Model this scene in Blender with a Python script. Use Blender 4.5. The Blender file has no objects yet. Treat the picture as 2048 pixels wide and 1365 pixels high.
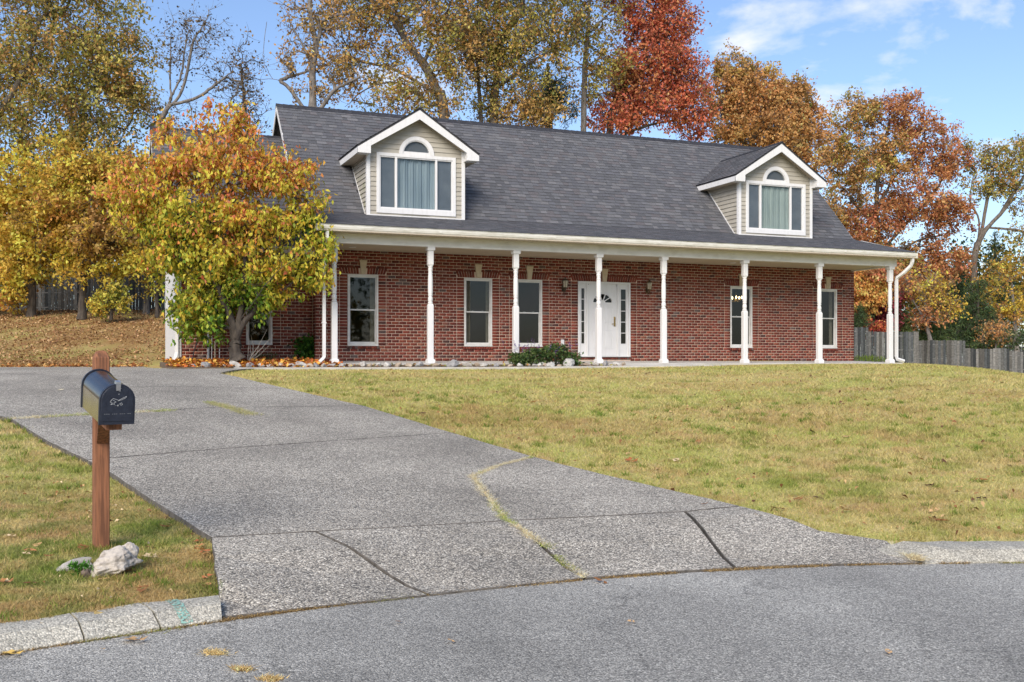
import bpy, math, random
import numpy as np
from mathutils import Vector

# ------------------------------------------------------------------ camera, sky, sun, exposure
SC = bpy.context.scene
COL = SC.collection
F, TH, HZ = 2100.0, math.radians(22.0), 722.0          # focal length in photo pixels, yaw, eye-level row
cT, sT = math.cos(TH), math.sin(TH)
cam_data = bpy.data.cameras.new('camera')
cam_data.sensor_fit = 'HORIZONTAL'
cam_data.sensor_width = 36.0
cam_data.lens = 36.0 * F / 2048.0
cam_data.shift_y = (HZ - 682.5) / 2048.0
cam_data.clip_start = 0.05
cam_data.clip_end = 3000.0
cam = bpy.data.objects.new('camera', cam_data)
COL.objects.link(cam)
cam.location = (0, 0, 0)
cam.rotation_euler = (math.pi / 2, 0, -TH)
SC.camera = cam

SUN_ELEV = math.radians(34.0)
_su, _sw = -0.30, -0.95                                  # sun stands behind the camera, a little to its left
_sx, _sy = _su * cT + _sw * sT, -_su * sT + _sw * cT
SUN_AZ = math.atan2(_sx, _sy)
world = bpy.data.worlds.new('World')
SC.world = world
world.use_nodes = True
wn, wl = world.node_tree.nodes, world.node_tree.links
wn.clear()
w_out = wn.new('ShaderNodeOutputWorld')
w_bg = wn.new('ShaderNodeBackground')
w_bg.inputs['Strength'].default_value = 0.105
sky = wn.new('ShaderNodeTexSky')
sky.sky_type = 'NISHITA'
sky.sun_disc = False
sky.sun_elevation = SUN_ELEV
sky.sun_rotation = SUN_AZ
sky.air_density = 1.0
sky.dust_density = 1.0
sky.ozone_density = 1.8
tc = wn.new('ShaderNodeTexCoord')
# drifting clouds: noise on the sky direction, stretched sideways, same everywhere round the sky
mp = wn.new('ShaderNodeMapping')
mp.inputs['Scale'].default_value = (1.0, 1.0, 2.6)
mp.inputs['Location'].default_value = (7.99, 3.6, 5.3)
wl.new(tc.outputs['Generated'], mp.inputs['Vector'])
cn = wn.new('ShaderNodeTexNoise')
cn.inputs['Scale'].default_value = 5.2
cn.inputs['Detail'].default_value = 7.0
cn.inputs['Roughness'].default_value = 0.55
cn.inputs['Distortion'].default_value = 0.25
wl.new(mp.outputs['Vector'], cn.inputs['Vector'])
cr = wn.new('ShaderNodeValToRGB')
cr.color_ramp.elements[0].position = 0.575
cr.color_ramp.elements[0].color = (0, 0, 0, 1)
cr.color_ramp.elements[1].position = 0.73
cr.color_ramp.elements[1].color = (1, 1, 1, 1)
wl.new(cn.outputs['Fac'], cr.inputs['Fac'])
cmix = wn.new('ShaderNodeMixRGB')
cmix.inputs['Color2'].default_value = (5.4, 5.4, 5.7, 1)
wl.new(cr.outputs['Color'], cmix.inputs['Fac'])
sgain = wn.new('ShaderNodeMixRGB')
sgain.blend_type = 'MULTIPLY'
sgain.inputs['Fac'].default_value = 1.0
sgain.inputs['Color2'].default_value = (0.84, 0.87, 0.97, 1)
wl.new(sky.outputs['Color'], sgain.inputs['Color1'])
wl.new(sgain.outputs['Color'], cmix.inputs['Color1'])
wl.new(cmix.outputs['Color'], w_bg.inputs['Color'])
wl.new(w_bg.outputs['Background'], w_out.inputs['Surface'])

sun_d = bpy.data.lights.new('sun', 'SUN')
sun_d.energy = 2.3
sun_d.angle = math.radians(36.0)
sun_d.color = (1.0, 0.90, 0.775)
sun = bpy.data.objects.new('sun', sun_d)
COL.objects.link(sun)
ch = math.cos(SUN_ELEV)
_n = math.hypot(_sx, _sy)
SUN_DIR = Vector((_sx / _n * ch, _sy / _n * ch, math.sin(SUN_ELEV)))
sun.rotation_euler = SUN_DIR.to_track_quat('Z', 'Y').to_euler()

SC.view_settings.view_transform = 'Standard'
SC.view_settings.look = 'None'
SC.view_settings.exposure = 0.96
SC.view_settings.gamma = 1.0
SC.view_settings.use_curve_mapping = False
SC.render.engine = 'CYCLES'
SC.cycles.max_bounces = 8
SC.cycles.transparent_max_bounces = 12
SC.cycles.use_denoising = True

# ------------------------------------------------------------------ helpers
def srgb(r, g, b):
    f = lambda c: (c / 255 / 12.92) if c / 255 <= 0.04045 else ((c / 255 + 0.055) / 1.055) ** 2.4
    return (f(r), f(g), f(b))

def W(u, w, z):
    """metres right of / ahead of the camera and height -> world"""
    return np.array((u * cT + w * sT, -u * sT + w * cT, z))

def UW(X, Y):
    return X * cT - Y * sT, X * sT + Y * cT

def D(px, py, w):
    """the point w metres ahead seen at a photo pixel"""
    return W((px - 1024) / F * w, w, (HZ - py) / F * w)

def XonY(px, Y):
    a = (px - 1024) / F
    return Y * (sT + a * cT) / (cT - a * sT)

def ZonY(px, py, Y):
    X = XonY(px, Y)
    return (HZ - py) / F * (X * sT + Y * cT)

def smooth(a, b, x):
    t = np.clip((np.asarray(x, float) - a) / (b - a), 0, 1)
    return t * t * (3 - 2 * t)

_rl = np.random.RandomState(5).rand(256, 256)
def vnoise(x, y):
    x = np.asarray(x, float); y = np.asarray(y, float)
    xi = np.floor(x).astype(int); yi = np.floor(y).astype(int)
    fx = x - xi; fy = y - yi
    fx = fx * fx * (3 - 2 * fx); fy = fy * fy * (3 - 2 * fy)
    a = _rl[xi % 256, yi % 256]; b = _rl[(xi + 1) % 256, yi % 256]
    c = _rl[xi % 256, (yi + 1) % 256]; d = _rl[(xi + 1) % 256, (yi + 1) % 256]
    return (a * (1 - fx) + b * fx) * (1 - fy) + (c * (1 - fx) + d * fx) * fy

def fbm(x, y, oct=4):
    s = 0; a = .5; t = 0
    for k in range(oct):
        s = s + a * vnoise(x * 2 ** k + 17.3 * k, y * 2 ** k + 9.1 * k); t += a; a *= .55
    return s / t

def inpoly(u, w, poly):
    u = np.asarray(u, float); w = np.asarray(w, float)
    r = np.zeros(u.shape, bool); n = len(poly); j = n - 1
    for i in range(n):
        ui, wi = poly[i]; uj, wj = poly[j]
        c = ((wi > w) != (wj > w)) & (u < (uj - ui) * (w - wi) / (wj - wi + 1e-12) + ui)
        r ^= c; j = i
    return r

OFF = {}
def tag(o, label=None, cat=None, group=None, kind=None):
    if label: o['label'] = label
    if cat: o['category'] = cat
    if group: o['group'] = group
    if kind: o['kind'] = kind
    return o

def empty(name, loc):
    o = bpy.data.objects.new(name, None)
    o.empty_display_size = 0.2
    COL.objects.link(o)
    o.location = loc
    OFF[o] = np.array(loc, float)
    return o

def link(name, me, parent=None, mats=None):
    """an object whose mesh was built in world coordinates, under its parent"""
    o = bpy.data.objects.new(name, me)
    COL.objects.link(o)
    if mats is not None:
        me.materials.append(mats)
    if parent is not None:
        off = OFF[parent]
        n = len(me.vertices)
        a = np.empty(n * 3, np.float32); me.vertices.foreach_get('co', a)
        a = (a.reshape(-1, 3) - off).astype(np.float32).ravel()
        me.vertices.foreach_set('co', a); me.update()
        o.parent = parent
        OFF[o] = off
    else:
        OFF[o] = np.zeros(3)
    return o

def np_mesh(name, V, Fc, col=None, smooth_shade=False):
    V = np.asarray(V, np.float32); Fc = np.asarray(Fc, np.int32)
    me = bpy.data.meshes.new(name)
    m, k = Fc.shape
    me.vertices.add(len(V)); me.vertices.foreach_set('co', V.ravel())
    me.loops.add(m * k); me.loops.foreach_set('vertex_index', Fc.ravel())
    me.polygons.add(m)
    me.polygons.foreach_set('loop_start', np.arange(0, m * k, k, dtype=np.int32))
    me.polygons.foreach_set('loop_total', np.full(m, k, np.int32))
    if smooth_shade:
        me.polygons.foreach_set('use_smooth', np.ones(m, bool))
    me.update(calc_edges=True)
    if col is not None:
        at = me.attributes.new('col', 'FLOAT_COLOR', 'POINT')
        c = np.ones((len(V), 4), np.float32); c[:, :3] = col
        at.data.foreach_set('color', c.ravel())
    return me

class MB:
    def __init__(s):
        s.v = []; s.f = []
    def add(s, vs, fs):
        b = len(s.v)
        s.v += [tuple(float(c) for c in p) for p in vs]
        s.f += [tuple(i + b for i in f) for f in fs]
        return s
    def box(s, x0, x1, y0, y1, z0, z1):
        return s.add([(x0, y0, z0), (x1, y0, z0), (x1, y1, z0), (x0, y1, z0), (x0, y0, z1), (x1, y0, z1), (x1, y1, z1), (x0, y1, z1)],
                     [(0, 3, 2, 1), (4, 5, 6, 7), (0, 1, 5, 4), (1, 2, 6, 5), (2, 3, 7, 6), (3, 0, 4, 7)])
    def bbox(s, x0, x1, y0, y1, z0, z1, b=.006):
        """box with its long edges chamfered on the -y side"""
        p = [(x0 + b, y0), (x1 - b, y0), (x1, y0 + b), (x1, y1), (x0, y1), (x0, y0 + b)]
        return s.prism_z(p, z0, z1)
    def prism_z(s, poly, z0, z1):
        n = len(poly)
        return s.add([(x, y, z0) for x, y in poly] + [(x, y, z1) for x, y in poly],
                     [tuple(range(n - 1, -1, -1)), tuple(range(n, 2 * n))] + [(i, (i + 1) % n, n + (i + 1) % n, n + i) for i in range(n)])
    def prism_x(s, poly, x0, x1):
        """poly of (y,z), swept along x"""
        n = len(poly)
        return s.add([(x0, y, z) for y, z in poly] + [(x1, y, z) for y, z in poly],
                     [tuple(range(n)), tuple(range(2 * n - 1, n - 1, -1))] + [(i, n + i, n + (i + 1) % n, (i + 1) % n) for i in range(n)])
    def prism_y(s, poly, y0, y1):
        """poly of (x,z), swept along y"""
        n = len(poly)
        return s.add([(x, y0, z) for x, z in poly] + [(x, y1, z) for x, z in poly],
                     [tuple(range(n - 1, -1, -1)), tuple(range(n, 2 * n))] + [(i, (i + 1) % n, n + (i + 1) % n, n + i) for i in range(n)])
    def hexa(s, a, b):
        """two quads a,b (4 points each) joined"""
        return s.add(list(a) + list(b), [(0, 3, 2, 1), (4, 5, 6, 7), (0, 1, 5, 4), (1, 2, 6, 5), (2, 3, 7, 6), (3, 0, 4, 7)])
    def lathe(s, cx, cy, prof, n=14):
        b = len(s.v)
        for r, z in prof:
            for k in range(n):
                a = 2 * math.pi * k / n
                s.v.append((cx + r * math.cos(a), cy + r * math.sin(a), z))
        for i in range(len(prof) - 1):
            for k in range(n):
                s.f.append((b + i * n + k, b + i * n + (k + 1) % n, b + (i + 1) * n + (k + 1) % n, b + (i + 1) * n + k))
        s.f.append(tuple(b + k for k in range(n - 1, -1, -1)))
        s.f.append(tuple(b + (len(prof) - 1) * n + k for k in range(n)))
        return s
    def tube(s, pts, r, n=8, rect=None):
        """round tube, or a rectangular duct when rect = (half width, half depth)"""
        P = [Vector(p) for p in pts]
        b = len(s.v)
        prev = None
        for i, p in enumerate(P):
            t = (P[min(i + 1, len(P) - 1)] - P[max(i - 1, 0)]).normalized()
            if prev is None:
                a = Vector((1, 0, 0)) if abs(t.x) < .9 else Vector((0, 1, 0))
            else:
                a = prev
            a = (a - t * a.dot(t)).normalized(); prev = a
            c = t.cross(a)
            rr = r[i] if isinstance(r, (list, tuple)) else r
            if rect:
                ring = [(rect[0], rect[1]), (-rect[0], rect[1]), (-rect[0], -rect[1]), (rect[0], -rect[1])]
            else:
                ring = [(rr * math.cos(2 * math.pi * k / n), rr * math.sin(2 * math.pi * k / n)) for k in range(n)]
            for q0, q1 in ring:
                s.v.append(tuple(p + a * q0 + c * q1))
        n = 4 if rect else n
        for i in range(len(P) - 1):
            for k in range(n):
                s.f.append((b + i * n + k, b + i * n + (k + 1) % n, b + (i + 1) * n + (k + 1) % n, b + (i + 1) * n + k))
        s.f.append(tuple(b + k for k in range(n - 1, -1, -1)))
        s.f.append(tuple(b + (len(P) - 1) * n + k for k in range(n)))
        return s
    def build(s, name, mat, parent=None, smooth_shade=False):
        me = bpy.data.meshes.new(name)
        me.from_pydata(s.v, [], s.f)
        if smooth_shade:
            me.polygons.foreach_set('use_smooth', np.ones(len(me.polygons), bool))
        me.update()
        return link(name, me, parent, mat)

# ------------------------------------------------------------------ materials
def newmat(name):
    m = bpy.data.materials.new(name)
    m.use_nodes = True
    nt = m.node_tree
    return m, nt.nodes, nt.links, nt.nodes['Principled BSDF']

def mat(name, col, rough=.6, col2=None, scale=6.0, detail=4, bump=0.0, bscale=40.0, metallic=0.0, spec=.5, stretch=(1, 1, 1), lo=.35, hi=.65):
    m, n, l, p = newmat(name)
    p.inputs['Roughness'].default_value = rough
    p.inputs['Metallic'].default_value = metallic
    p.inputs['Specular IOR Level'].default_value = spec
    p.inputs['Base Color'].default_value = (*col, 1)
    t = n.new('ShaderNodeTexCoord'); mp = n.new('ShaderNodeMapping')
    mp.inputs['Scale'].default_value = stretch
    l.new(t.outputs['Object'], mp.inputs['Vector'])
    if col2 is not None:
        a = n.new('ShaderNodeTexNoise'); a.inputs['Scale'].default_value = scale; a.inputs['Detail'].default_value = detail
        l.new(mp.outputs['Vector'], a.inputs['Vector'])
        r = n.new('ShaderNodeValToRGB')
        r.color_ramp.elements[0].position = lo; r.color_ramp.elements[0].color = (*col, 1)
        r.color_ramp.elements[1].position = hi; r.color_ramp.elements[1].color = (*col2, 1)
        l.new(a.outputs['Fac'], r.inputs['Fac']); l.new(r.outputs['Color'], p.inputs['Base Color'])
    if bump:
        b = n.new('ShaderNodeTexNoise'); b.inputs['Scale'].default_value = bscale; b.inputs['Detail'].default_value = 5
        l.new(mp.outputs['Vector'], b.inputs['Vector'])
        bp = n.new('ShaderNodeBump'); bp.inputs['Strength'].default_value = bump; bp.inputs['Distance'].default_value = .01
        l.new(b.outputs['Fac'], bp.inputs['Height']); l.new(bp.outputs['Normal'], p.inputs['Normal'])
    return m

def colmat(name, source='attr', rough=.8, bump=.2, bscale=60, var=.25, vscale=25, translucent=0.0, spec=.3):
    """colour from the mesh attribute 'col' (joined pieces) or from the object colour (single pieces)"""
    m, n, l, p = newmat(name)
    p.inputs['Roughness'].default_value = rough
    p.inputs['Specular IOR Level'].default_value = spec
    if source == 'attr':
        a = n.new('ShaderNodeAttribute'); a.attribute_name = 'col'; c = a.outputs['Color']
    else:
        a = n.new('ShaderNodeObjectInfo'); c = a.outputs['Color']
    if var or bump:
        g = n.new('ShaderNodeNewGeometry')
        t = n.new('ShaderNodeTexNoise'); t.inputs['Scale'].default_value = vscale; t.inputs['Detail'].default_value = 4
        l.new(g.outputs['Position'], t.inputs['Vector'])
        mr = n.new('ShaderNodeMapRange'); mr.inputs['From Min'].default_value = .3; mr.inputs['From Max'].default_value = .7
        mr.inputs['To Min'].default_value = 1 - var; mr.inputs['To Max'].default_value = 1 + var
        l.new(t.outputs['Fac'], mr.inputs['Value'])
        mx = n.new('ShaderNodeVectorMath'); mx.operation = 'SCALE'
        l.new(c, mx.inputs[0]); l.new(mr.outputs['Result'], mx.inputs['Scale'])
        c = mx.outputs['Vector']
        if bump:
            b = n.new('ShaderNodeTexNoise'); b.inputs['Scale'].default_value = bscale
            l.new(g.outputs['Position'], b.inputs['Vector'])
            bp = n.new('ShaderNodeBump'); bp.inputs['Strength'].default_value = bump; bp.inputs['Distance'].default_value = .01
            l.new(b.outputs['Fac'], bp.inputs['Height']); l.new(bp.outputs['Normal'], p.inputs['Normal'])
    l.new(c, p.inputs['Base Color'])
    if translucent:
        tr = n.new('ShaderNodeBsdfTranslucent'); l.new(c, tr.inputs['Color'])
        ms = n.new('ShaderNodeMixShader'); ms.inputs['Fac'].default_value = translucent
        l.new(p.outputs['BSDF'], ms.inputs[1]); l.new(tr.outputs['BSDF'], ms.inputs[2])
        l.new(ms.outputs['Shader'], n['Material Output'].inputs['Surface'])
    return m

M = {}
M['white'] = mat('white_paint', (.67, .67, .665), .5, (.60, .597, .58), 5.0, detail=7, bump=.08, stretch=(3, 3, .5), lo=.45, hi=.85)
M['white_vinyl'] = mat('white_vinyl', (.67, .66, .63), .4, (.52, .505, .46), 3.0, detail=7, stretch=(1, 2, 2), lo=.42, hi=.8)
M['gutter'] = mat('gutter_paint', (.66, .65, .60), .4, (.46, .44, .37), 4.0, stretch=(1, 1, 5), lo=.45, hi=.8)
M['soffit'] = mat('soffit_vinyl', (.47, .40, .31), .6, (.42, .355, .27), 2.0)
M['siding'] = mat('siding_vinyl', (.40, .375, .315), .55, (.35, .325, .27), 3.0, bump=.08)
M['siding_mossy'] = mat('siding_mossy', (.40, .375, .315), .6, (.27, .28, .15), 5.0, lo=.5, hi=.8)
M['mortar'] = mat('mortar', (.68, .53, .42), .9, (.58, .44, .34), 9, bump=.2)
M['brick_one'] = colmat('brick_single', 'obj', .85, .35, 90, .22, 35)
M['brick_many'] = colmat('brick_joined', 'attr', .85, .35, 90, .22, 35)
M['shingle_one'] = colmat('shingle_single', 'obj', .9, .4, 220, .3, 60)
M['shingle_many'] = colmat('shingle_joined', 'attr', .9, .4, 220, .3, 60)
M['ridge_cap'] = mat('ridge_cap', (.030, .032, .040), .85, (.02, .021, .027), 6, bump=.3, bscale=120)
M['roof_deck'] = mat('roof_deck', (.03, .03, .034), .9)
M['keystone'] = mat('keystone_cast', (.55, .47, .34), .85, (.47, .39, .28), 12, bump=.15)
M['concrete'] = mat('concrete', (.52, .50, .46), .85, (.40, .385, .35), 2.0, bump=.25, bscale=90)
M['curtain_blue'] = mat('curtain_blue', (.47, .55, .59), .9, (.33, .41, .46), 5, stretch=(1, 1, .12))
M['curtain_green'] = mat('curtain_green', (.56, .63, .58), .9, (.40, .47, .44), 3, stretch=(1, 1, .2))
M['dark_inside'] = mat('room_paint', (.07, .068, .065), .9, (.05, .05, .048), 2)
M['screen'] = mat('insect_screen', (.24, .26, .29), .7, (.17, .19, .22), 3, lo=.3, hi=.7)
M['brass'] = mat('aged_brass', (.42, .30, .12), .35, (.30, .21, .09), 12, metallic=.9)
M['bronze'] = mat('dark_bronze', (.055, .045, .035), .45, (.09, .07, .045), 14, metallic=.6)
M['steel_grey'] = mat('grey_conduit', (.34, .36, .38), .5, (.28, .30, .32), 5, metallic=.3)
M['rubber'] = mat('black_cable', (.012, .012, .014), .5)
M['glass'], _n, _l, _p = newmat('window_glass')
_tr = _n.new('ShaderNodeBsdfTransparent'); _tr.inputs['Color'].default_value = (.79, .81, .81, 1)
_gl = _n.new('ShaderNodeBsdfGlossy'); _gl.inputs['Roughness'].default_value = .02
_fr0 = _n.new('ShaderNodeFresnel'); _fr0.inputs['IOR'].default_value = 1.6
_gg = _n.new('ShaderNodeNewGeometry')
_iv = _n.new('ShaderNodeMath'); _iv.operation = 'SUBTRACT'; _iv.inputs[0].default_value = 1.0
_l.new(_gg.outputs['Backfacing'], _iv.inputs[1])
_fr = _n.new('ShaderNodeMath'); _fr.operation = 'MULTIPLY'
_l.new(_fr0.outputs['Fac'], _fr.inputs[0]); _l.new(_iv.outputs['Value'], _fr.inputs[1])
_mx = _n.new('ShaderNodeMixShader')
_l.new(_fr.outputs['Value'], _mx.inputs['Fac']); _l.new(_tr.outputs['BSDF'], _mx.inputs[1]); _l.new(_gl.outputs['BSDF'], _mx.inputs[2])
_l.new(_mx.outputs['Shader'], _n['Material Output'].inputs['Surface'])
_n.remove(_p)
M['lantern_glass'] = mat('lantern_glass', (.55, .50, .38), .15, (.40, .36, .28), 20)
M['bark'] = mat('bark', (.075, .062, .050), .95, (.17, .15, .125), 7, stretch=(2.5, 2.5, .6), bump=.7, bscale=12)
M['bark_grey'] = mat('bark_grey', (.10, .09, .08), .95, (.22, .20, .18), 7, stretch=(2.5, 2.5, .6), bump=.6, bscale=12)
M['bark_dark'] = mat('bark_dark', (.04, .033, .028), .95, (.09, .075, .06), 7, stretch=(2.5, 2.5, .6), bump=.6, bscale=12)
M['leaf'] = colmat('leaf_joined', 'attr', .55, 0, 1, .0, 1, translucent=.42)
M['leaf_one'] = colmat('leaf_single', 'obj', .55, 0, 1, .0, 1, translucent=.42)
M['grassblade'] = colmat('grass_blades', 'attr', .7, 0, 1, .0, 1, translucent=.30)
M['dry_leaf'] = colmat('dry_leaf', 'obj', .8, 0, 1, .2, 60, translucent=.1)
M['litter'] = colmat('leaf_litter', 'attr', .8, 0, 1, .0, 1, translucent=.1)
M['wood_fence'] = colmat('weathered_board', 'obj', .9, .3, 60, .3, 12)
M['cedar'] = mat('stained_post', (.30, .125, .058), .8, (.15, .062, .030), 9, stretch=(7, 7, .35), lo=.40, hi=.62, bump=.35, bscale=50)
M['cedar_end'] = mat('stained_end_grain', (.40, .17, .075), .85, (.20, .075, .035), 40, bump=.6, bscale=70)
M['box_metal'] = mat('mailbox_side_reflection', (.62, .60, .52), .22, (.52, .50, .44), 9, metallic=.95)  # sides made brighter than the top, standing in for the lawn's strong reflection
M['box_top'] = mat('mailbox_black', (.10, .095, .095), .22, (.075, .07, .07), 9, metallic=.85)
M['box_door'] = mat('mailbox_door', (.013, .017, .030), .42, (.020, .026, .042), 30, bump=.3, bscale=60)
M['scratch'] = mat('scratched_paint', (.42, .44, .45), .6)
M['latch'] = mat('latch_metal', (.55, .55, .55), .3, metallic=.9)
M['limestone'] = mat('limestone', (.50, .455, .39), .9, (.15, .125, .10), 22, detail=9, bump=.8, bscale=45, lo=.48, hi=.74)
M['limestone_flat'] = mat('limestone_flat', (.40, .38, .34), .9, (.30, .28, .24), 10, bump=.5, bscale=30)
M['brown_stone'] = mat('brown_stone', (.13, .095, .075), .9, (.20, .15, .12), 12, bump=.5, bscale=30)
M['soil'] = mat('soil', (.10, .07, .045), .95, (.16, .115, .07), 12, bump=.6, bscale=30)
for k, (a, b) in enumerate((((.42, .40, .37), (.26, .24, .21)), ((.34, .335, .33), (.21, .205, .20)), ((.42, .35, .27), (.29, .23, .17)), ((.52, .51, .48), (.34, .33, .30)))):
    M['edge_stone_%d' % k] = mat('edging_stone_%d' % k, a, .9, b, 14, bump=.5, bscale=40)

def lampmat():
    m, n, l, p = newmat('lamp_bulb')
    p.inputs['Emission Color'].default_value = (1, .72, .35, 1); p.inputs['Emission Strength'].default_value = 6
    p.inputs['Base Color'].default_value = (.9, .8, .6, 1)
    return m
M['bulb'] = lampmat()
# ------------------------------------------------------------------ the ground
_eu = np.array([-6, -4, -2.40, -1.58, -.48, .52, 1.58, 2.77, 3.48, 6, 9]); _ew = np.array([1.6, 3.5, 4.93, 5.6, 6.13, 6.62, 6.97, 7.14, 7.17, 6.9, 5.8])
_pf = np.polyfit(_eu, _ew, 5)
def road_edge(u):
    return np.polyval(_pf, np.clip(u, -6.5, 9.5))
ROAD_Z = -1.38

def sat(x, k=.10):
    """rises with slope one and levels off at 1"""
    x = np.asarray(x, float)
    return np.where(x < 1 - k, x, np.where(x > 1 + k, 1.0, 1 - (1 + k - x) ** 2 / (4 * k)))

def ground(u, w, mesh=False):
    u = np.asarray(u, float); w = np.asarray(w, float)
    t = w - road_edge(u)
    X = u * cT + w * sT
    tr_ = np.maximum(t, 0); tr_ = tr_ - 1.25 * (1 - np.exp(-tr_ / 1.25))
    top = -.215 + .10 * smooth(8, 20, X)
    z = -1.30 + (top + 1.30) * sat(tr_ / 15.8, .12)
    v = np.maximum(1.264 * u - .46 * w - .2, 0)
    z = z - 1.15 * np.tanh(.017 * v * v / 1.15) * smooth(12, 22, w) - .22 * smooth(27, 37, X)
    hill = smooth(28.5, 46, w) * (1 - smooth(0, 14, u))
    z = z + 2.35 * hill + .9 * smooth(46, 120, w) * (1 - smooth(0, 14, u))
    z = z - .085 * (1 - smooth(.15, 1.3, t)) * smooth(-1.76, -1.58, u) * (1 - smooth(2.85, 3.4, u))
    z = z + .02 * (fbm(u * .5 + 3, w * .5) - .5) * smooth(.3, 3, t)
    return np.where(t < (.20 if mesh else -.05), -1.50, z)

def hit(px, py, f=None, lo=2.0, hi=120.0):
    """where the ray through a photo pixel meets the ground: (u, w)"""
    a = (px - 1024) / F; b = (HZ - py) / F
    ws = np.linspace(lo, hi, 6000)
    h = (f or ground)(a * ws, ws) - b * ws
    t = ws - road_edge(a * ws)
    i = np.argmax((h > 0) & (t > -.3))
    w = ws[i]
    return (a * w, w)

def on_road(px, py, z=ROAD_Z):
    w = F * (-z) / (py - HZ)
    return ((px - 1024) / F * w, w)

# driveway: slabs of exposed aggregate, each cut along its joints and cracks
h = hit
e0, e1, e2, e3, e4 = on_road(436, 1240), on_road(860, 1194), on_road(1170, 1160), on_road(1470, 1139), on_road(1842, 1129)
e0b, e1b, e2b, e3b = on_road(650, 1216), on_road(1010, 1177), on_road(1310, 1149), on_road(1650, 1132)
jL, j1, j2, j3, jR = h(420, 1089), h(630, 1077), h(1015, 1054), h(1370, 1035), h(1482, 1023)
c1, c2, c3, c4 = h(975, 1003), h(946, 962), h(985, 944), h(1068, 922)
r1, r2, r3 = h(1775, 1090), h(1640, 1072), h(1420, 1008)
k0, k1, k2, k3 = h(172, 930), h(370, 913), h(640, 892), h(905, 873)
l1, l2 = h(300, 1012), h(232, 965)
m0, m1, m2, m3 = h(20, 846), h(200, 836), h(430, 822), h(728, 818)
n3, n2, n1, n0 = h(575, 783), h(330, 779), h(100, 786), h(-160, 795)
o3 = h(440, 752)
wk = UW(3.35, 23.1)
f1, f2, f3 = UW(1.45, 25.6), UW(1.45, 31.5), UW(-14, 31.5)
f0 = UW(-14, 22.0)
SLABS = [
    [e0, e0b, e1, j1, jL], [e1, e1b, e2, j2, j1], [e2, e2b, e3, j3, j2], [e3, e3b, e4, r1, r2, jR, j3],
    [j2, j3, jR, r3, c4, c3, c2, c1],
    [jL, j1, j2, c1, c2, c3, c4, k3, k2, k1, k0, l2, l1],
    [k0, k1, k2, k3, m3, m2, m1, m0, h(95, 893)],
    [m0, m1, m2, m3, n3, n2, n1, n0, h(-90, 822)],
    [n0, n1, n2, n3, o3, wk, f0],
    [f0, wk, f1, f2, f3],
]
DRIVE = [e0, e0b, e1, e1b, e2, e2b, e3, e3b, e4, r1, r2, jR, r3, c4, k3, m3, n3, o3, wk, f1, f2, f3, f0, n0, h(-90, 822), m0, h(95, 893), k0, l2, l1, jL]

def drive_top(u, w):
    t = w - road_edge(u)
    return ground(u, w) + .045 - .035 * (1 - smooth(0, 1.3, t)) * (t > -1)

def drive_h(u, w):
    t = w - road_edge(u)
    g = ground(u, np.maximum(w, road_edge(u) + .02))
    return g + .045 - .028 * (1 - smooth(0, 1.3, t))

def shrink(poly, d):
    """pull every edge of a polygon in by d"""
    n = len(poly)
    A = sum(poly[i][0] * poly[(i + 1) % n][1] - poly[(i + 1) % n][0] * poly[i][1] for i in range(n))
    s = 1 if A > 0 else -1
    out = []
    for i in range(n):
        p0, p, p1 = (np.array(poly[j % n], float) for j in (i - 1, i, i + 1))
        a = (p - p0) / np.linalg.norm(p - p0); b = (p1 - p) / np.linalg.norm(p1 - p)
        na, nb = s * np.array((-a[1], a[0])), s * np.array((-b[1], b[0]))
        m = na + nb
        m = m / max(.35, m.dot(m)) * 2
        out.append(tuple(p + m * d))
    return out, s

def edge_points(poly, step, jit, rng):
    out = []
    n = len(poly)
    for i in range(n):
        p, q = np.array(poly[i]), np.array(poly[(i + 1) % n])
        k = max(1, int(np.linalg.norm(q - p) / step))
        for j in range(k):
            r = p + (q - p) * j / k
            if 0 < j:
                r = r + rng.randn(2) * jit
            out.append(tuple(r))
    return out

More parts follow.
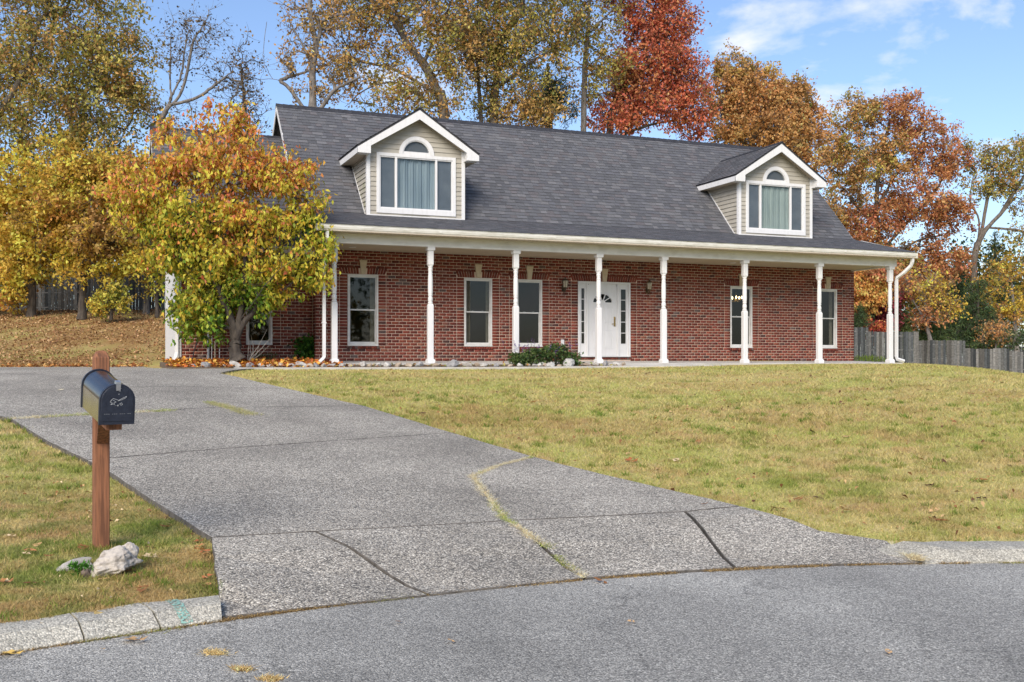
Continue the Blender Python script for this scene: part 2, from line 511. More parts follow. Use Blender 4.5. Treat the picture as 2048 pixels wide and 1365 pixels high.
def slab_mesh(name, poly, top, gap, mat_, parent, thick=.14, step=.22, jit=.004, seed=1, side=None):
    import bmesh
    rng = np.random.RandomState(seed)
    p, s = shrink(poly, gap)
    if s < 0: p = p[::-1]
    pts = edge_points(p, step, jit, rng)
    bm = bmesh.new()
    def P(u, w, dz=0):
        return bm.verts.new(W(u, w, float(top(u, w)) + dz))
    a = np.array(pts)
    ctr = a.mean(0)
    inn = []
    n = len(pts)
    for i in range(n):                                    # rounded arris: a ring 4 mm in
        t = a[(i + 1) % n] - a[i - 1]; t = t / np.linalg.norm(t)
        inn.append(a[i] + np.array((-t[1], t[0])) * .004)
    lo = [P(u, w, -thick) for u, w in pts]
    mid = [P(u, w, -.004) for u, w in pts]
    up = [P(u, w, 0) for u, w in inn]
    for i in range(n):
        j = (i + 1) % n
        bm.faces.new((lo[i], lo[j], mid[j], mid[i])).material_index = 1; bm.faces.new((mid[i], mid[j], up[j], up[i])).material_index = 1
    # the top: a grid of points inside, triangulated with the rim
    from mathutils.geometry import delaunay_2d_cdt
    poly_in = [Vector((float(x), float(y))) for x, y in inn]
    lo_, hi_ = a.min(0), a.max(0)
    gu, gw = np.meshgrid(np.arange(lo_[0] + .3, hi_[0], .55), np.arange(lo_[1] + .3, hi_[1], .55))
    gu, gw = gu.ravel(), gw.ravel()
    ok = inpoly(gu, gw, [tuple(q) for q in inn])
    d = np.min(np.hypot(gu[:, None] - a[:, 0], gw[:, None] - a[:, 1]), axis=1) if len(gu) else np.array([])
    ok &= d > .25
    ins = [Vector((float(x), float(y))) for x, y in zip(gu[ok], gw[ok])]
    vs, es, fs, ov, oe, of = delaunay_2d_cdt(poly_in + ins, [], [list(range(n))], 1, 1e-5)
    vmap = []
    for i, v in enumerate(vs):
        src = ov[i][0] if ov[i] else -1
        vmap.append(up[src] if 0 <= src < n else P(v.x, v.y))
    for f in fs:
        try: bm.faces.new([vmap[i] for i in f])
        except ValueError: pass
    bmesh.ops.recalc_face_normals(bm, faces=bm.faces)
    me = bpy.data.meshes.new(name); bm.to_mesh(me); bm.free()
    o = link(name, me, parent, mat_)
    me.materials.append(side or mat_)
    return o

def aggregate(name, lights, scale, darkness, tint, cracks=False):
    """small stones of many greys, with broad stains"""
    m, n, l, p = newmat(name)
    p.inputs['Roughness'].default_value = .85
    g = n.new('ShaderNodeNewGeometry')
    v = n.new('ShaderNodeTexVoronoi'); v.inputs['Scale'].default_value = scale
    l.new(g.outputs['Position'], v.inputs['Vector'])
    sep = n.new('ShaderNodeSeparateColor'); l.new(v.outputs['Color'], sep.inputs['Color'])
    r = n.new('ShaderNodeValToRGB'); r.color_ramp.interpolation = 'LINEAR'
    el = r.color_ramp.elements
    el[0].position = 0; el[0].color = (*lights[0], 1); el[1].position = 1; el[1].color = (*lights[-1], 1)
    for i, c in enumerate(lights[1:-1]):
        e = el.new((i + 1) / (len(lights) - 1)); e.color = (*c, 1)
    l.new(sep.outputs['Red'], r.inputs['Fac'])
    # gaps between the stones
    ds = n.new('ShaderNodeMapRange'); ds.inputs['From Min'].default_value = .25; ds.inputs['From Max'].default_value = .75
    ds.inputs['To Min'].default_value = 1; ds.inputs['To Max'].default_value = darkness
    l.new(v.outputs['Distance'], ds.inputs['Value'])
    m1 = n.new('ShaderNodeVectorMath'); m1.operation = 'SCALE'
    l.new(r.outputs['Color'], m1.inputs[0]); l.new(ds.outputs['Result'], m1.inputs['Scale'])
    st = n.new('ShaderNodeTexNoise'); st.inputs['Scale'].default_value = .9; st.inputs['Detail'].default_value = 6; st.inputs['Roughness'].default_value = .6
    l.new(g.outputs['Position'], st.inputs['Vector'])
    mr = n.new('ShaderNodeMapRange'); mr.inputs['From Min'].default_value = .3; mr.inputs['From Max'].default_value = .7
    mr.inputs['To Min'].default_value = .78; mr.inputs['To Max'].default_value = 1.18
    l.new(st.outputs['Fac'], mr.inputs['Value'])
    m2 = n.new('ShaderNodeVectorMath'); m2.operation = 'SCALE'
    l.new(m1.outputs['Vector'], m2.inputs[0]); l.new(mr.outputs['Result'], m2.inputs['Scale'])
    m3 = n.new('ShaderNodeVectorMath'); m3.operation = 'MULTIPLY'; m3.inputs[1].default_value = tint
    l.new(m2.outputs['Vector'], m3.inputs[0])
    last = m3.outputs['Vector']
    # broad worn and stained areas
    s2 = n.new('ShaderNodeTexNoise'); s2.inputs['Scale'].default_value = .33; s2.inputs['Detail'].default_value = 7; s2.inputs['Roughness'].default_value = .65; s2.inputs['Distortion'].default_value = .6
    l.new(g.outputs['Position'], s2.inputs['Vector'])
    q2 = n.new('ShaderNodeMapRange'); q2.inputs['From Min'].default_value = .40; q2.inputs['From Max'].default_value = .60; q2.inputs['To Min'].default_value = .84; q2.inputs['To Max'].default_value = 1.08
    l.new(s2.outputs['Fac'], q2.inputs['Value'])
    m4 = n.new('ShaderNodeVectorMath'); m4.operation = 'SCALE'; l.new(last, m4.inputs[0]); l.new(q2.outputs['Result'], m4.inputs['Scale']); last = m4.outputs['Vector']
    if cracks:
        wob = n.new('ShaderNodeTexNoise'); wob.inputs['Scale'].default_value = 2.2; wob.inputs['Detail'].default_value = 6
        l.new(g.outputs['Position'], wob.inputs['Vector'])
        ad = n.new('ShaderNodeVectorMath'); ad.operation = 'MULTIPLY_ADD'; ad.inputs[1].default_value = (.9, .9, .9)
        l.new(wob.outputs['Color'], ad.inputs[0]); l.new(g.outputs['Position'], ad.inputs[2])
        vc = n.new('ShaderNodeTexVoronoi'); vc.feature = 'DISTANCE_TO_EDGE'; vc.inputs['Scale'].default_value = .42
        l.new(ad.outputs['Vector'], vc.inputs['Vector'])
        cm = n.new('ShaderNodeMapRange'); cm.inputs['From Min'].default_value = .001; cm.inputs['From Max'].default_value = .007; cm.inputs['To Min'].default_value = .70; cm.inputs['To Max'].default_value = 1.0
        l.new(vc.outputs['Distance'], cm.inputs['Value'])
        m5 = n.new('ShaderNodeVectorMath'); m5.operation = 'SCALE'; l.new(last, m5.inputs[0]); l.new(cm.outputs['Result'], m5.inputs['Scale']); last = m5.outputs['Vector']
    l.new(last, p.inputs['Base Color'])
    bp = n.new('ShaderNodeBump'); bp.inputs['Strength'].default_value = .7; bp.inputs['Distance'].default_value = .006; bp.invert = True
    l.new(v.outputs['Distance'], bp.inputs['Height']); l.new(bp.outputs['Normal'], p.inputs['Normal'])
    return m
M['aggregate'] = aggregate('exposed_aggregate', [(.07, .068, .064), (.18, .174, .163), (.31, .295, .28), (.36, .335, .30), (.66, .645, .61)], 98, .46, (1.50, 1.45, 1.30))
M['asphalt'] = aggregate('worn_asphalt', [(.11, .11, .11), (.21, .21, .21), (.27, .27, .27), (.31, .31, .308), (.50, .497, .49)], 125, .54, (1.56, 1.52, 1.36), cracks=True)
M['slab_side'] = mat('slab_side', (.14, .128, .112), .95, (.07, .063, .054), 20, bump=.4)
M['kerb'] = aggregate('kerb_concrete', [(.22, .21, .195), (.31, .30, .275), (.38, .365, .335), (.43, .41, .375), (.56, .54, .50)], 105, .66, (1.24, 1.23, 1.12))

# --- colours of the turf, shared by the sheet and the blades
def turf_colour(u, w, rnd):
    X, Y = u * cT + w * sT, -u * sT + w * cT
    g = srgb(136, 150, 60); g2 = srgb(172, 178, 92); tan = srgb(206, 188, 128); br = srgb(178, 146, 98); dk = srgb(92, 104, 36)
    a = fbm(u * .45 + 11, w * .45 + 5, 5); b = fbm(u * 1.9 + 40, w * 1.9 + 23, 4); c = fbm(u * .22, w * .22 + 71, 3)
    mixa = .15 + .85 * smooth(.33, .58, a * .55 + b * .45 + (rnd - .5) * .34)
    far = smooth(9, 20, w)
    mixa = mixa * (1 - .15 * far) + .10 * far
    m = mixa[..., None]
    col = (1 - m) * np.array(g2) + m * np.array(tan)
    d3 = fbm(u * 4.3 + 5, w * 4.3 + 77, 3)
    k = (smooth(.52, .72, b * .55 + d3 * .45 + (rnd - .5) * .16) * .85)[..., None]
    col = (1 - k) * col + k * np.array(g)
    k = (smooth(.60, .76, c + (rnd - .5) * .1) * .55)[..., None]
    col = (1 - k) * col + k * np.array(br)
    # worn straw patches low on the right lawn
    k = (smooth(.56, .70, fbm(u * 3.1 + 60, w * 3.1 + 8, 4) + (rnd - .5) * .2) * .45)[..., None]
    col = (1 - k) * col + k * np.array(srgb(186, 150, 104))
    wp = np.exp(-(((u - 2.9 - .2 * (w - 8.6)) / 1.0) ** 2 + ((w - 8.9) / .35) ** 2)) + .8 * np.exp(-(((u - 1.6) / .7) ** 2 + ((w - 7.9) / .25) ** 2)) + .7 * np.exp(-(((u - 4.6) / 1.2) ** 2 + ((w - 13) / .6) ** 2))
    k = (np.clip(wp, 0, 1) * smooth(.35, .6, b + (rnd - .5) * .3) * .85)[..., None]
    col = (1 - k) * col + k * np.array(srgb(196, 164, 116))
    # round the mailbox: drier, with clumps of fresh green
    mbk = (smooth(-1.2, -2.0, u - .0) * smooth(9.5, 7.5, w))
    d2 = fbm(u * 5.2 + 9, w * 5.2 + 31, 4) + (rnd - .5) * .25
    k = (mbk * smooth(.34, .54, 1 - b))[..., None] * .75
    col = (1 - k) * col + k * np.array(br)
    k = (mbk * smooth(.50, .64, d2 * .7 + b * .3))[..., None] * .65
    col = (1 - k) * col + k * np.array(srgb(104, 130, 48))
    # hillside behind the driveway: brown and strewn with leaves
    hl = (smooth(28, 31, w) * (1 - smooth(2, 8, u)))
    k = (hl * (.45 + .55 * smooth(.40, .58, a * .5 + b * .5)))[..., None]
    col = (1 - k) * col + k * np.array(srgb(158, 124, 74))
    return col

def lines(*seg):
    out = []
    for a, b, s in seg:
        out.append(np.arange(a, b, s))
    return np.concatenate(out)
gu = lines((-400, -60, 20), (-60, -20, 1.5), (-20, -6, .35), (-6, 6, .16), (6, 30, .4), (30, 80, 2), (80, 401, 20))
gw = lines((-60, 2, 4), (2, 14, .16), (14, 30, .32), (30, 60, .8), (60, 120, 4), (120, 801, 25))
GU, GW = np.meshgrid(gu, gw, indexing='ij')
GZ = ground(GU, GW, True)
dp_in, _ = shrink(DRIVE, .16)
ind = inpoly(GU, GW, dp_in)
GZ = np.where(ind, GZ - .10, GZ)
ind2 = inpoly(GU, GW, shrink(DRIVE, .03)[0]) & (GW - road_edge(GU) < 1.6)
GZ = np.where(ind2 & ~ind, GZ - .10, GZ)
V = np.stack([GU * cT + GW * sT, -GU * sT + GW * cT, GZ], -1).reshape(-1, 3)
nu, nw = len(gu), len(gw)
idx = np.arange(nu * nw).reshape(nu, nw)
Fc = np.stack([idx[:-1, :-1], idx[1:, :-1], idx[1:, 1:], idx[:-1, 1:]], -1).reshape(-1, 4)
tcol = turf_colour(GU, GW, np.random.RandomState(3).rand(nu, nw)) * .78
me = np_mesh('lawn', V, Fc, tcol.reshape(-1, 3), True)
lawn = link('lawn', me, None, colmat('turf', 'attr', .95, .7, 45, .35, 38))
tag(lawn, kind='structure')

# --- road
us = np.arange(-34, 34.01, .4)
rows = []
for k in range(13):
    f = k / 12
    rows.append([W(u, -26 + (float(road_edge(u)) - .005 + 26) * f, ROAD_Z) for u in us])
V = np.array(rows).reshape(-1, 3); idx = np.arange(len(V)).reshape(13, -1)
Fc = np.stack([idx[:-1, :-1], idx[:-1, 1:], idx[1:, 1:], idx[1:, :-1]], -1).reshape(-1, 4)
road = link('road', np_mesh('road', V, Fc), None, M['asphalt'])
tag(road, kind='structure')

# --- driveway
drive = tag(empty('driveway', W(*e1, -1.3)), kind='structure')
bed_pts = DRIVE
base = slab_mesh('driveway_base', DRIVE, lambda u, w: drive_h(u, w) - .06, .03, mat('joint_sand', (.05, .042, .034), .95, (.09, .075, .055), 30), drive, .3, .5, 0, 2)
for i, p in enumerate(SLABS):
    slab_mesh('slab', p, drive_h, .0115 if i < 8 else .009, M['aggregate'], drive, .10, .25, .0035, 10 + i, M['slab_side'])

# --- kerbs: rolled concrete, in lengths
def kerb_piece(name, ua, ub, parent, taper0=0.0, taper1=0.0, depth=.27, rise=.085, skew0=0.0, skew1=0.0):
    n = max(3, int((ub - ua) / .12))
    prof = [(0, -.2), (0, .012), (.012, .022), (.10, rise - .010), (.16, rise), (depth - .012, rise + .004), (depth, rise - .006), (depth, -.2)]
    vs = []; fs = []; k = len(prof)
    for i in range(n + 1):
        f = i / n
        u = ua + (ub - ua) * f
        w = float(road_edge(u)); d = (float(road_edge(u + .02)) - float(road_edge(u - .02))) / .04
        L = math.hypot(1, d); nx, ny = -d / L, 1 / L
        tp = 1.0
        if taper0: tp = min(tp, .25 + .75 * float(smooth(0, taper0, u - ua)))
        if taper1: tp = min(tp, .25 + .75 * float(smooth(0, taper1, ub - u)))
        wob = .004 * math.sin(u * 23) + .003 * math.sin(u * 51)
        sk = skew0 * (1 - f) + skew1 * f
        for a, z in prof:
            aa = a
            uu, ww = u + nx * aa + sk * a / depth, w + ny * aa
            vs.append(W(uu, ww, ROAD_Z + (z * tp if z > 0 else z) + (wob if z > 0 else 0)))
    for i in range(n):
        for j in range(k - 1):
            fs.append((i * k + j, (i + 1) * k + j, (i + 1) * k + j + 1, i * k + j + 1))
    fs.append(tuple(range(k - 1, -1, -1))); fs.append(tuple(range(n * k, n * k + k)))
    return MB().add(vs, fs).build(name, M['kerb'], parent, False)
kerb = tag(empty('kerb', W(-2.2, 5.1, ROAD_Z)), kind='structure')
ends = [-6.4, -4.1, -2.15, -1.83]
kA = e0[0] + .03
kerb_piece('kerb_stone', -6.4, -4.3, kerb)
kerb_piece('kerb_stone', -4.292, -2.105, kerb)
kerb_piece('kerb_stone', -2.097, -1.805, kerb, skew1=-.03)
lastk = kerb_piece('kerb_stone', -1.795, kA, kerb, skew0=-.03, skew1=.07)
kerb_piece('kerb_stone', e4[0] + .05, 5.2, kerb, taper0=.25, depth=.36, skew0=-.30)
kerb_piece('kerb_stone', 5.21, 8.0, kerb, depth=.36)
# a short stripe of turquoise marking paint across the kerb
ps = MB()
u0 = -1.66
d = .8
for k in range(9):
    f = k / 8
    a0 = .008 + .25 * f
    pass
M['paint'] = None
_m, _n2, _l2, _p2 = newmat('marking_paint')
_p2.inputs['Roughness'].default_value = .8
_p2.inputs['Base Color'].default_value = (*srgb(138, 180, 166), 1)
_t = _n2.new('ShaderNodeTexNoise'); _t.inputs['Scale'].default_value = 70
_g = _n2.new('ShaderNodeNewGeometry'); _l2.new(_g.outputs['Position'], _t.inputs['Vector'])
_r = _n2.new('ShaderNodeValToRGB'); _r.color_ramp.elements[0].position = .40; _r.color_ramp.elements[1].position = .58
_l2.new(_t.outputs['Fac'], _r.inputs['Fac'])
_tb = _n2.new('ShaderNodeBsdfTransparent'); _ms = _n2.new('ShaderNodeMixShader')
_l2.new(_r.outputs['Color'], _ms.inputs['Fac']); _l2.new(_tb.outputs['BSDF'], _ms.inputs[2]); _l2.new(_p2.outputs['BSDF'], _ms.inputs[1])
_l2.new(_ms.outputs['Shader'], _n2['Material Output'].inputs['Surface'])
prof = [(.002, .016), (.012, .026), (.10, .079), (.16, .089), (.25, .092)]
vs = []
for a, z in prof:
    for uu in (-1.715, -1.665):
        w0 = float(road_edge(uu)); dd = (float(road_edge(uu + .02)) - float(road_edge(uu - .02))) / .04
        L = math.hypot(1, dd)
        wob = .004 * math.sin(uu * 23) + .003 * math.sin(uu * 51)
        vs.append(W(uu - dd / L * a + .012 * math.sin(a * 40), w0 + a / L, ROAD_Z + z + .003 + wob))
MB().add(vs, [(2 * i, 2 * i + 1, 2 * i + 3, 2 * i + 2) for i in range(4)]).build('paint_mark', _m, kerb)
# ------------------------------------------------------------------ the house
XL, XR, YW = 5.47, 22.77, 27.10                           # main front wall
YP = 25.20                                                # porch beam front face
WXL, WY = 2.14, 27.50                                     # wing
SOF = 2.90
house = tag(empty('brick_house', (XL, YW, 0)), 'long red brick house with a white posted porch, dark shingle roof and two dormers', 'house')
CH, BL, BH = .0813, .2032, .0695                          # course, brick pitch, brick height
rb = random.Random(7)
BRICK_PAL = [(srgb(128, 66, 56), 30), (srgb(117, 60, 50), 30), (srgb(134, 74, 60), 18), (srgb(104, 54, 48), 14), (srgb(138, 88, 72), 6), (srgb(108, 92, 90), 3), (srgb(88, 62, 60), 4), (srgb(122, 80, 72), 4)]
BP = [p for p, _ in BRICK_PAL]; BW = [w for _, w in BRICK_PAL]
def brick_col():
    c = rb.choices(BP, BW)[0]; k = rb.uniform(.78, 1.14) * .86
    return (c[0] * k * 1.06, c[1] * k, c[2] * k * .92)

def out_has(out, za, x):
    return any(b[2] == za and abs(b[1] - x) < .03 for b in out[-4:])
def fill_row(x0, x1, course, org, out, za, zb):
    """running bond between x0 and x1"""
    off = org + (BL / 2 if course % 2 else 0)
    k = math.floor((x0 - off) / BL)
    while True:
        a = off + k * BL; b = a + BL - .0115
        k += 1
        if a >= x1 - .02: break
        aa, bb = max(a, x0), min(b, x1)
        if 0 < x1 - bb < .06: bb = x1
        if aa - x0 < .06 and aa > x0 and not out_has(out, za, aa): aa = x0
        if bb - aa > .03: out.append((aa, bb, za, zb))

def brick_wall(x0, x1, z0, z1, openings):
    """openings: (a, b, bottom, top) -> list of bricks (xa, xb, za, zb)"""
    out = []
    JW = .205                                              # stacked bricks beside each opening
    n = int(math.ceil((z1 - z0) / CH))
    for c in range(n):
        za = z0 + c * CH; zb = min(za + BH, z1 - .004)
        if zb - za < .02: continue
        zm = (za + zb) / 2
        cuts = []
        for a, b, lo, hi in openings:
            if lo < zm < hi:
                cuts.append((a - JW - .012, b + JW + .012)); 
                for xa, xb in ((a - JW, a - .004), (b + .004, b + JW)):
                    out.append((xa, xb - .0, za, zb))
            elif hi <= zm < hi + .195:
                cuts.append((a - .22, b + .22))
            elif lo - .085 < zm <= lo:
                cuts.append((a - .01, b + .01))
        cuts.sort()
        x = x0
        for a, b in cuts:
            if a > x: fill_row(x, a - .0, c, x0, out, za, zb)
            x = max(x, b)
        if x < x1: fill_row(x, x1, c, x0, out, za, zb)
    return out

def wall_sheet(mb, x0, x1, z0, z1, y, openings, depth=.10):
    """mortar backing with real openings and their reveals"""
    xs = sorted({x0, x1} | {v for a, b, _, _ in openings for v in (a, b)})
    zs = sorted({z0, z1} | {v for _, _, a, b in openings for v in (a, b)})
    for i in range(len(xs) - 1):
        for j in range(len(zs) - 1):
            xm, zm = (xs[i] + xs[i + 1]) / 2, (zs[j] + zs[j + 1]) / 2
            if any(a < xm < b and lo < zm < hi for a, b, lo, hi in openings): continue
            mb.add([(xs[i], y, zs[j]), (xs[i + 1], y, zs[j]), (xs[i + 1], y, zs[j + 1]), (xs[i], y, zs[j + 1])], [(0, 1, 2, 3)])
    for a, b, lo, hi in openings:
        for p, q in (((a, lo), (a, hi)), ((b, hi), (b, lo)), ((a, hi), (b, hi)), ((b, lo), (a, lo))):
            mb.add([(p[0], y, p[1]), (q[0], y, q[1]), (q[0], y + depth, q[1]), (p[0], y + depth, p[1])], [(0, 1, 2, 3)])

WZ0, WZ1 = .39, 2.276
win_px = [(695, 756.7), (928, 984.4), (1032.5, 1084.5), (1460.4, 1504.7), (1637, 1674)]
wins = [(XonY(a, YW), XonY(b, YW)) for a, b in win_px]
door_x = (XonY(1155.7, YW), XonY(1260.6, YW))
OPEN = [(a, b, WZ0, WZ1) for a, b in wins] + [(door_x[0], door_x[1], .115, WZ1)]
wing_win = (XonY(492, WY), XonY(545, WY), WZ0 + .02, WZ1)

front_wall = MB(); wall_sheet(front_wall, XL, XR, -.30, SOF + .1, YW, OPEN)
front_wall.add([(XL, YW, -.3), (XL, WY, -.3), (XL, WY, SOF + .1), (XL, YW, SOF + .1)], [(0, 3, 2, 1)])
front_wall.add([(XR, YW, -.3), (XR, 34.2, -.3), (XR, 34.2, SOF + .9), (XR, YW, SOF + .9)], [(0, 1, 2, 3)])
front_wall.add([(XL, 34.2, -.3), (XR, 34.2, -.3), (XR, 34.2, SOF + .9), (XL, 34.2, SOF + .9)], [(0, 3, 2, 1)])
front_wall = front_wall.build('front_wall', M['mortar'], house)
wing_wall = MB(); wall_sheet(wing_wall, WXL, XL, -.30, 3.0, WY, [wing_win])
wing_wall.add([(WXL, WY, -.3), (WXL, 32.6, -.3), (WXL, 32.6, 3.2), (WXL, WY, 3.0)], [(0, 3, 2, 1)])
wing_wall.add([(WXL, 32.6, -.3), (XL, 32.6, -.3), (XL, 32.6, 3.2), (WXL, 32.6, 3.2)], [(0, 1, 2, 3)])
wing_wall = wing_wall.build('wing_wall', M['mortar'], house)

BD = .016; PROUD = .0045
bricks_f = [(a, b, za, zb, 0) for a, b, za, zb in brick_wall(XL, XR, -.002, SOF, OPEN)]
bricks_w = [(a, b, za, zb, 1) for a, b, za, zb in brick_wall(WXL + .035, XL - .012, -.083, 2.95, [wing_win])]
def screen_size(b):
    y = YW if b[4] == 0 else WY
    w = (b[0] + b[1]) / 2 * sT + y * cT
    return (b[1] - b[0]) / w
def seen(b):
    y = YW if b[4] == 0 else WY
    u, w = UW((b[0] + b[1]) / 2, y); px = 1024 + F * u / w
    return not (b[4] == 1 and (px < 366 or (392 < px < 560 and b[2] > .35) or b[2] > .8))
full = [b for b in bricks_f + bricks_w if b[1] - b[0] > .190 and b[3] - b[2] > .07 and seen(b) and b[1] - b[0] < .2]
full.sort(key=screen_size, reverse=True)
single = set(full[:300])
bm_me = None
def box_front(xa, xb, za, zb, y0, y1):
    return [(xa, y0, za), (xb, y0, za), (xb, y0, zb), (xa, y0, zb), (xa, y1, za), (xb, y1, za), (xb, y1, zb), (xa, y1, zb)]
FB = [(0, 1, 2, 3), (1, 5, 6, 2), (4, 0, 3, 7), (3, 2, 6, 7), (4, 5, 1, 0)]
bme = bpy.data.meshes.new('brick')
bme.from_pydata(box_front(-.0966, .0966, -BH / 2, BH / 2, 0, BD), [], FB); bme.update(); bme.materials.append(M['brick_one'])
many = {0: [[], [], []], 1: [[], [], []]}
def add_many(k, vs, fs, c):
    V_, F_, C_ = many[k]; b = len(V_)
    V_ += vs; F_ += [tuple(i + b for i in f) for f in fs]; C_ += [c] * len(vs)
first = None
for b in bricks_f + bricks_w:
    y = (YW if b[4] == 0 else WY) - PROUD + rb.uniform(-.002, .002)
    c = brick_col()
    if b in single:
        o = bpy.data.objects.new('brick', bme) if first is None else first.copy()
        if first is None: first = o
        COL.objects.link(o)
        o.parent = front_wall if b[4] == 0 else wing_wall
        o.location = ((b[0] + b[1]) / 2 - XL, y - YW, (b[2] + b[3]) / 2)
        o.color = (*c, 1)
    else:
        add_many(b[4], box_front(b[0], b[1], b[2], b[3], y, y + BD), FB, c)
# flat arches of soldier bricks, tilted towards a keystone; brick sills below
def arch(k, a, b, y, bx=None):
    n = int(round((b - a + .41) / .0745)); x0, x1 = a - .205, b + .205; mid = (a + b) / 2
    zt, zb = WZ1 + .197, WZ1 + .006
    for i in range(n):
        xa, xb = x0 + (x1 - x0) * i / n + .005, x0 + (x1 - x0) * (i + 1) / n - .005
        xm = (xa + xb) / 2
        if abs(xm - mid) < .085: continue
        lean = (xm - mid) / (x1 - x0) * .13
        yy = y - PROUD - .004
        vs = [(xa - lean * .3, yy, zb), (xb - lean * .3, yy, zb), (xb + lean * .7, yy, zt), (xa + lean * .7, yy, zt)]
        vs += [(x, yy + BD + .004, z) for x, _, z in vs]
        add_many(k, vs, FB, tuple(v * .95 for v in brick_col()))
    n = int((b - a + .02) / .078)
    lo = WZ0 if k == 0 else WZ0 + .02
    return mid
def sill(k, a, b, y, lo):
    n = max(4, int((b - a + .06) / .072)); x0 = a - .03; st = (b - a + .06) / n
    for i in range(n):
        xa, xb = x0 + i * st + .004, x0 + (i + 1) * st - .004
        yy = y - .030
        vs = [(xa, yy, lo - .075), (xb, yy, lo - .075), (xb, yy, lo - .012), (xa, yy, lo - .012), (xa, y + .01, lo - .075), (xb, y + .01, lo - .075), (xb, y + .01, lo - .002), (xa, y + .01, lo - .002)]
        add_many(k, vs, FB, brick_col())
mids = []
for a, b in wins:
    mids.append((arch(0, a, b, YW), YW)); sill(0, a, b, YW, WZ0)
mids.append((arch(0, *door_x, YW), YW)); sill(0, *door_x, YW, .115)
arch(1, wing_win[0], wing_win[1], WY); sill(1, wing_win[0], wing_win[1], WY, wing_win[2])
# the short return between main block and wing
for c in range(36):
    za = -.002 + c * CH; zb = min(za + BH, SOF)
    ya, yb = (YW + .02, YW + .19) if c % 2 else (YW + .02, YW + .09)
    for p, q in ((ya, yb), (yb + .01, YW + .385)):
        x = XL - PROUD
        vs = [(x, q, za), (x, p, za), (x, p, zb), (x, q, zb), (x + BD, q, za), (x + BD, p, za), (x + BD, p, zb), (x + BD, q, zb)]
        add_many(0, vs, FB, brick_col())
# right side of the main block, beyond the corner
for c in range(36):
    za = -.002 + c * CH; zb = min(za + BH, SOF)
    for k in range(18):
        p = YW + .012 + k * BL + (BL / 2 if c % 2 else 0); q = p + BL - .01; x = XR + PROUD
        vs = [(x, p, za), (x, q, za), (x, q, zb), (x, p, zb), (x - BD, p, za), (x - BD, q, za), (x - BD, q, zb), (x - BD, p, zb)]
        add_many(0, vs, FB, brick_col())
for k, par in ((0, front_wall), (1, wing_wall)):
    V_, F_, C_ = many[k]
    o = link('brickwork', np_mesh('brickwork', V_, F_, np.array(C_)), par, M['brick_many'])
    tag(o, kind='stuff')
for x, y in mids:
    z0, z1 = WZ1 + .010, WZ1 + .335
    MB().hexa([(x - .055, y - .045, z0), (x + .055, y - .045, z0), (x + .055, y + .01, z0), (x - .055, y + .01, z0)],
              [(x - .095, y - .050, z1), (x + .095, y - .050, z1), (x + .095, y + .01, z1), (x - .095, y + .01, z1)]).add(
              box_front(x - .105, x + .105, z1 + .001, z1 + .035, y - .058, y + .01), FB + [(7, 6, 5, 4)]).build('keystone', M['keystone'], house)

# --- double hung windows
def rect_frame(mb, x0, x1, z0, z1, y0, y1, t, tb=None, tt=None):
    tb = t if tb is None else tb; tt = t if tt is None else tt
    mb.bbox(x0, x0 + t, y0, y1, z0, z1, .004); mb.bbox(x1 - t, x1, y0, y1, z0, z1, .004)
    mb.box(x0 + t, x1 - t, y0 + .001, y1, z0, z0 + tb); mb.box(x0 + t, x1 - t, y0 + .001, y1, z1 - tt, z1)
    return mb
def hung_window(x0, x1, z0, z1, y, extra=None):
    f = rect_frame(MB(), x0 + .004, x1 - .004, z0 + .003, z1 - .003, y - .012, y + .09, .05, .055, .05)
    f.box(x0 + .004, x1 - .004, y - .03, y - .0125, z0 + .003, z0 + .035)
    w = f.build('window', M['white_vinyl'], house)
    zm = z0 + (z1 - z0) * .505
    xa, xb = x0 + .056, x1 - .056
    up = rect_frame(MB(), xa, xb, zm - .018, z1 - .055, y + .022, y + .05, .022, .03, .03)
    up.build('upper_sash', M['white_vinyl'], w)
    lo = rect_frame(MB(), xa, xb, z0 + .060, zm + .022, y + .052, y + .08, .030, .05, .035)
    for q in (.3, .7):
        xx = xa + (xb - xa) * q
        lo.box(xx - .02, xx + .02, y + .04, y + .0515, zm + .022, zm + .036)
    lo.build('lower_sash', M['white_vinyl'], w)
    MB().box(xa + .02, xb - .02, y + .032, y + .038, zm + .01, z1 - .083).build('pane', M['glass'], w)
    MB().box(xa + .028, xb - .028, y + .062, y + .068, z0 + .108, zm - .012).build('pane', M['glass'], w)
    return w
for a, b in wins:
    hung_window(a, b, WZ0, WZ1, YW)
hung_window(wing_win[0], wing_win[1], wing_win[2], wing_win[3], WY)
# rooms behind the glass
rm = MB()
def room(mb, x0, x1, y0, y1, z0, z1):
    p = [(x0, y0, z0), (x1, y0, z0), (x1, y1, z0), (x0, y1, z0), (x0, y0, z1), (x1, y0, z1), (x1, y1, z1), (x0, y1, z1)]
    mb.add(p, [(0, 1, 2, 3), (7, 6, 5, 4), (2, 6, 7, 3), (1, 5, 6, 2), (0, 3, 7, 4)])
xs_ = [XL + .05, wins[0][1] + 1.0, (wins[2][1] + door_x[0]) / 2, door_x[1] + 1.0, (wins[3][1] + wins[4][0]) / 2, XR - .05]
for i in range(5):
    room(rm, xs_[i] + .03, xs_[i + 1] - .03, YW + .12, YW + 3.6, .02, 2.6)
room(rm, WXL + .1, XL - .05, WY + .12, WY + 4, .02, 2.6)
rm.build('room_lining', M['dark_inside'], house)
M['curtain_beige'] = mat('curtain_beige', (.42, .38, .30), .9, (.34, .30, .23), 12)
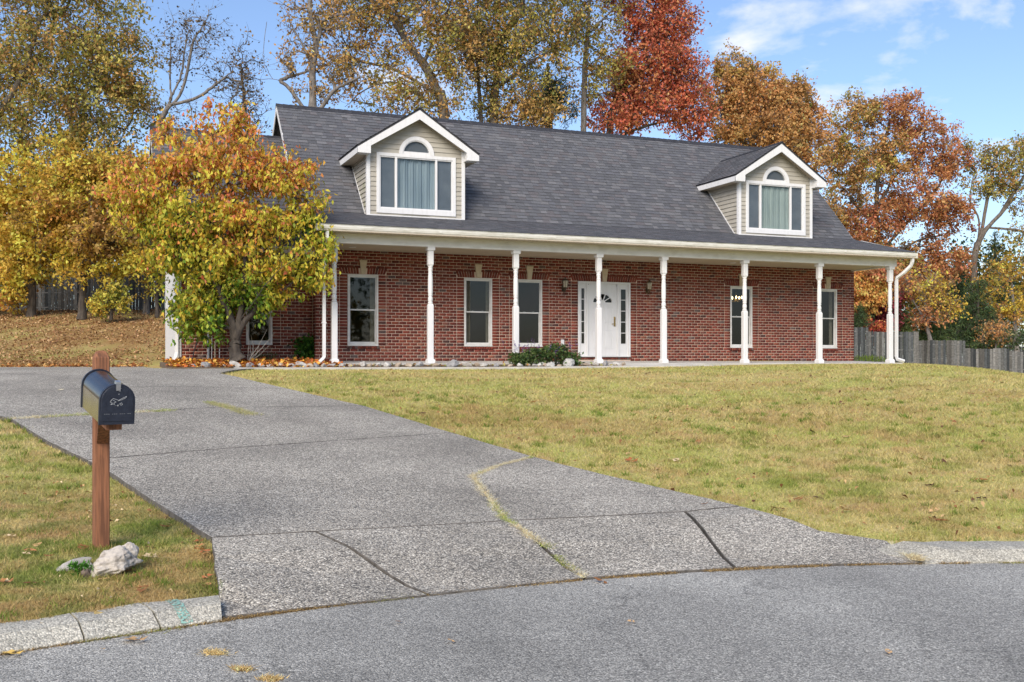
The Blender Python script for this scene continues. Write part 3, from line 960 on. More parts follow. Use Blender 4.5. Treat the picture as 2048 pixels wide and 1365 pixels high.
for a, b, q0, q1 in ((wins[0][0], wins[0][1], .78, .97), (wins[1][0], wins[1][1], .04, .32), (wins[1][0], wins[1][1], .86, .97), (wins[3][0], wins[3][1], .03, .2), (wins[4][0], wins[4][1], .8, .96)):
    xa, xb = a + (b - a) * q0, a + (b - a) * q1
    n = 14; cu = MB()
    for i in range(n):
        p, q = xa + (xb - xa) * i / n, xa + (xb - xa) * (i + 1) / n
        yp, yq = (YW + .20 + .03 * math.sin(i * 1.9), YW + .20 + .03 * math.sin((i + 1) * 1.9))
        cu.add([(p, yp, WZ0 - .2), (q, yq, WZ0 - .2), (q, yq, WZ1), (p, yp, WZ1)], [(0, 1, 2, 3)])
    cu.build('curtain', M['curtain_beige'], house)

# --- front door with sidelights
dx0, dx1 = door_x; dz0, dz1 = .115, WZ1
fr = MB()
rect_frame(fr, dx0 + .003, dx1 - .003, dz0 + .002, dz1 - .003, YW - .025, YW + .085, .055, .03, .06)
s0, s1 = XonY(1176.5, YW), XonY(1234.5, YW)               # door slab edges (photo: between the two mullions)
fr.bbox(s0 - .05, s0, YW - .02, YW + .084, dz0 + .03, dz1 - .062); fr.bbox(s1, s1 + .05, YW - .02, YW + .084, dz0 + .03, dz1 - .062)
dfr = fr.build('door_frame', M['white'], house)
for xa, xb in ((dx0 + .06, s0 - .052), (s1 + .052, dx1 - .06)):
    sl = MB(); y0 = YW + .02
    pa, pb = xa + .065, xb - .065
    if pb - pa < .10: pa, pb = xa + .05, xb - .05
    zb, zt = dz0 + .37, dz1 - .19
    sl.box(xa, pa, y0, y0 + .04, dz0 + .032, dz1 - .064); sl.box(pb, xb, y0, y0 + .04, dz0 + .032, dz1 - .064)
    sl.box(pa, pb, y0 + .001, y0 + .04, dz0 + .032, zb); sl.box(pa, pb, y0 + .001, y0 + .04, zt, dz1 - .064)
    rect_frame(sl, pa - .012, pb + .012, zb - .012, zt + .012, y0 - .008, y0 + .03, .022)
    for k in range(1, 5):
        z = zb + (zt - zb) * k / 5
        sl.box(pa, pb, y0 + .004, y0 + .03, z - .009, z + .009)
    sd = sl.build('sidelight', M['white'], house)
    for k in range(5):
        za, zb_ = zb + (zt - zb) * k / 5, zb + (zt - zb) * (k + 1) / 5
        MB().box(pa + .008, pb - .008, y0 + .018, y0 + .022, za + .009, zb_ - .009).build('pane', M['glass'], sd)
db = MB(); y0 = YW + .022
cx, cz, R = (s0 + s1) / 2, dz0 + 1.57, .30
# slab with a half-round opening for the fan light
zt = dz1 - .066
nA = 18
arcp = [(cx + R * math.cos(math.pi * i / nA), cz + .80 * R * math.sin(math.pi * i / nA)) for i in range(nA + 1)]
def strip(mb, a, b, y, flip=False):
    pass
db.box(s0 + .003, s1 - .003, y0, y0 + .04, dz0 + .034, cz - .001)
outer = []
for i, (x, z) in enumerate(arcp):
    a = math.pi * i / nA
    outer.append((s1 - .003 if a < .6 else (s0 + .003 if a > math.pi - .6 else cx + (s1 - cx - .003) * math.cos(a) / math.cos(.6)), zt if .6 <= a <= math.pi - .6 else cz + (zt - cz) * (a / .6 if a < .6 else (math.pi - a) / .6)))
for i in range(nA):
    a, b, c, d = arcp[i], arcp[i + 1], outer[i + 1], outer[i]
    db.add([(p[0], y0, p[1]) for p in (a, d, c, b)] + [(p[0], y0 + .04, p[1]) for p in (a, d, c, b)], [(0, 1, 2, 3), (0, 3, 7, 4)])
door = db.build('front_door', M['white'], house)
fl = MB()
for i in range(nA):
    for (ra, rb2, yy) in ((1.0, 1.13, .012),):
        q = []
        for rr, j in ((ra, i), (rb2, i), (rb2, i + 1), (ra, i + 1)):
            a = math.pi * j / nA
            q.append((cx + R * rr * math.cos(a), cz + .80 * R * rr * math.sin(a)))
        fl.add([(x, y0 - yy, z) for x, z in q] + [(x, y0 + .01, z) for x, z in q], [(0, 1, 2, 3), (1, 5, 6, 2), (0, 3, 7, 4)])
fl.box(cx - R * 1.13, cx + R * 1.13, y0 - .0125, y0 + .012, cz - .038, cz - .0005)
for a in (36, 72, 108, 144):
    r = math.radians(a); dx, dz = math.cos(r), .8 * math.sin(r); nx, nz = -dz * .011 / math.hypot(dx, dz), dx * .011 / math.hypot(dx, dz)
    q = [(cx + .3 * R * dx - nx, cz + .3 * R * dz - nz), (cx + R * dx - nx, cz + R * dz - nz), (cx + R * dx + nx, cz + R * dz + nz), (cx + .3 * R * dx + nx, cz + .3 * R * dz + nz)]
    fl.add([(x, y0 - .006, z) for x, z in q] + [(x, y0 + .02, z) for x, z in q], [(0, 1, 2, 3), (0, 4, 5, 1), (2, 6, 7, 3)])
hub = [(cx + .3 * R * math.cos(math.pi * i / 8), cz + .24 * R * math.sin(math.pi * i / 8)) for i in range(9)]
fl.prism_y(hub, y0 - .007, y0 + .02)
fl.build('fan_light', M['white'], door)
MB().prism_y(arcp, y0 + .022, y0 + .027).build('pane', M['glass'], door)
pw = (s1 - s0) / 2
for xa, xb in ((s0 + .13, cx - .055), (cx + .055, s1 - .13)):
    for za, zb in ((dz0 + .24, dz0 + .78), (dz0 + .98, dz0 + 1.46)):
        pn = rect_frame(MB(), xa, xb, za, zb, y0 - .009, y0 + .002, .022)
        pn.hexa([(xa + .03, y0 - .001, za + .03), (xb - .03, y0 - .001, za + .03), (xb - .03, y0 - .001, zb - .03), (xa + .03, y0 - .001, zb - .03)],
                [(xa + .06, y0 - .008, za + .06), (xb - .06, y0 - .008, za + .06), (xb - .06, y0 - .008, zb - .06), (xa + .06, y0 - .008, zb - .06)])
        pn.build('panel', M['white'], door)
hx = s1 - .075
MB().bbox(hx - .028, hx + .028, y0 - .014, y0, dz0 + .88, dz0 + 1.16, .006).tube([(hx, y0 - .02, dz0 + .97), (hx, y0 - .055, dz0 + .96), (hx - .05, y0 - .062, dz0 + .955), (hx - .12, y0 - .058, dz0 + .945)], .011, 8).lathe(hx, y0 - .02, [(.024, dz0 + 1.08), (.024, dz0 + 1.12)], 10).build('handle', M['brass'], door, False)
MB().box(dx0 - .01, dx1 + .01, YW - .06, YW + .02, dz0 - .012, dz0 + .002).build('threshold', mat('threshold_metal', (.30, .29, .27), .4, metallic=.6), house)

# --- porch slab, posts, beam, soffit
ps = MB()
pz0, pz1 = -.068, -.004
ps.add([(XL, 24.98, pz0 - .3), (XR + .06, 24.98, pz0 - .3), (XR + .06, 24.98, pz0), (XL, 24.98, pz0), (XL, YW + .05, pz0 - .3), (XR + .06, YW + .05, pz0 - .3), (XR + .06, YW + .05, pz1), (XL, YW + .05, pz1)],
       [(0, 1, 2, 3), (1, 5, 6, 2), (2, 6, 7, 3), (4, 0, 3, 7)])
ps.build('porch_slab', M['concrete'], house)
YC = YP + .09
post_px = [668.5, 860.7, 1031.5, 1197.3, 1327.3, 1489.3, 1638.5, 1780]
pxs = [XonY(p, YC) for p in post_px]
BEAMZ = 2.862
def make_post(x):
    z0 = -.066; hw = .072
    p = MB()
    p.box(x - .098, x + .098, YC - .098, YC + .098, z0, z0 + .085)
    for a, b in ((.098, .085),):
        p.hexa([(x - a, YC - a, z0 + .0855), (x + a, YC - a, z0 + .0855), (x + a, YC + a, z0 + .0855), (x - a, YC + a, z0 + .0855)],
               [(x - hw, YC - hw, z0 + .115), (x + hw, YC - hw, z0 + .115), (x + hw, YC + hw, z0 + .115), (x - hw, YC + hw, z0 + .115)])
    def block(za, zb, c0, c1):
        e = .012
        poly = [(x - hw + e, YC - hw), (x + hw - e, YC - hw), (x + hw, YC - hw + e), (x + hw, YC + hw - e), (x + hw - e, YC + hw), (x - hw + e, YC + hw), (x - hw, YC + hw - e), (x - hw, YC - hw + e)]
        p.prism_z(poly, za, zb)
        for z, zz in c0: pass
        for zz, d in c1:
            s_ = .72
            q = [(x + (a - x) * s_, YC + (b - YC) * s_) for a, b in poly]
            n = 8
            p.add([(a, b, zz) for a, b in poly] + [(a, b, zz + d) for a, b in q], [(i, (i + 1) % n, n + (i + 1) % n, n + i) for i in range(n)])
    L0, L1 = z0 + .115, z0 + 1.46
    U0, U1 = BEAMZ - .44, BEAMZ - .085
    block(L0, L1, [], [(L1, .04)]); block(U0, U1, [], [(U0, -.04)])
    R_ = .062
    prof = [(.050, L1 + .005), (.052, L1 + .04), (.063, L1 + .05), (.063, L1 + .08), (.050, L1 + .09), (.050, L1 + .10), (.058, L1 + .11), (.064, L1 + .15), (.058, L1 + .20), (.049, L1 + .215), (.049, L1 + .235), (.060, L1 + .245), (.060, L1 + .265), (.052, L1 + .275),
            (.062, L1 + .32), (.064, L1 + .45), (.062, U0 - .36), (.057, U0 - .265), (.050, U0 - .25), (.059, U0 - .24), (.059, U0 - .215), (.049, U0 - .205), (.055, U0 - .15), (.061, U0 - .12), (.061, U0 - .10), (.050, U0 - .09), (.050, U0 - .075), (.062, U0 - .065), (.062, U0 - .04), (.050, U0 - .02), (.050, U0)]
    p.lathe(x, YC, prof, 14)
    p.box(x - .098, x + .098, YC - .098, YC + .098, U1 + .0005, BEAMZ - .002)
    return p
p0 = make_post(pxs[0]).build('porch_post', M['white'], house)
for x in pxs[1:]:
    o = p0.copy(); COL.objects.link(o); o.parent = house; o.location = (x - pxs[0], 0, 0); OFF[o] = OFF[house]
GY, GZ0 = 24.74, 3.255                                     # gutter front, top
EX0, EX1 = 5.04, 23.17
bm_ = MB()
bm_.box(XL - .02, XR + .02, YP, YP + .18, BEAMZ, 3.16)
bm_.box(XL - .02, XL + .12, YP + .181, YW - .01, BEAMZ, 3.16); bm_.box(XR - .12, XR + .02, YP + .181, YW - .01, BEAMZ, 3.16)
bm_.box(XL - .025, XR + .025, YP - .012, YP - .0005, 3.05, 3.16)
bm_.build('porch_beam', M['white_vinyl'], house)
sf = MB()
y = YP + .185
while y < YW - .02:
    sf.prism_x([(y, SOF), (y + .006, SOF - .006), (y + .088, SOF - .006), (y + .094, SOF), (y + .094, SOF + .02), (y, SOF + .02)], XL + .125, XR - .125); y += .1
x = EX0 + .02
while x < EX1 - .06:                                       # vented eave soffit, panels across
    sf.prism_y([(x, 3.10), (x + .006, 3.094), (x + .1, 3.094), (x + .106, 3.10), (x + .106, 3.115), (x, 3.115)], GY + .02, YP - .013); x += .115
sf.build('soffit', M['soffit'], house)
for px, py in ((1466, 527), (705, 507)):
    Xr = XonY(px, 26.25)
    MB().lathe(Xr, 26.25, [(.10, SOF - .012), (.085, SOF - .024), (.06, SOF - .018)], 18).build('recessed_light', M['white'], house)
# gutter (K profile), with joints, and downspouts
g = MB()
prof = [(GY + .13, 3.095), (GY + .045, 3.095), (GY + .045, 3.12), (GY + .02, 3.15), (GY + .008, 3.20), (GY + .008, 3.238), (GY, 3.240), (GY, 3.258), (GY + .02, 3.258), (GY + .02, 3.24), (GY + .055, 3.13), (GY + .13, 3.13)]
g.prism_x(prof, EX0, EX1)
g.box(EX0 - .004, EX0 + .003, GY - .003, GY + .13, 3.094, 3.26); g.box(EX1 - .003, EX1 + .004, GY - .003, GY + .13, 3.094, 3.26)
for x in (8.1, 11.2, 14.3, 17.4, 20.5):
    g.box(x - .03, x + .03, GY + .005, GY + .0075, 3.16, 3.238)
g.box(EX0 + .01, EX1 - .01, GY + .131, GY + .15, 3.09, 3.25)
gut = g.build('gutter', M['gutter'], house)
MB().tube([(XL - .19, GY + .08, 3.09), (XL - .19, GY + .085, 2.93), (XL - .20, 24.95, 2.72), (XL - .20, 25.10, 2.60), (XL - .20, 25.12, 2.4), (XL - .20, 25.12, .12), (XL - .22, 25.09, .05), (XL - .34, 24.98, -.045)], 0, rect=(.036, .045)).build('downspout', M['white'], house)
xr8 = pxs[-1] + .12
MB().tube([(XR + .28, GY + .085, 3.09), (XR + .28, GY + .09, 2.98), (XR + .26, GY + .14, 2.86), (XR + .12, 25.02, 2.66), (XR + .045, 25.22, 2.52), (XR + .045, 25.24, 2.40), (XR + .045, 25.24, .14), (XR + .06, 25.22, .05), (XR + .24, 25.12, -.02)], 0, rect=(.033, .042)).build('downspout', M['white'], house)
for z in (.9, 2.3):
    MB().box(XL - .25, XL - .15, 25.07, 25.18, z, z + .03).build('downspout_strap', M['white'], house)

# --- main roof
RY, RZ = 30.65, 7.40                                       # ridge
BY, BZ = 27.25, 3.90                                       # break between porch slope and main slope
MX0, MX1 = 5.06, 22.87
rd = MB()
def slab4(a, b, c, d, t):
    """a roof plate: four top corners, thickness straight down"""
    top = [a, b, c, d]; bot = [(p[0], p[1], p[2] - t) for p in top]
    rd.add(bot + top, [(3, 2, 1, 0), (4, 5, 6, 7), (0, 1, 5, 4), (1, 2, 6, 5), (2, 3, 7, 6), (3, 0, 4, 7)])
slab4((EX0, GY + .02, 3.262), (EX1, GY + .02, 3.262), (MX1, BY, BZ), (MX0, BY, BZ), .06)
slab4((MX0, BY + .001, BZ), (MX1, BY + .001, BZ), (MX1, RY, RZ), (MX0, RY, RZ), .10)
slab4((MX0, RY + .001, RZ), (MX1, RY + .001, RZ), (MX1, 34.6, 3.35), (MX0, 34.6, 3.35), .10)
roof = rd.build('roof', M['roof_deck'], house)
def rake(x0, x1, p, q, d=.19):
    MB().prism_x([(p[0], p[1] - .012), (q[0], q[1] - .012), (q[0], q[1] - d), (p[0], p[1] - d)], x0, x1).build('rake_board', M['white'], house)
for xa, xb in ((MX0 - .022, MX0 - .002), (MX1 + .002, MX1 + .022)):
    rake(xa, xb, (BY - .02, BZ), (RY, RZ)); rake(xa, xb, (RY + .001, RZ), (34.6, 3.35))
rake(EX0 - .022, EX0 - .002, (GY + .14, 3.29), (BY + .3, BZ + .05), .16); rake(EX1 + .002, EX1 + .022, (GY + .14, 3.29), (BY, BZ), .16)
gw_ = MB()                                                 # gable walls and cheeks clad in lapped boards
for X_ in (5.36, XR - .01):
    z = 2.9; s = -1 if X_ < 10 else 1
    while z < RZ - .2:
        zt_ = min(z + .128, RZ - .16)
        ya, yb = BY + (z - BZ) * (RY - BY) / (RZ - BZ) if z > BZ else YW, 34.55 - (z - 3.4) * .95 if z > 3.4 else 34.2
        ya2, yb2 = BY + (zt_ - BZ) * (RY - BY) / (RZ - BZ) if zt_ > BZ else YW, 34.55 - (zt_ - 3.4) * .95 if zt_ > 3.4 else 34.2
        gw_.add([(X_ + s * .016, ya + .1, z), (X_ + s * .016, yb - .1, z), (X_, yb2 - .1, zt_), (X_, ya2 + .1, zt_), (X_, ya + .1, z), (X_, yb - .1, z)], [(0, 3, 2, 1), (0, 1, 5, 4)])
        z += .128
gw_.build('gable_siding', M['siding'], house)
ck = MB()
for X_, s in ((XL - .02, -1), (XR + .02, 1)):
    ck.add([(X_, YP + .02, 3.161), (X_, YW + .15, 3.161), (X_, YW + .15, 3.80), (X_, YP + .02, 3.31)], [(0, 1, 2, 3)])
    ck.add([(X_ + s * .01, YP + .02, 3.161), (X_ + s * .01, YW + .15, 3.161), (X_, YW + .15, 3.30), (X_, YP + .02, 3.30)], [(0, 1, 2, 3)])
ck.build('porch_cheek', M['siding'], house)
# wing roof
wr = MB(); _o = rd; rd = wr
WRX0, WRX1 = 1.62, 5.34
WEY, WEZ, WRZ = 27.02, 2.95, 6.46
slab4((WRX0, WEY, WEZ), (WRX1, WEY, WEZ), (WRX1, RY, WRZ), (WRX0, RY, WRZ), .10)
slab4((WRX0, RY + .001, WRZ), (WRX1, RY + .001, WRZ), (WRX1, 33.2, 3.9), (WRX0, 33.2, 3.9), .10)
wing_roof = wr.build('wing_roof', M['roof_deck'], house)
wt = MB()
rake(WRX0 - .022, WRX0 - .002, (WEY, WEZ), (RY, WRZ)); rake(WRX0 - .022, WRX0 - .002, (RY + .001, WRZ), (33.2, 3.9))
wt.box(WRX0, XL - .05, WEY - .022, WEY - .002, WEZ - .2, WEZ - .004)
wt.build('fascia', M['white'], house)
wg = MB()
z = 2.9
while z < WRZ - .2:
    zt_ = min(z + .128, WRZ - .16)
    f = lambda zz: WEY + (zz - WEZ) * (RY - WEY) / (WRZ - WEZ) + .12
    g2 = lambda zz: min(32.6, 33.2 - (zz - 3.9) * (33.2 - RY) / (WRZ - 3.9) - .12)
    wg.add([(WXL - .016, f(z), z), (WXL - .016, g2(z), z), (WXL, g2(zt_), zt_), (WXL, f(zt_), zt_), (WXL, f(z), z), (WXL, g2(z), z)], [(0, 3, 2, 1), (0, 1, 5, 4)])
    z += .128
wg.box(WRX0, WXL + .02, WEY + .02, WY + .4, 2.72, 2.75); wg.box(WRX0, XL - .03, WEY + .01, WY - .01, 2.72, 2.75)
wg.build('wing_siding', M['siding'], house)
gt = MB().box(WXL - .03, WXL - .004, WY + .02, 32.4, .06, 2.75).box(WXL - .034, WXL + .03, WY - .035, WY + .019, .10, 2.75)
gt.build('garage_casing', M['white'], house)
MB().tube([(WXL - .20, WY - .40, 2.7), (WXL - .16, WY - .25, 2.5), (WXL - .085, WY - .06, 2.3), (WXL - .085, WY - .06, .22), (WXL - .11, WY - .10, .08), (WXL - .20, WY - .26, -.06)], 0, rect=(.038, .045)).build('downspout', M['white'], house)

# --- shingles: every tab a wedge lying on the roof
M['shingle_edge'] = mat('cut_edge_shade_line', (.012, .012, .013), .95)  # dark asphalt edge, also painting in the shadow line under each course
SH_PAL = [srgb(83, 84, 87), srgb(78, 79, 82), srgb(73, 74, 77), srgb(89, 89, 91), srgb(82, 80, 82), srgb(77, 78, 82)]
rs = np.random.RandomState(21)
EXPO = .145
def shingles(origin, xdir, ddir, nrm, x0f, x1f, length, skip=None, thick=1.0):
    """courses from the top (d=0) to the eave (d=length); x0f/x1f give the ends of a course"""
    o, xd, dd, nn = (np.array(v, float) for v in (origin, xdir, ddir, nrm))
    out = []
    n = int(math.ceil(length / EXPO))
    for c in range(n):
        d1 = length - c * EXPO; d0 = max(d1 - EXPO - .02, 0)
        if d1 <= .02: break
        xa, xb = x0f((d0 + d1) / 2), x1f((d0 + d1) / 2)
        x = xa - rs.rand() * .3
        hi = rs.rand() < .5
        while x < xb:
            wdt = .13 + rs.rand() * .19
            a, b = max(x, xa), min(x + wdt - .004, xb)
            x += wdt; hi = not hi
            if b - a < .03: continue
            m = o + xd * (a + b) / 2 + dd * (d0 + d1) / 2
            if skip is not None and skip(m): continue
            t = (.015 if hi else .011) * thick
            k = rs.randint(len(SH_PAL)); cc = np.array(SH_PAL[k]) * (1.035 if hi else .955) * rs.uniform(.92, 1.08) * 1.32
            j0 = rs.uniform(-.003, .003)
            P = [o + xd * a + dd * d0 + nn * .002, o + xd * b + dd * d0 + nn * .002, o + xd * b + dd * (d1 + j0) + nn * t, o + xd * a + dd * (d1 + j0) + nn * t,
                 o + xd * b + dd * (d1 + j0), o + xd * a + dd * (d1 + j0)]
            P += [P[3], P[2]]
            out.append((P, cc, m))
    return out
SF_ = [(3, 2, 1, 0), (3, 5, 4, 2), (2, 4, 1, 1), (0, 5, 3, 3)]
def norm(v): v = np.array(v, float); return v / np.linalg.norm(v)
dormer_c = (8.15, 19.68)
def in_dormer(m):
    for c in dormer_c:
        if abs(m[0] - c) < 1.30 and 27.04 < m[1] < 30 and m[2] < 6.3 - abs(m[0] - c) * .4 + .3: 
            yy = 28.75 if abs(m[0] - c) > 1.2 else 29.6
            zr = 6.62 - abs(m[0] - c) * .66
            if m[2] < zr - .06: return True
    return False
dmain = norm((0, BY - RY, BZ - RZ)); nmain = norm((0, -(RZ - BZ), RY - BY)); Lm = math.hypot(RY - BY, RZ - BZ)
dpor = norm((0, GY + .005 - BY, 3.262 - BZ)); npor = norm((0, -(BZ - 3.262), BY - GY)); Lp = math.hypot(BY - GY - .005, BZ - 3.262) + .02
tabs = []
tabs += [(t, 0) for t in shingles((0, RY, RZ), (1, 0, 0), dmain, nmain, lambda d: MX0 - .02, lambda d: MX1 + .02, Lm, in_dormer)]
tabs += [(t, 0) for t in shingles((0, BY, BZ), (1, 0, 0), dpor, npor, lambda d: MX0 + (EX0 - MX0) * d / Lp - .02, lambda d: MX1 + (EX1 - MX1) * d / Lp + .02, Lp, in_dormer, .5)]
dwing = norm((0, WEY - RY, WEZ - WRZ)); nwing = norm((0, -(WRZ - WEZ), RY - WEY)); Lw = math.hypot(RY - WEY, WRZ - WEZ) + .03
tabs += [(t, 1) for t in shingles((0, RY, WRZ), (1, 0, 0), dwing, nwing, lambda d: WRX0 - .02, lambda d: WRX1, Lw)]
def tab_key(t):
    (P, cc, m), k = t
    if k == 1 or m[1] < BY: return 1e9
    u, w = UW(m[0], m[1])
    px = 1024 + F * u / w
    if px < 660: return 1e9
    wd = np.linalg.norm(P[1] - P[0])
    return w / max(wd, .05)
order = sorted(range(len(tabs)), key=lambda i: tab_key(tabs[i]))
lone = set(order[:300])
groups = {0: [[], [], []], 1: [[], [], []]}
TRI = [(0, 1, 2, 3)]
for i, ((P, cc, m), k) in enumerate(tabs):
    if i in lone:
        me = bpy.data.meshes.new('shingle')
        me.from_pydata([tuple(p - m) for p in P], [], [(3, 2, 1, 0), (6, 5, 4, 7)]); me.update()
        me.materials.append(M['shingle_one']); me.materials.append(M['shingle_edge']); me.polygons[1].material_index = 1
        o = bpy.data.objects.new('shingle', me); COL.objects.link(o); o.parent = roof
        o.location = tuple(m - OFF[roof]); o.color = (*cc, 1)
    else:
        V_, F_, C_ = groups[k]; b = len(V_)
        V_ += [tuple(p) for p in P]; C_ += [cc] * 4 + [(.012, .012, .013)] * 4  # butt corners near black: cut mat plus painted course shadow
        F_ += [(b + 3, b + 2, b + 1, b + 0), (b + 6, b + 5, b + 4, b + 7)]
for k, par in ((0, roof), (1, wing_roof)):
    V_, F_, C_ = groups[k]
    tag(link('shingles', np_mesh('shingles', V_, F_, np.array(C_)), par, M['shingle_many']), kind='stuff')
# ridge caps: overlapping bent pieces
def ridge_cap(xa, xb, y, z, name='ridge_cap'):
    mb = MB(); x = xa
    while x < xb:
        e = min(x + .30, xb)
        mb.add([(x, y - .12, z - .105), (e, y - .12, z - .118), (e, y, z + .018), (x, y, z + .034), (e, y + .12, z - .118), (x, y + .12, z - .105), (x, y - .12, z - .125), (x, y, z + .01), (x, y + .12, z - .125)],
               [(0, 1, 2, 3), (3, 2, 4, 5), (0, 3, 7, 6), (3, 5, 8, 7)])
        x += .20
    return mb
ridge_cap(MX0 - .03, MX1 + .03, RY, RZ).build('ridge_caps', M['ridge_cap'], roof)
ridge_cap(WRX0 - .03, 5.36, RY, WRZ).build('ridge_caps', M['ridge_cap'], wing_roof)

# --- dormers
def main_z(y):
    return BZ + (y - BY) * (RZ - BZ) / (RY - BY)
def main_y(z):
    return BY + (z - BZ) * (RY - BY) / (RZ - BZ)
FY, HW = 27.0, 1.345
AP, EVZ, HO, OVY = 6.69, 5.60, 1.67, 26.68                  # apex, eave height, half width with overhang, front of the overhang
def dormer(c, tint, curtain, left=True):
    sl = (AP - EVZ) / HO
    body = MB()                                            # sheathing behind the boards
    base = 3.80
    wt_ = EVZ + (HO - HW) * sl - .06
    op = (c - 1.10, c + 1.10, 3.91, 5.50)
    gtop = lambda x: AP - abs(x - c) * sl - .10
    xs = [c - HW + .02, op[0], c, op[1], c + HW - .02]
    for i in range(4):
        a, b = xs[i], xs[i + 1]
        if i in (0, 3):
            body.add([(a, FY, base), (b, FY, base), (b, FY, gtop(b)), (a, FY, gtop(a))], [(0, 1, 2, 3)])
        else:
            body.add([(a, FY, base), (b, FY, base), (b, FY, op[2]), (a, FY, op[2])], [(0, 1, 2, 3)])
    R_o, R_i = .49, .37; zb = 5.50
    n = 20
    arc = [(c + .43 * math.cos(math.pi * i / n), zb + .43 * math.sin(math.pi * i / n)) for i in range(n + 1)]
    topl = []
    body.add([(op[0], FY, zb), (arc[n][0], FY, zb), (arc[n][0], FY, gtop(arc[n][0])), (op[0], FY, gtop(op[0]))], [(0, 1, 2, 3)])
    body.add([(arc[0][0], FY, zb), (op[1], FY, zb), (op[1], FY, gtop(op[1])), (arc[0][0], FY, gtop(arc[0][0]))], [(0, 1, 2, 3)])
    for i in range(n):
        p, q = arc[i + 1], arc[i]
        body.add([(p[0], FY, p[1]), (q[0], FY, q[1]), (q[0], FY, gtop(q[0])), (p[0], FY, gtop(p[0]))], [(0, 1, 2, 3)])
    for s in (-1, 1):
        x = c + s * (HW - .02)
        yb = main_y(gtop(x)) 
        q = [(x, FY, base), (x, FY, gtop(x)), (x, yb, gtop(x)), (x, main_y(base) + .05, base)]
        body.add(q, [(0, 1, 2, 3)] if s > 0 else [(3, 2, 1, 0)])
    dm = body.build('dormer', M['siding'], house)
    # lapped boards: front
    PL = .127
    z = base + .04
    def plank(quads, name='plank', m='siding'):
        mb = MB()
        for q in quads: mb.add(*q)
        return mb.build(name, M[m], dm)
    while z < AP - .30:
        zt_ = min(z + PL, AP - .16)
        quads = []
        def piece(xa, xb, xa2, xb2):
            quads.append(([(xa, FY - .026, z), (xb, FY - .026, z), (xb2, FY - .006, zt_), (xa2, FY - .006, zt_), (xa, FY - .004, z), (xb, FY - .004, z)], [(0, 1, 2, 3), (4, 5, 1, 0)]))
        lim = min(HW - .045, (AP - .13 - z) / sl); lim2 = min(HW - .045, (AP - .13 - zt_) / sl)
        lim2 = max(lim2, .02)
        if zt_ <= 5.53 and z > 3.85:
            piece(c - lim, op[0] + .01, c - lim2, op[0] + .01); piece(op[1] - .01, c + lim, op[1] - .01, c + lim2)
        elif z < 5.98:
            ra = math.sqrt(max(.47 ** 2 - (z - 5.5) ** 2, 0)) if z < 5.97 else 0
            ra2 = math.sqrt(max(.47 ** 2 - (zt_ - 5.5) ** 2, 0)) if zt_ < 5.97 else 0
            ra = .47 if z < 5.5 else ra
            if zt_ < 5.97:
                piece(c - lim, c - ra, c - lim2, c - ra2); piece(c + ra, c + lim, c + ra2, c + lim2)
            else:
                piece(c - lim, c - ra, c - lim2, c - .0005); piece(c + ra, c + lim, c + .0005, c + lim2)
        else:
            piece(c - lim, c + lim, c - lim2, c + lim2)
        for q_ in quads: plank([q_])
        z += PL
    # side boards
    for s in (-1, 1):
        z = base + .04
        while z < wt_ - .02:
            zt_ = min(z + PL, wt_)
            x = c + s * (HW - .015)
            ya, yb, yb2 = FY + .03, main_y(z) + .02, main_y(zt_) + .02
            if yb - ya > .03:
                q = ([(x + s * .024, ya, z), (x + s * .024, yb, z), (x, yb2, zt_), (x, ya, zt_), (x, ya, z), (x, yb, z)], [(0, 1, 2, 3), (4, 5, 1, 0)] if s > 0 else [(3, 2, 1, 0), (0, 1, 5, 4)])
                plank([q], 'plank', 'siding_mossy' if (s < 0 and c < 10 and z < 4.9) else 'siding')
            z += PL
    tr_ = MB()
    for s in (-1, 1):
        xa = c + s * HW
        tr_.box(min(xa, xa - s * .075), max(xa, xa - s * .075), FY - .032, FY - .0005, base + .02, wt_ - .03)
        tr_.box(min(xa + s * .022, xa - s * .006), max(xa + s * .022, xa - s * .006), FY - .030, FY + .07, base + .02, wt_ - .03)
        # flashing trim following the roof up the cheek
        x = xa + s * .004
        y1_ = main_y(wt_)
        tr_.prism_x([(FY + .07, main_z(FY + .07) + .010), (y1_, wt_ + .010), (y1_, wt_ + .055), (FY + .07, main_z(FY + .07) + .055)], min(x, x + s * .012), max(x, x + s * .012))
    tr_.box(c - HW - .01, c + HW + .01, FY - .045, FY - .001, base + .005, base + .055)
    tr_.build('corner_trim', M['white'], dm)
    # roof of the dormer: two plates, fascia with boxed returns, soffits
    rf = MB()
    T = .05
    for s in (-1, 1):
        e = c + s * HO
        yR, yE = main_y(AP) + .02, main_y(EVZ) + .02
        top = [(c, OVY, AP), (e, OVY, EVZ), (e, yE, EVZ), (c, yR, AP)]
        bot = [(p[0], p[1], p[2] - T) for p in top]
        fs = [(0, 1, 2, 3), (7, 6, 5, 4), (0, 4, 5, 1), (1, 5, 6, 2)]
        if s < 0: pass
        else: fs = [tuple(reversed(f)) for f in fs]
        rf.add(top + bot, fs)
    rfo = rf.build('dormer_roof', M['roof_deck'], dm)
    shs = []
    Ls = math.hypot(HO, AP - EVZ)
    for s in (-1, 1):
        dd_ = norm((s * HO, 0, EVZ - AP)); nn_ = norm((s * (AP - EVZ), 0, HO))
        shs += shingles((c, 0, AP), (0, 1, 0), dd_, nn_, lambda d: OVY - .015, lambda d: main_y(AP - (AP - EVZ) * d / Ls) + .02, Ls + .02)
    V_, F_, C_ = [], [], []
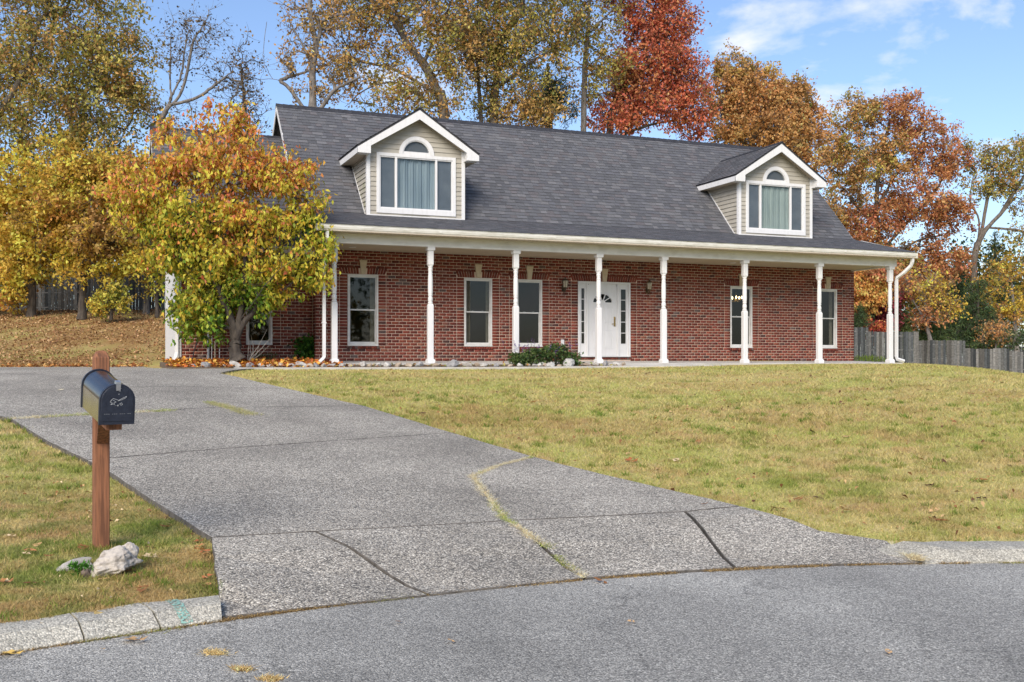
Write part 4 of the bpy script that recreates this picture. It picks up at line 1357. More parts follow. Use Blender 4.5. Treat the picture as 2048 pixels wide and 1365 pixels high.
    for P, cc, m in shs:
        b = len(V_); V_ += [tuple(p) for p in P]; C_ += [cc] * 4 + [(.012, .012, .013)] * 4  # same dark butts, mat colour and painted shadow line in one
        left_ = m[0] < c
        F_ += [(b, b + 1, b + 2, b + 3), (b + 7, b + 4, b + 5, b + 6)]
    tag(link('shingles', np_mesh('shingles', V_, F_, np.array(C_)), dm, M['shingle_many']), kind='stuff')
    cap = MB(); y = OVY - .02
    while y < main_y(AP) + .0:
        e_ = y + .3
        cap.add([(c - .12, y, AP - .055), (c - .12, e_, AP - .07), (c, e_, AP + .012), (c, y, AP + .028), (c + .12, e_, AP - .07), (c + .12, y, AP - .055), (c - .12, y, AP - .08), (c, y, AP + .004), (c + .12, y, AP - .08)],
                [(0, 1, 2, 3), (3, 2, 4, 5), (0, 3, 7, 6), (3, 5, 8, 7)])
        y += .2
    cap.build('ridge_caps', M['ridge_cap'], dm)
    fa = MB()
    D_ = .215
    for s in (-1, 1):
        e = c + s * HO
        y0, y1 = OVY + .006, OVY + .03
        q = [(c, AP - T - .0), (e, EVZ - T - .0), (e, EVZ - T - .15), (e - s * .015, EVZ - T - .15), (c, AP - T - D_ - .03)]
        pts = [(x, y0, z) for x, z in q] + [(x, y1, z) for x, z in q]
        n_ = 5
        fs = [tuple(range(n_)), tuple(range(2 * n_ - 1, n_ - 1, -1))] + [(i, n_ + i, n_ + (i + 1) % n_, (i + 1) % n_) for i in range(n_)]
        fa.add(pts, fs)
        # boxed return at the foot of the rake
        xi = c + s * (HW - .02)
        zb_ = EVZ - T - .15
        tz = lambda x: AP - T - abs(x - c) * sl - .02
        q = [(e, tz(e)), (xi, tz(xi)), (xi, zb_), (e, zb_)]
        pts = [(x, y0 - .008, z) for x, z in q] + [(x, FY - .022, z) for x, z in q]
        fa.add(pts, [(0, 1, 2, 3), (7, 6, 5, 4), (0, 4, 5, 1), (1, 5, 6, 2), (2, 6, 7, 3), (3, 7, 4, 0)])
        # eave fascia running back to the roof
        yE = main_y(EVZ) + .0
        fa.box(min(e - s * .001, e - s * .02), max(e - s * .001, e - s * .02), OVY + .0065, yE, EVZ - T - .15, EVZ - T - .001)
    fa.build('fascia', M['white'], dm)
    so = MB()
    for s in (-1, 1):
        e = c + s * (HO - .02)
        xi = c + s * (HW - .0)
        so.box(min(e, xi), max(e, xi), FY - .021, main_y(EVZ - .2) + .05, EVZ - T - .149, EVZ - T - .135)
        # sloping soffit behind the rake, in strips
        k = 0; xx = 0.0
        while xx < HW - .08:
            x2 = min(xx + .10, HW - .02)
            xa, xb = c + s * xx, c + s * (x2 - .006)
            za, zb_ = AP - T - .13 - xx * sl, AP - T - .13 - (x2 - .006) * sl
            so.hexa([(xa, OVY + .031, za), (xb, OVY + .031, zb_), (xb, FY - .001, zb_), (xa, FY - .001, za)],
                    [(xa, OVY + .031, za + .02), (xb, OVY + .031, zb_ + .02), (xb, FY - .001, zb_ + .02), (xa, FY - .001, za + .02)])
            xx = x2
    so.build('dormer_soffit', M['soffit'], dm)
    # window: three lights below, half round above
    y0 = FY - .045
    wf = rect_frame(MB(), op[0], op[1], op[2] - .005, op[3], y0, FY + .06, .085, .13, .085)
    m1, m2 = c - 1.10 + .505, c + 1.10 - .575
    wf.bbox(m1, m1 + .06, y0 + .012, FY + .06, op[2] + .125, op[3] - .085, .004); wf.bbox(m2, m2 + .055, y0 + .012, FY + .06, op[2] + .125, op[3] - .085, .004)
    rect_frame(wf, op[0] + .0855, op[1] - .0855, op[2] + .1255, op[3] - .0855, y0 + .02, FY + .05, .03)
    for i in range(n):
        for ra, rb_, yy in ((.385, .49, 0), (.36, .3845, .018)):
            q = []
            for rr, j in ((ra, i), (rb_, i), (rb_, i + 1), (ra, i + 1)):
                a = math.pi * j / n
                q.append((c + rr * math.cos(a), op[3] + .001 + rr * math.sin(a)))
            wf.add([(x, y0 + yy, z) for x, z in q] + [(x, FY + .06, z) for x, z in q], [(3, 2, 1, 0), (2, 6, 5, 1), (0, 4, 7, 3)])
    wf.box(c - .36, c + .36, y0 + .016, FY + .06, op[3] + .0015, op[3] + .075)
    w = wf.build('window', M['white'], house)
    za, zb2 = op[2] + .15, op[3] - .11
    MB().box(op[0] + .11, m1 + .002, FY + .020, FY + .026, za, zb2).build('pane', M['glass'], w)
    MB().box(m1 + .058, m2 + .002, FY + .020, FY + .026, za, zb2).build('pane', M['glass'], w)
    MB().box(m2 + .053, op[1] - .11, FY + .020, FY + .026, za, zb2).build('pane', M['glass'], w)
    ha = [(c + .365 * math.cos(math.pi * i / n), op[3] + .07 + .30 * math.sin(math.pi * i / n)) for i in range(n + 1)]
    MB().prism_y(ha, FY + .020, FY + .026).build('pane', M['glass'], w)
    # insect screens on the sliding lights, curtain in the middle, room behind
    MB().box(op[0] + .10, m1 + .005, FY + .035, FY + .040, za - .01, zb2 + .01).build('insect_screen', M['screen'], w)
    MB().box(m2 + .05, op[1] - .10, FY + .035, FY + .040, za - .01, zb2 + .01).build('insect_screen', M['screen'], w)
    MB().prism_y(ha, FY + .045, FY + .050).build('window_shade', mat('shade_grey', (.20, .205, .22), .8), w)
    cu = MB(); nn2 = 70
    xa, xb = m1 + .03, m2 + .05
    for i in range(nn2):
        p, q = xa + (xb - xa) * i / nn2, xa + (xb - xa) * (i + 1) / nn2
        gap = .0
        f1_ = lambda t: .075 + .018 * math.sin(t * 31) + .010 * math.sin(t * 83 + 1)
        cu.add([(p, FY + f1_(p), op[2]), (q, FY + f1_(q), op[2]), (q, FY + f1_(q), zb2 + .05), (p, FY + f1_(p), zb2 + .05)], [(0, 1, 2, 3)])
    cu.build('curtain', M[curtain], w)
    return dm
dormer(dormer_c[0], 0, 'curtain_blue')
dormer(dormer_c[1], 0, 'curtain_green')

# --- wall lanterns
def lantern(px, yy, top, lit, m):
    X_ = XonY(px, YW); z = ZonY(px, top, YW)
    y = YW - .17
    body = MB()
    body.lathe(X_, y, [(.004, z + .02), (.012, z), (.016, z - .03), (.03, z - .045), (.085, z - .075), (.10, z - .10), (.075, z - .105)], 6)
    body.lathe(X_, y, [(.07, z - .29), (.05, z - .32), (.028, z - .345), (.016, z - .39), (.006, z - .43)], 6)
    for k in range(6):
        a = math.pi / 3 * k + .26
        body.tube([(X_ + .088 * math.cos(a), y + .088 * math.sin(a), z - .10), (X_ + .064 * math.cos(a), y + .064 * math.sin(a), z - .30)], .006, 4)
    body.tube([(X_, y, z - .34), (X_, YW - .10, z - .40), (X_, YW - .055, z - .36), (X_, YW - .03, z - .30)], .012, 6)
    body.tube([(X_, YW - .05, z - .36), (X_ + .01, YW - .07, z - .46), (X_ + .015, YW - .05, z - .54)], [.010, .008, .004], 6)
    body.box(X_ - .035, X_ + .035, YW - .035, YW - .006, z - .40, z - .22)
    o = body.build('wall_lantern', m, house)
    MB().lathe(X_, y, [(.062, z - .295), (.082, z - .105)], 6).build('lantern_glass', M['lantern_glass'], o)
    return o
lantern(1125.5, 0, 555.5, False, M['bronze'])
lantern(1293, 0, 560, False, mat('tarnished_brass', (.20, .13, .06), .5, (.08, .06, .04), 10, metallic=.7))
X_ = XonY(1124.5, YW); z = ZonY(1124.5, 685, YW)
MB().bbox(X_ - .04, X_ + .04, YW - .055, YW - .006, z - .065, z + .065, .008).box(X_ - .048, X_ + .048, YW - .02, YW - .005, z - .075, z + .075).build('outlet_cover', mat('outlet_grey', (.62, .62, .62), .5), house)
# gas meter on the right-hand wall
gm = MB(); gx = XR + .12
gm.lathe(gx, 27.55, [(.10, .30), (.13, .34), (.13, .52), (.09, .56)], 12)
gm.lathe(gx, 27.42, [(.05, .58), (.07, .60), (.07, .66), (.04, .69)], 10)
gm.tube([(gx, 27.45, .05), (gx, 27.42, .30), (gx, 27.42, .60)], .022, 8).tube([(gx, 27.42, .62), (gx, 27.6, .62), (gx, 27.7, .5), (gx - .1, 27.72, .5)], .02, 8)
gm.box(gx - .05, gx + .05, 27.36, 27.44, .10, .22)
gm.build('gas_meter', mat('meter_grey', (.46, .47, .47), .5, (.34, .35, .35), 12), house)
# conduit, pipes and cable on the wing
X_ = XonY(417, WY - .06)
MB().tube([(X_, WY - .05, -.06), (X_, WY - .05, 2.6)], .034, 10).build('conduit', M['steel_grey'], house)
for px, r, top_, m in ((423.5, .010, .62, 'white'), (430, .018, .50, 'keystone'), (439, .011, .46, 'white')):
    X_ = XonY(px, WY - .10)
    MB().tube([(X_, WY - .09, -.06), (X_ + .004, WY - .09, top_)], r, 8).build('pipe', M[m], house)
cb = []
for px, py in ((403, 650), (400, 668), (394, 685), (388, 703), (386, 715), (387, 726)):
    cb.append((XonY(px, WY - .08), WY - .08, ZonY(px, py, WY - .08)))
MB().tube(cb, .014, 6).build('cable', M['rubber'], house, True)
# a lit chandelier inside the fourth window
Xc_ = XonY(1472, YW + 1.6); zc = ZonY(1472, 597, YW + 1.6)
ch_ = tag(empty('chandelier', (Xc_, YW + 1.6, zc)), 'small brass chandelier glowing inside the window behind the third porch post from the right end', 'chandelier')
cf = MB().lathe(Xc_, YW + 1.6, [(.02, zc - .13), (.05, zc - .10), (.03, zc), (.02, zc + .2)], 10).tube([(Xc_, YW + 1.6, zc + .19), (Xc_, YW + 1.6, 2.6)], .008, 6)
for k in range(5):
    a = 2 * math.pi * k / 5 + .4
    cf.tube([(Xc_, YW + 1.6, zc - .08), (Xc_ + .10 * math.cos(a), YW + 1.6 + .10 * math.sin(a), zc - .12), (Xc_ + .19 * math.cos(a), YW + 1.6 + .19 * math.sin(a), zc - .02)], .010, 6)
cf.build('arms', M['brass'], ch_)
for k in range(5):
    a = 2 * math.pi * k / 5 + .4
    MB().lathe(Xc_ + .19 * math.cos(a), YW + 1.6 + .19 * math.sin(a), [(.014, zc - .02), (.026, zc + .02), (.018, zc + .05), (.003, zc + .07)], 8).build('bulb', M['bulb'], ch_, True)
# ------------------------------------------------------------------ walk, planting beds
def gz(u, w): return float(ground(u, w))
def strip_poly(pts): return [UW(x, y) for x, y in pts]
walk_pts = strip_poly([(3.0, 23.35), (6.5, 23.42), (10.5, 23.45), (12.4, 23.40), (14.0, 23.3), (15.3, 23.35), (15.9, 23.9), (15.6, 24.96), (12.75, 24.96), (12.2, 24.2), (10.5, 24.05), (6.5, 24.02), (3.0, 23.95)])
walk_top = lambda u, w: -.150 + .035 * smooth(9, 15, np.asarray(u) * cT + np.asarray(w) * sT) + 0 * np.asarray(w)
walk = slab_mesh('walkway', walk_pts, walk_top, 0.0, M['concrete'], None, .30, .3, .003, 77)
tag(walk, kind='structure')
def sheet(name, pts, top, m, seed=3, step=.25, lip=.12):
    return slab_mesh(name, strip_poly(pts), top, 0, m, None, lip, step, .012, seed)
def bed_top(u, w):
    X, Y = np.asarray(u) * cT + np.asarray(w) * sT, -np.asarray(u) * sT + np.asarray(w) * cT
    return -.150 + .125 * smooth(24.0, 26.6, Y) * (1 - smooth(5.2, 5.6, X)) + .05 * smooth(24.1, 24.8, Y) * smooth(5.0, 5.6, X) + .02 * (fbm(X * 2, Y * 2) - .5)
tag(sheet('soil', [(1.7, 23.9), (3.0, 23.93), (5.44, 23.99), (5.44, 27.49), (2.2, 27.49), (1.6, 26.5)], bed_top, M['soil']), kind='structure')
tag(sheet('soil', [(5.46, 23.99), (6.5, 24.03), (10.5, 24.06), (12.2, 24.22), (12.7, 24.97), (5.46, 24.97)], bed_top, M['soil'], 4), kind='structure')

# ------------------------------------------------------------------ leaves and trees
def leaf_quads(P, size, rng, droop=.3, aspect=.55, fold=.18):
    """a folded four-cornered leaf at every point"""
    n = len(P)
    d = rng.randn(n, 3); d[:, 2] -= droop * 2
    d /= np.linalg.norm(d, axis=1)[:, None]
    r = rng.randn(n, 3); s = np.cross(d, r); s /= np.linalg.norm(s, axis=1)[:, None] + 1e-9
    nn = np.cross(s, d)
    L = (size * rng.uniform(.65, 1.35, n))[:, None]
    Wd = L * aspect
    a = P; b = P + d * L * .45 + s * Wd * .5 + nn * L * fold; c = P + d * L; e = P + d * L * .45 - s * Wd * .5 + nn * L * fold
    V = np.stack([a, b, c, e], 1).reshape(-1, 3)
    Fc = np.arange(4 * n).reshape(n, 4)
    return V, Fc

def tubes(segs, sides):
    """segs: (p0, p1, r0, r1) arrays -> open prisms"""
    p0, p1, r0, r1 = segs
    d = p1 - p0; L = np.linalg.norm(d, axis=1)[:, None]; d = d / np.maximum(L, 1e-6)
    ref = np.where(np.abs(d[:, 2:3]) > .9, np.array([[1., 0, 0]]), np.array([[0, 0, 1.]]))
    a = np.cross(d, ref); a /= np.linalg.norm(a, axis=1)[:, None]; b = np.cross(d, a)
    an = 2 * np.pi * np.arange(sides) / sides
    ring = a[:, None, :] * np.cos(an)[None, :, None] + b[:, None, :] * np.sin(an)[None, :, None]
    p1e = p1 + d * (r1[:, None] * .25)
    A = p0[:, None, :] + ring * r0[:, None, None]; B = p1e[:, None, :] + ring * r1[:, None, None]
    n = len(p0)
    V = np.concatenate([A, B], 1).reshape(-1, 3)
    k = np.arange(sides); k2 = (k + 1) % sides
    f = np.stack([k, k2, sides + k2, sides + k], 1)
    Fc = (f[None] + (np.arange(n) * 2 * sides)[:, None, None]).reshape(-1, 4)
    return V, Fc

def resample(pts, step):
    out = [np.array(pts[0], float)]
    for p, q in zip(pts[:-1], pts[1:]):
        p, q = np.array(p, float), np.array(q, float)
        k = max(1, int(round(np.linalg.norm(q - p) / step)))
        for j in range(1, k + 1): out.append(p + (q - p) * j / k)
    return out

def curve(pts, n=5):
    """Catmull-Rom through the points"""
    P = [np.array(p, float) for p in pts]
    if len(P) < 3: return P
    P = [2 * P[0] - P[1]] + P + [2 * P[-1] - P[-2]]
    out = []
    for i in range(1, len(P) - 2):
        for j in range(n):
            t = j / n
            out.append(.5 * ((2 * P[i]) + (-P[i - 1] + P[i + 1]) * t + (2 * P[i - 1] - 5 * P[i] + 4 * P[i + 1] - P[i + 2]) * t * t + (-P[i - 1] + 3 * P[i] - 3 * P[i + 1] + P[i + 2]) * t ** 3))
    out.append(P[-2])
    return out

def tree(name, label, cat, base, trunk, limbs, ells, ncl, nleaf, size, pal, bark, r0, seed, group=None, twig=.9, tipr=.010, bare_frac=.3, aspect=.6, droop=.3, spread=.16, twigs=6, col_fn=None, part_leaves=0, tint=.16, upward=.5, shell=2.6, kind_crown='stuff'):
    """trunk/limbs: polylines in world space; ells: (centre, radii, palette index or None)"""
    rng = np.random.RandomState(seed)
    if nleaf > 8000 and not part_leaves: nleaf = int(nleaf * 1.65); ncl = int(ncl * 1.45); size *= 1.0
    nodes = []; par = []; fixed = []
    def add_line(pts, parent):
        ids = []
        for p in resample(curve(pts), .45):
            nodes.append(np.array(p) + (rng.randn(3) * .012 if len(nodes) else 0)); par.append(parent); parent = len(nodes) - 1; ids.append(parent)
        return ids
    tr = add_line(trunk, -1)
    limb_ids = []
    for l in limbs:
        N = np.array(nodes); j = int(np.argmin(np.linalg.norm(N - np.array(l[0]), axis=1)))
        ids = add_line(l, j)
        limb_ids += ids
    allow = tr[int(len(tr) * bare_frac):] + limb_ids
    vol = np.array([np.prod(e[1]) ** .75 for e in ells]); cnt = np.maximum(1, np.round(ncl * vol / vol.sum())).astype(int)
    C = []; CP = []
    for (c, r, pi), k in zip(ells, cnt):
        d = rng.randn(k, 3); d /= np.linalg.norm(d, axis=1)[:, None]
        C.append(np.array(c) + d * np.array(r) * (rng.rand(k, 1) ** (1 / shell))); CP += [pi] * k
    C = np.concatenate(C); CP = np.array([0 if p is None else p for p in CP])
    N0 = np.array(nodes)[allow]
    dist = np.array([np.min(np.linalg.norm(N0 - c, axis=1)) for c in C])
    order = np.argsort(dist)
    cap = len(nodes) + len(C) * 30
    NA = np.empty((cap, 3)); NA[:len(nodes)] = np.array(nodes); ok = np.zeros(cap, bool); ok[allow] = True
    n = len(nodes); PA = list(par)
    tips = []
    for ci in order:
        c = C[ci]
        D_ = NA[:n] - c; dd = np.linalg.norm(D_, axis=1)
        cost = dd + upward * np.maximum(D_[:, 2], 0) + np.where(ok[:n], 0, 1e6)
        j = int(np.argmin(cost)); d = dd[j]
        if d < .15: tips.append((j, ci)); continue
        p = NA[j]; pj = PA[j]
        pd = (p - NA[pj]) if pj >= 0 else np.array((0, 0, 1.)); pd = pd / (np.linalg.norm(pd) + 1e-9)
        ctrl = p + (c - p) * .4 + (pd * .22 + np.array((0, 0, .10))) * d
        k = int(np.clip(round(d / .45), 2, 26)); prev = j
        for q in range(1, k + 1):
            t = q / k
            pos = p * (1 - t) ** 2 + ctrl * 2 * t * (1 - t) + c * t * t
            if q < k: pos = pos + rng.randn(3) * .035 * min(1, d / 2)
            NA[n] = pos; ok[n] = True; PA.append(prev); prev = n; n += 1
        tips.append((prev, ci))
    cntn = np.zeros(n)
    for j, _ in tips: cntn[j] += 1
    for j in range(n - 1, 0, -1):
        if PA[j] >= 0: cntn[PA[j]] += cntn[j]
    tot = max(cntn[0], cntn.max())
    R = np.maximum(tipr, r0 * (np.maximum(cntn, .2) / tot) ** .52)
    tr_set = np.array(tr)
    # trunk: keep thick, flare at the foot
    for q, j in enumerate(tr):
        f = q / max(1, len(tr) - 1)
        R[j] = max(R[j], r0 * (1 - .62 * f))
    R[tr[0]] *= 1.45
    if len(tr) > 1: R[tr[1]] *= 1.12
    NP = NA[:n]; PAa = np.array(PA)
    m = PAa >= 0
    ch_ = np.nonzero(m)[0]; pr_ = PAa[ch_]
    rp = np.minimum(R[pr_], R[ch_] * 1.6 + .004)
    big = R[ch_] > .055
    # twigs and leaf points
    tw0, tw1, tr0 = [], [], []
    LP, LC = [], []
    per = nleaf / max(1, len(tips) * twigs)
    for j, ci in tips:
        c = NA[j]; pj = PA[j]
        od = c - NA[pj] if pj >= 0 else np.array((0, 0, 1.)); od = od / (np.linalg.norm(od) + 1e-9)
        d = rng.randn(twigs, 3) * .75 + od * .8 + np.array((0, 0, .12)); d /= np.linalg.norm(d, axis=1)[:, None]
        L = twig * rng.uniform(.45, 1.15, twigs)
        e = c + d * L[:, None]
        tw0.append(np.repeat(c[None], twigs, 0)); tw1.append(e)
        k = rng.poisson(per, twigs)
        for i in range(twigs):
            if k[i] == 0: continue
            t = rng.uniform(.12, 1.05, (k[i], 1))
            LP.append(c + d[i] * L[i] * t + rng.randn(k[i], 3) * spread * twig)
            LC += [ci] * k[i]
    tw0 = np.concatenate(tw0); tw1 = np.concatenate(tw1)
    mid = (tw0 + tw1) / 2 + rng.randn(len(tw0), 3) * .05 * twig
    root = tag(empty(name, base), label, cat, group)
    def tri_tubes(sets):
        Vs, Fs, b = [], [], 0
        for segs, sd in sets:
            if len(segs[0]) == 0: continue
            v, f = tubes(segs, sd); Vs.append(v); Fs.append(f + b); b += len(v)
        return np.concatenate(Vs), np.concatenate(Fs)
    istr = np.isin(ch_, tr_set)
    v, f = tri_tubes([((NP[pr_][istr], NP[ch_][istr], rp[istr], R[ch_][istr]), 10)])
    link('trunk', np_mesh('trunk', v, f, None, True), root, bark)
    b1 = big & ~istr; b2 = ~big & ~istr
    sets = [((NP[pr_][b1], NP[ch_][b1], rp[b1], R[ch_][b1]), 7), ((NP[pr_][b2], NP[ch_][b2], rp[b2], R[ch_][b2]), 4)]
    if len(tw0):
        sets.append(((tw0, mid, np.full(len(tw0), tipr), np.full(len(tw0), tipr * .75)), 3))
        sets.append(((mid, tw1, np.full(len(tw0), tipr * .75), np.full(len(tw0), tipr * .35)), 3))
    v, f = tri_tubes(sets)
    tag(link('branches', np_mesh('branches', v, f, None, True), root, bark), kind='stuff')
    if LP:
        LP = np.concatenate(LP); LC = np.array(LC)
        shade = rng.randn(len(C), 1) * tint
        pals = pal if isinstance(pal[0], list) else [pal]
        cc = np.empty((len(LP), 3))
        pick = rng.rand(len(C))
        for i, pl in enumerate(pals):
            a = np.array(pl); sel = CP[LC] == i
            ns = int(sel.sum())
            if ns == 0: continue
            # clumps lean to one hue, single leaves stray
            ix = np.clip(((pick[LC[sel]] * len(a)) + rng.randn(ns) * .9).astype(int), 0, len(a) - 1)
            cc[sel] = a[ix]
        if col_fn is not None: cc = col_fn(LP, cc, rng)
        cc = cc * (1 + shade[LC]) * rng.uniform(.75, 1.25, (len(LP), 1))
        cc = np.clip((cc * (1 if part_leaves else .88) + cc.mean(1, keepdims=True) * (0 if part_leaves else .12)) * (1.50 if part_leaves else 1.36), .004, .72)
        keep = np.ones(len(LP), bool)
        if part_leaves:
            uu, ww = UW(LP[:, 0], LP[:, 1])
            near = np.argsort(ww + rng.rand(len(LP)) * 1.2)[:part_leaves]
            keep[near] = False
            vlm, flm = leaf_quads(np.zeros((1, 3)), size, np.random.RandomState(4), 0, aspect)
            L = size
            lm = bpy.data.meshes.new('leaf')
            lm.from_pydata([(0, 0, 0), (.24 * L, .30 * L, .05 * L), (.27 * L, .55 * L, .06 * L), (0, L, -.02 * L), (-.27 * L, .55 * L, .06 * L), (-.24 * L, .30 * L, .05 * L), (0, .35 * L, 0), (0, .65 * L, 0)], [],
                           [(0, 1, 6), (1, 2, 7, 6), (2, 3, 7), (0, 6, 5), (6, 7, 4, 5), (7, 3, 4)]); lm.update(); lm.materials.append(M['leaf_one'])
            o0 = None
            for q in near:
                o = bpy.data.objects.new('leaf', lm) if o0 is None else o0.copy()
                o0 = o
                COL.objects.link(o); o.parent = root
                o.location = tuple(LP[q] - OFF[root]); o.color = (*[float(x) for x in cc[q]], 1)
                o.rotation_euler = (rng.uniform(-2.2, -.9), rng.uniform(-.8, .8), rng.uniform(0, 6.3)); s_ = rng.uniform(.7, 1.25); o.scale = (s_, s_, s_)
        v, f = leaf_quads(LP[keep], size, rng, droop, aspect)
        tag(link('crown', np_mesh('crown', v, f, np.repeat(cc[keep], 4, 0)), root, M['leaf']), kind=kind_crown)
    return root

def E(px, py, rx, ry, w, pi=None, dz=1.0, dw=0.0):
    return (D(px, py, w + dw), (rx * w / F, rx * w / F * dz, ry * w / F), pi)
def foot(px, w):
    u = (px - 1024) / F * w
    return W(u, w, gz(u, w) - .08)
def pl(w, *pts):
    return [D(px, py, w + (p[0] if p else 0)) for px, py, *p in pts]
olive = [srgb(142, 138, 58), srgb(160, 144, 62), srgb(172, 146, 68), srgb(124, 128, 54), srgb(176, 134, 68)]
brown = [srgb(164, 124, 62), srgb(180, 138, 70), srgb(150, 122, 58), srgb(188, 152, 80)]
gold = [srgb(206, 166, 44), srgb(188, 148, 44), srgb(216, 182, 50), srgb(170, 140, 46), srgb(176, 124, 48)]
yellow = [srgb(226, 180, 40), srgb(212, 168, 40), srgb(236, 176, 52), srgb(196, 160, 44)]
red = [srgb(184, 92, 60), srgb(196, 110, 66), srgb(164, 76, 54), srgb(200, 130, 74), srgb(174, 96, 68)]
tan = [srgb(188, 140, 76), srgb(174, 134, 72), srgb(204, 158, 96), srgb(162, 118, 64), srgb(192, 132, 70)]
rust = [srgb(176, 114, 66), srgb(188, 130, 74), srgb(162, 102, 62), srgb(184, 142, 82), srgb(168, 98, 66)]
green_y = [srgb(150, 152, 48), srgb(126, 136, 44), srgb(180, 168, 52), srgb(204, 176, 54)]
pine = [srgb(62, 84, 48), srgb(74, 96, 54), srgb(50, 72, 44), srgb(88, 104, 58)]
pine_l = [srgb(112, 130, 70), srgb(96, 116, 62), srgb(130, 142, 82)]
wine = [srgb(136, 48, 62), srgb(118, 44, 56), srgb(156, 66, 74), srgb(128, 62, 60)]
orange = [srgb(218, 152, 66), srgb(206, 134, 60), srgb(228, 170, 82), srgb(196, 118, 56)]

# -- behind the left lawn
w = 43.0
tree('oak_tree', 'tall olive brown oak reaching in from the left edge above the yellow trees', 'tree', foot(-75, w), pl(w, (-75, 640), (-62, 575), (-30, 520), (0, 480)), [pl(w, (0, 480), (45, 415), (95, 365)), pl(w, (40, 420), (45, 360), (50, 300, 1)), pl(w, (-30, 520), (-60, 380), (-40, 200), (-20, 60)), pl(w, (-50, 300), (40, 160, -1), (80, 40)), pl(w, (50, 300, 1), (130, 270), (200, 240)), pl(w, (95, 365), (190, 320), (250, 280))],
     [E(60, 60, 150, 130, w), E(210, 50, 90, 90, w), E(250, 130, 62, 70, w), E(140, 210, 150, 80, w), E(260, 220, 60, 60, w), E(60, 330, 110, 60, w, 1, .8), E(200, 320, 120, 50, w, 1, .7), E(-100, 180, 140, 200, w), E(60, -90, 200, 120, w), E(290, 100, 26, 40, w), E(120, 130, 150, 70, w), E(230, 180, 80, 60, w), E(40, 250, 120, 60, w), E(190, 270, 90, 40, w)],
     430, 27000, .150, [olive, gold[:3] + olive[:2]], M['bark'], .22, 1, twig=.95, tint=.2)
w = 41.5
tree('maple_tree', 'bright yellow maple against the fence at the left edge of the photo', 'tree', foot(62, w), pl(w, (62, 640), (64, 560), (58, 470), (60, 380)), [], [E(50, 545, 75, 40, w), E(30, 600, 50, 26, w, 1), E(90, 480, 90, 60, w), E(10, 450, 80, 70, w), E(-60, 540, 90, 80, w), E(60, 395, 70, 50, w, 1)], 150, 10500, .150, [yellow, gold], M['bark_dark'], .16, 2, twig=.6)
w = 40.5
tree('maple_tree', 'golden maple with a dark double trunk before the grey fence', 'tree', foot(163, w), pl(w, (163, 640), (166, 570), (160, 480), (170, 380)), [pl(w, (163, 590), (120, 540), (70, 500, -1)), pl(w, (166, 560), (215, 490), (300, 470))], [E(170, 400, 120, 70, w), E(110, 350, 110, 60, w, 2), E(230, 350, 90, 50, w), E(240, 470, 110, 45, w, 1), E(120, 470, 100, 50, w), E(180, 535, 70, 24, w, 2), E(275, 520, 50, 26, w, 2), E(255, 390, 70, 50, w, 2)], 330, 21000, .145, [gold, brown + gold[:2], yellow], M['bark_dark'], .15, 3, twig=.6, bare_frac=.35)
w = 39.5
tree('shrub', 'yellow green bush at the foot of the grey fence, right of the dark double trunk', 'shrub', foot(222, w), pl(w, (222, 640), (224, 600)), [pl(w, (222, 630), (205, 590)), pl(w, (222, 630), (245, 590))], [E(220, 598, 24, 30, w), E(240, 608, 14, 16, w), E(203, 612, 18, 14, w, 1)], 50, 2200, .12, [green_y, yellow], M['bark_dark'], .05, 4, twig=.4, bare_frac=0)
w = 41.0
tree('sapling', 'slim dark stemmed sapling beside the garage corner with few leaves', 'tree', foot(314, w), pl(w, (314, 640), (314, 560), (318, 500)), [], [E(318, 500, 40, 60, w), E(300, 580, 30, 20, w)], 40, 900, .12, yellow, M['bark_dark'], .07, 5, twig=.5)
w = 42.5
tree('bare_tree', 'nearly leafless dark tree forking against the sky above the garage roof', 'tree', foot(292, w), pl(w, (292, 640), (300, 420), (310, 275), (330, 225)), [pl(w, (330, 225), (342, 196), (340, 160), (342, 90)), pl(w, (330, 225), (365, 180), (385, 90), (402, 58)), pl(w, (335, 212), (395, 195), (430, 170), (462, 145)), pl(w, (345, 190), (362, 150), (372, 80))],
     [E(380, 95, 62, 75, w), E(350, 110, 40, 70, w), E(450, 150, 50, 55, w), E(350, 230, 60, 40, w), E(420, 60, 50, 40, w), E(480, 190, 40, 60, w)], 150, 900, .12, [srgb(70, 60, 40), srgb(100, 80, 44)], M['bark_grey'], .115, 6, twig=.7, tipr=.007, twigs=4)
w = 44.0
tree('bare_tree', 'thin bare tree rising between the garage ridge and the main gable', 'tree', foot(492, w), pl(w, (492, 640), (494, 300), (488, 200), (482, 130)), [], [E(485, 150, 45, 80, w), E(500, 220, 40, 50, w)], 70, 500, .12, [srgb(90, 72, 42), srgb(130, 100, 50)], M['bark_dark'], .09, 7, twig=.6, tipr=.008, twigs=4)
w = 45.0
tree('dead_oak', 'half bare oak with crooked grey limbs above the left end of the ridge', 'tree', foot(626, w), pl(w, (628, 640), (626, 240), (625, 140), (632, 95), (620, 20), (616, -60)), [pl(w, (615, 230), (585, 185), (555, 160), (510, 158), (480, 143)), pl(w, (545, 158), (530, 130), (527, 95), (534, 45)), pl(w, (620, 120), (600, 80), (580, 45), (577, 28)), pl(w, (632, 95), (640, 60), (618, 10)), pl(w, (640, 220), (670, 180), (720, 155)), pl(w, (560, 160), (600, 148), (625, 140))],
     [E(570, 130, 36, 28, w), E(610, 90, 32, 40, w), E(655, 130, 40, 50, w), E(690, 160, 40, 30, w), E(600, 25, 45, 40, w), E(640, 185, 50, 24, w), E(660, 30, 50, 40, w)], 90, 1900, .15, brown, M['bark_grey'], .20, 8, twig=.7, tipr=.011, bare_frac=.5)
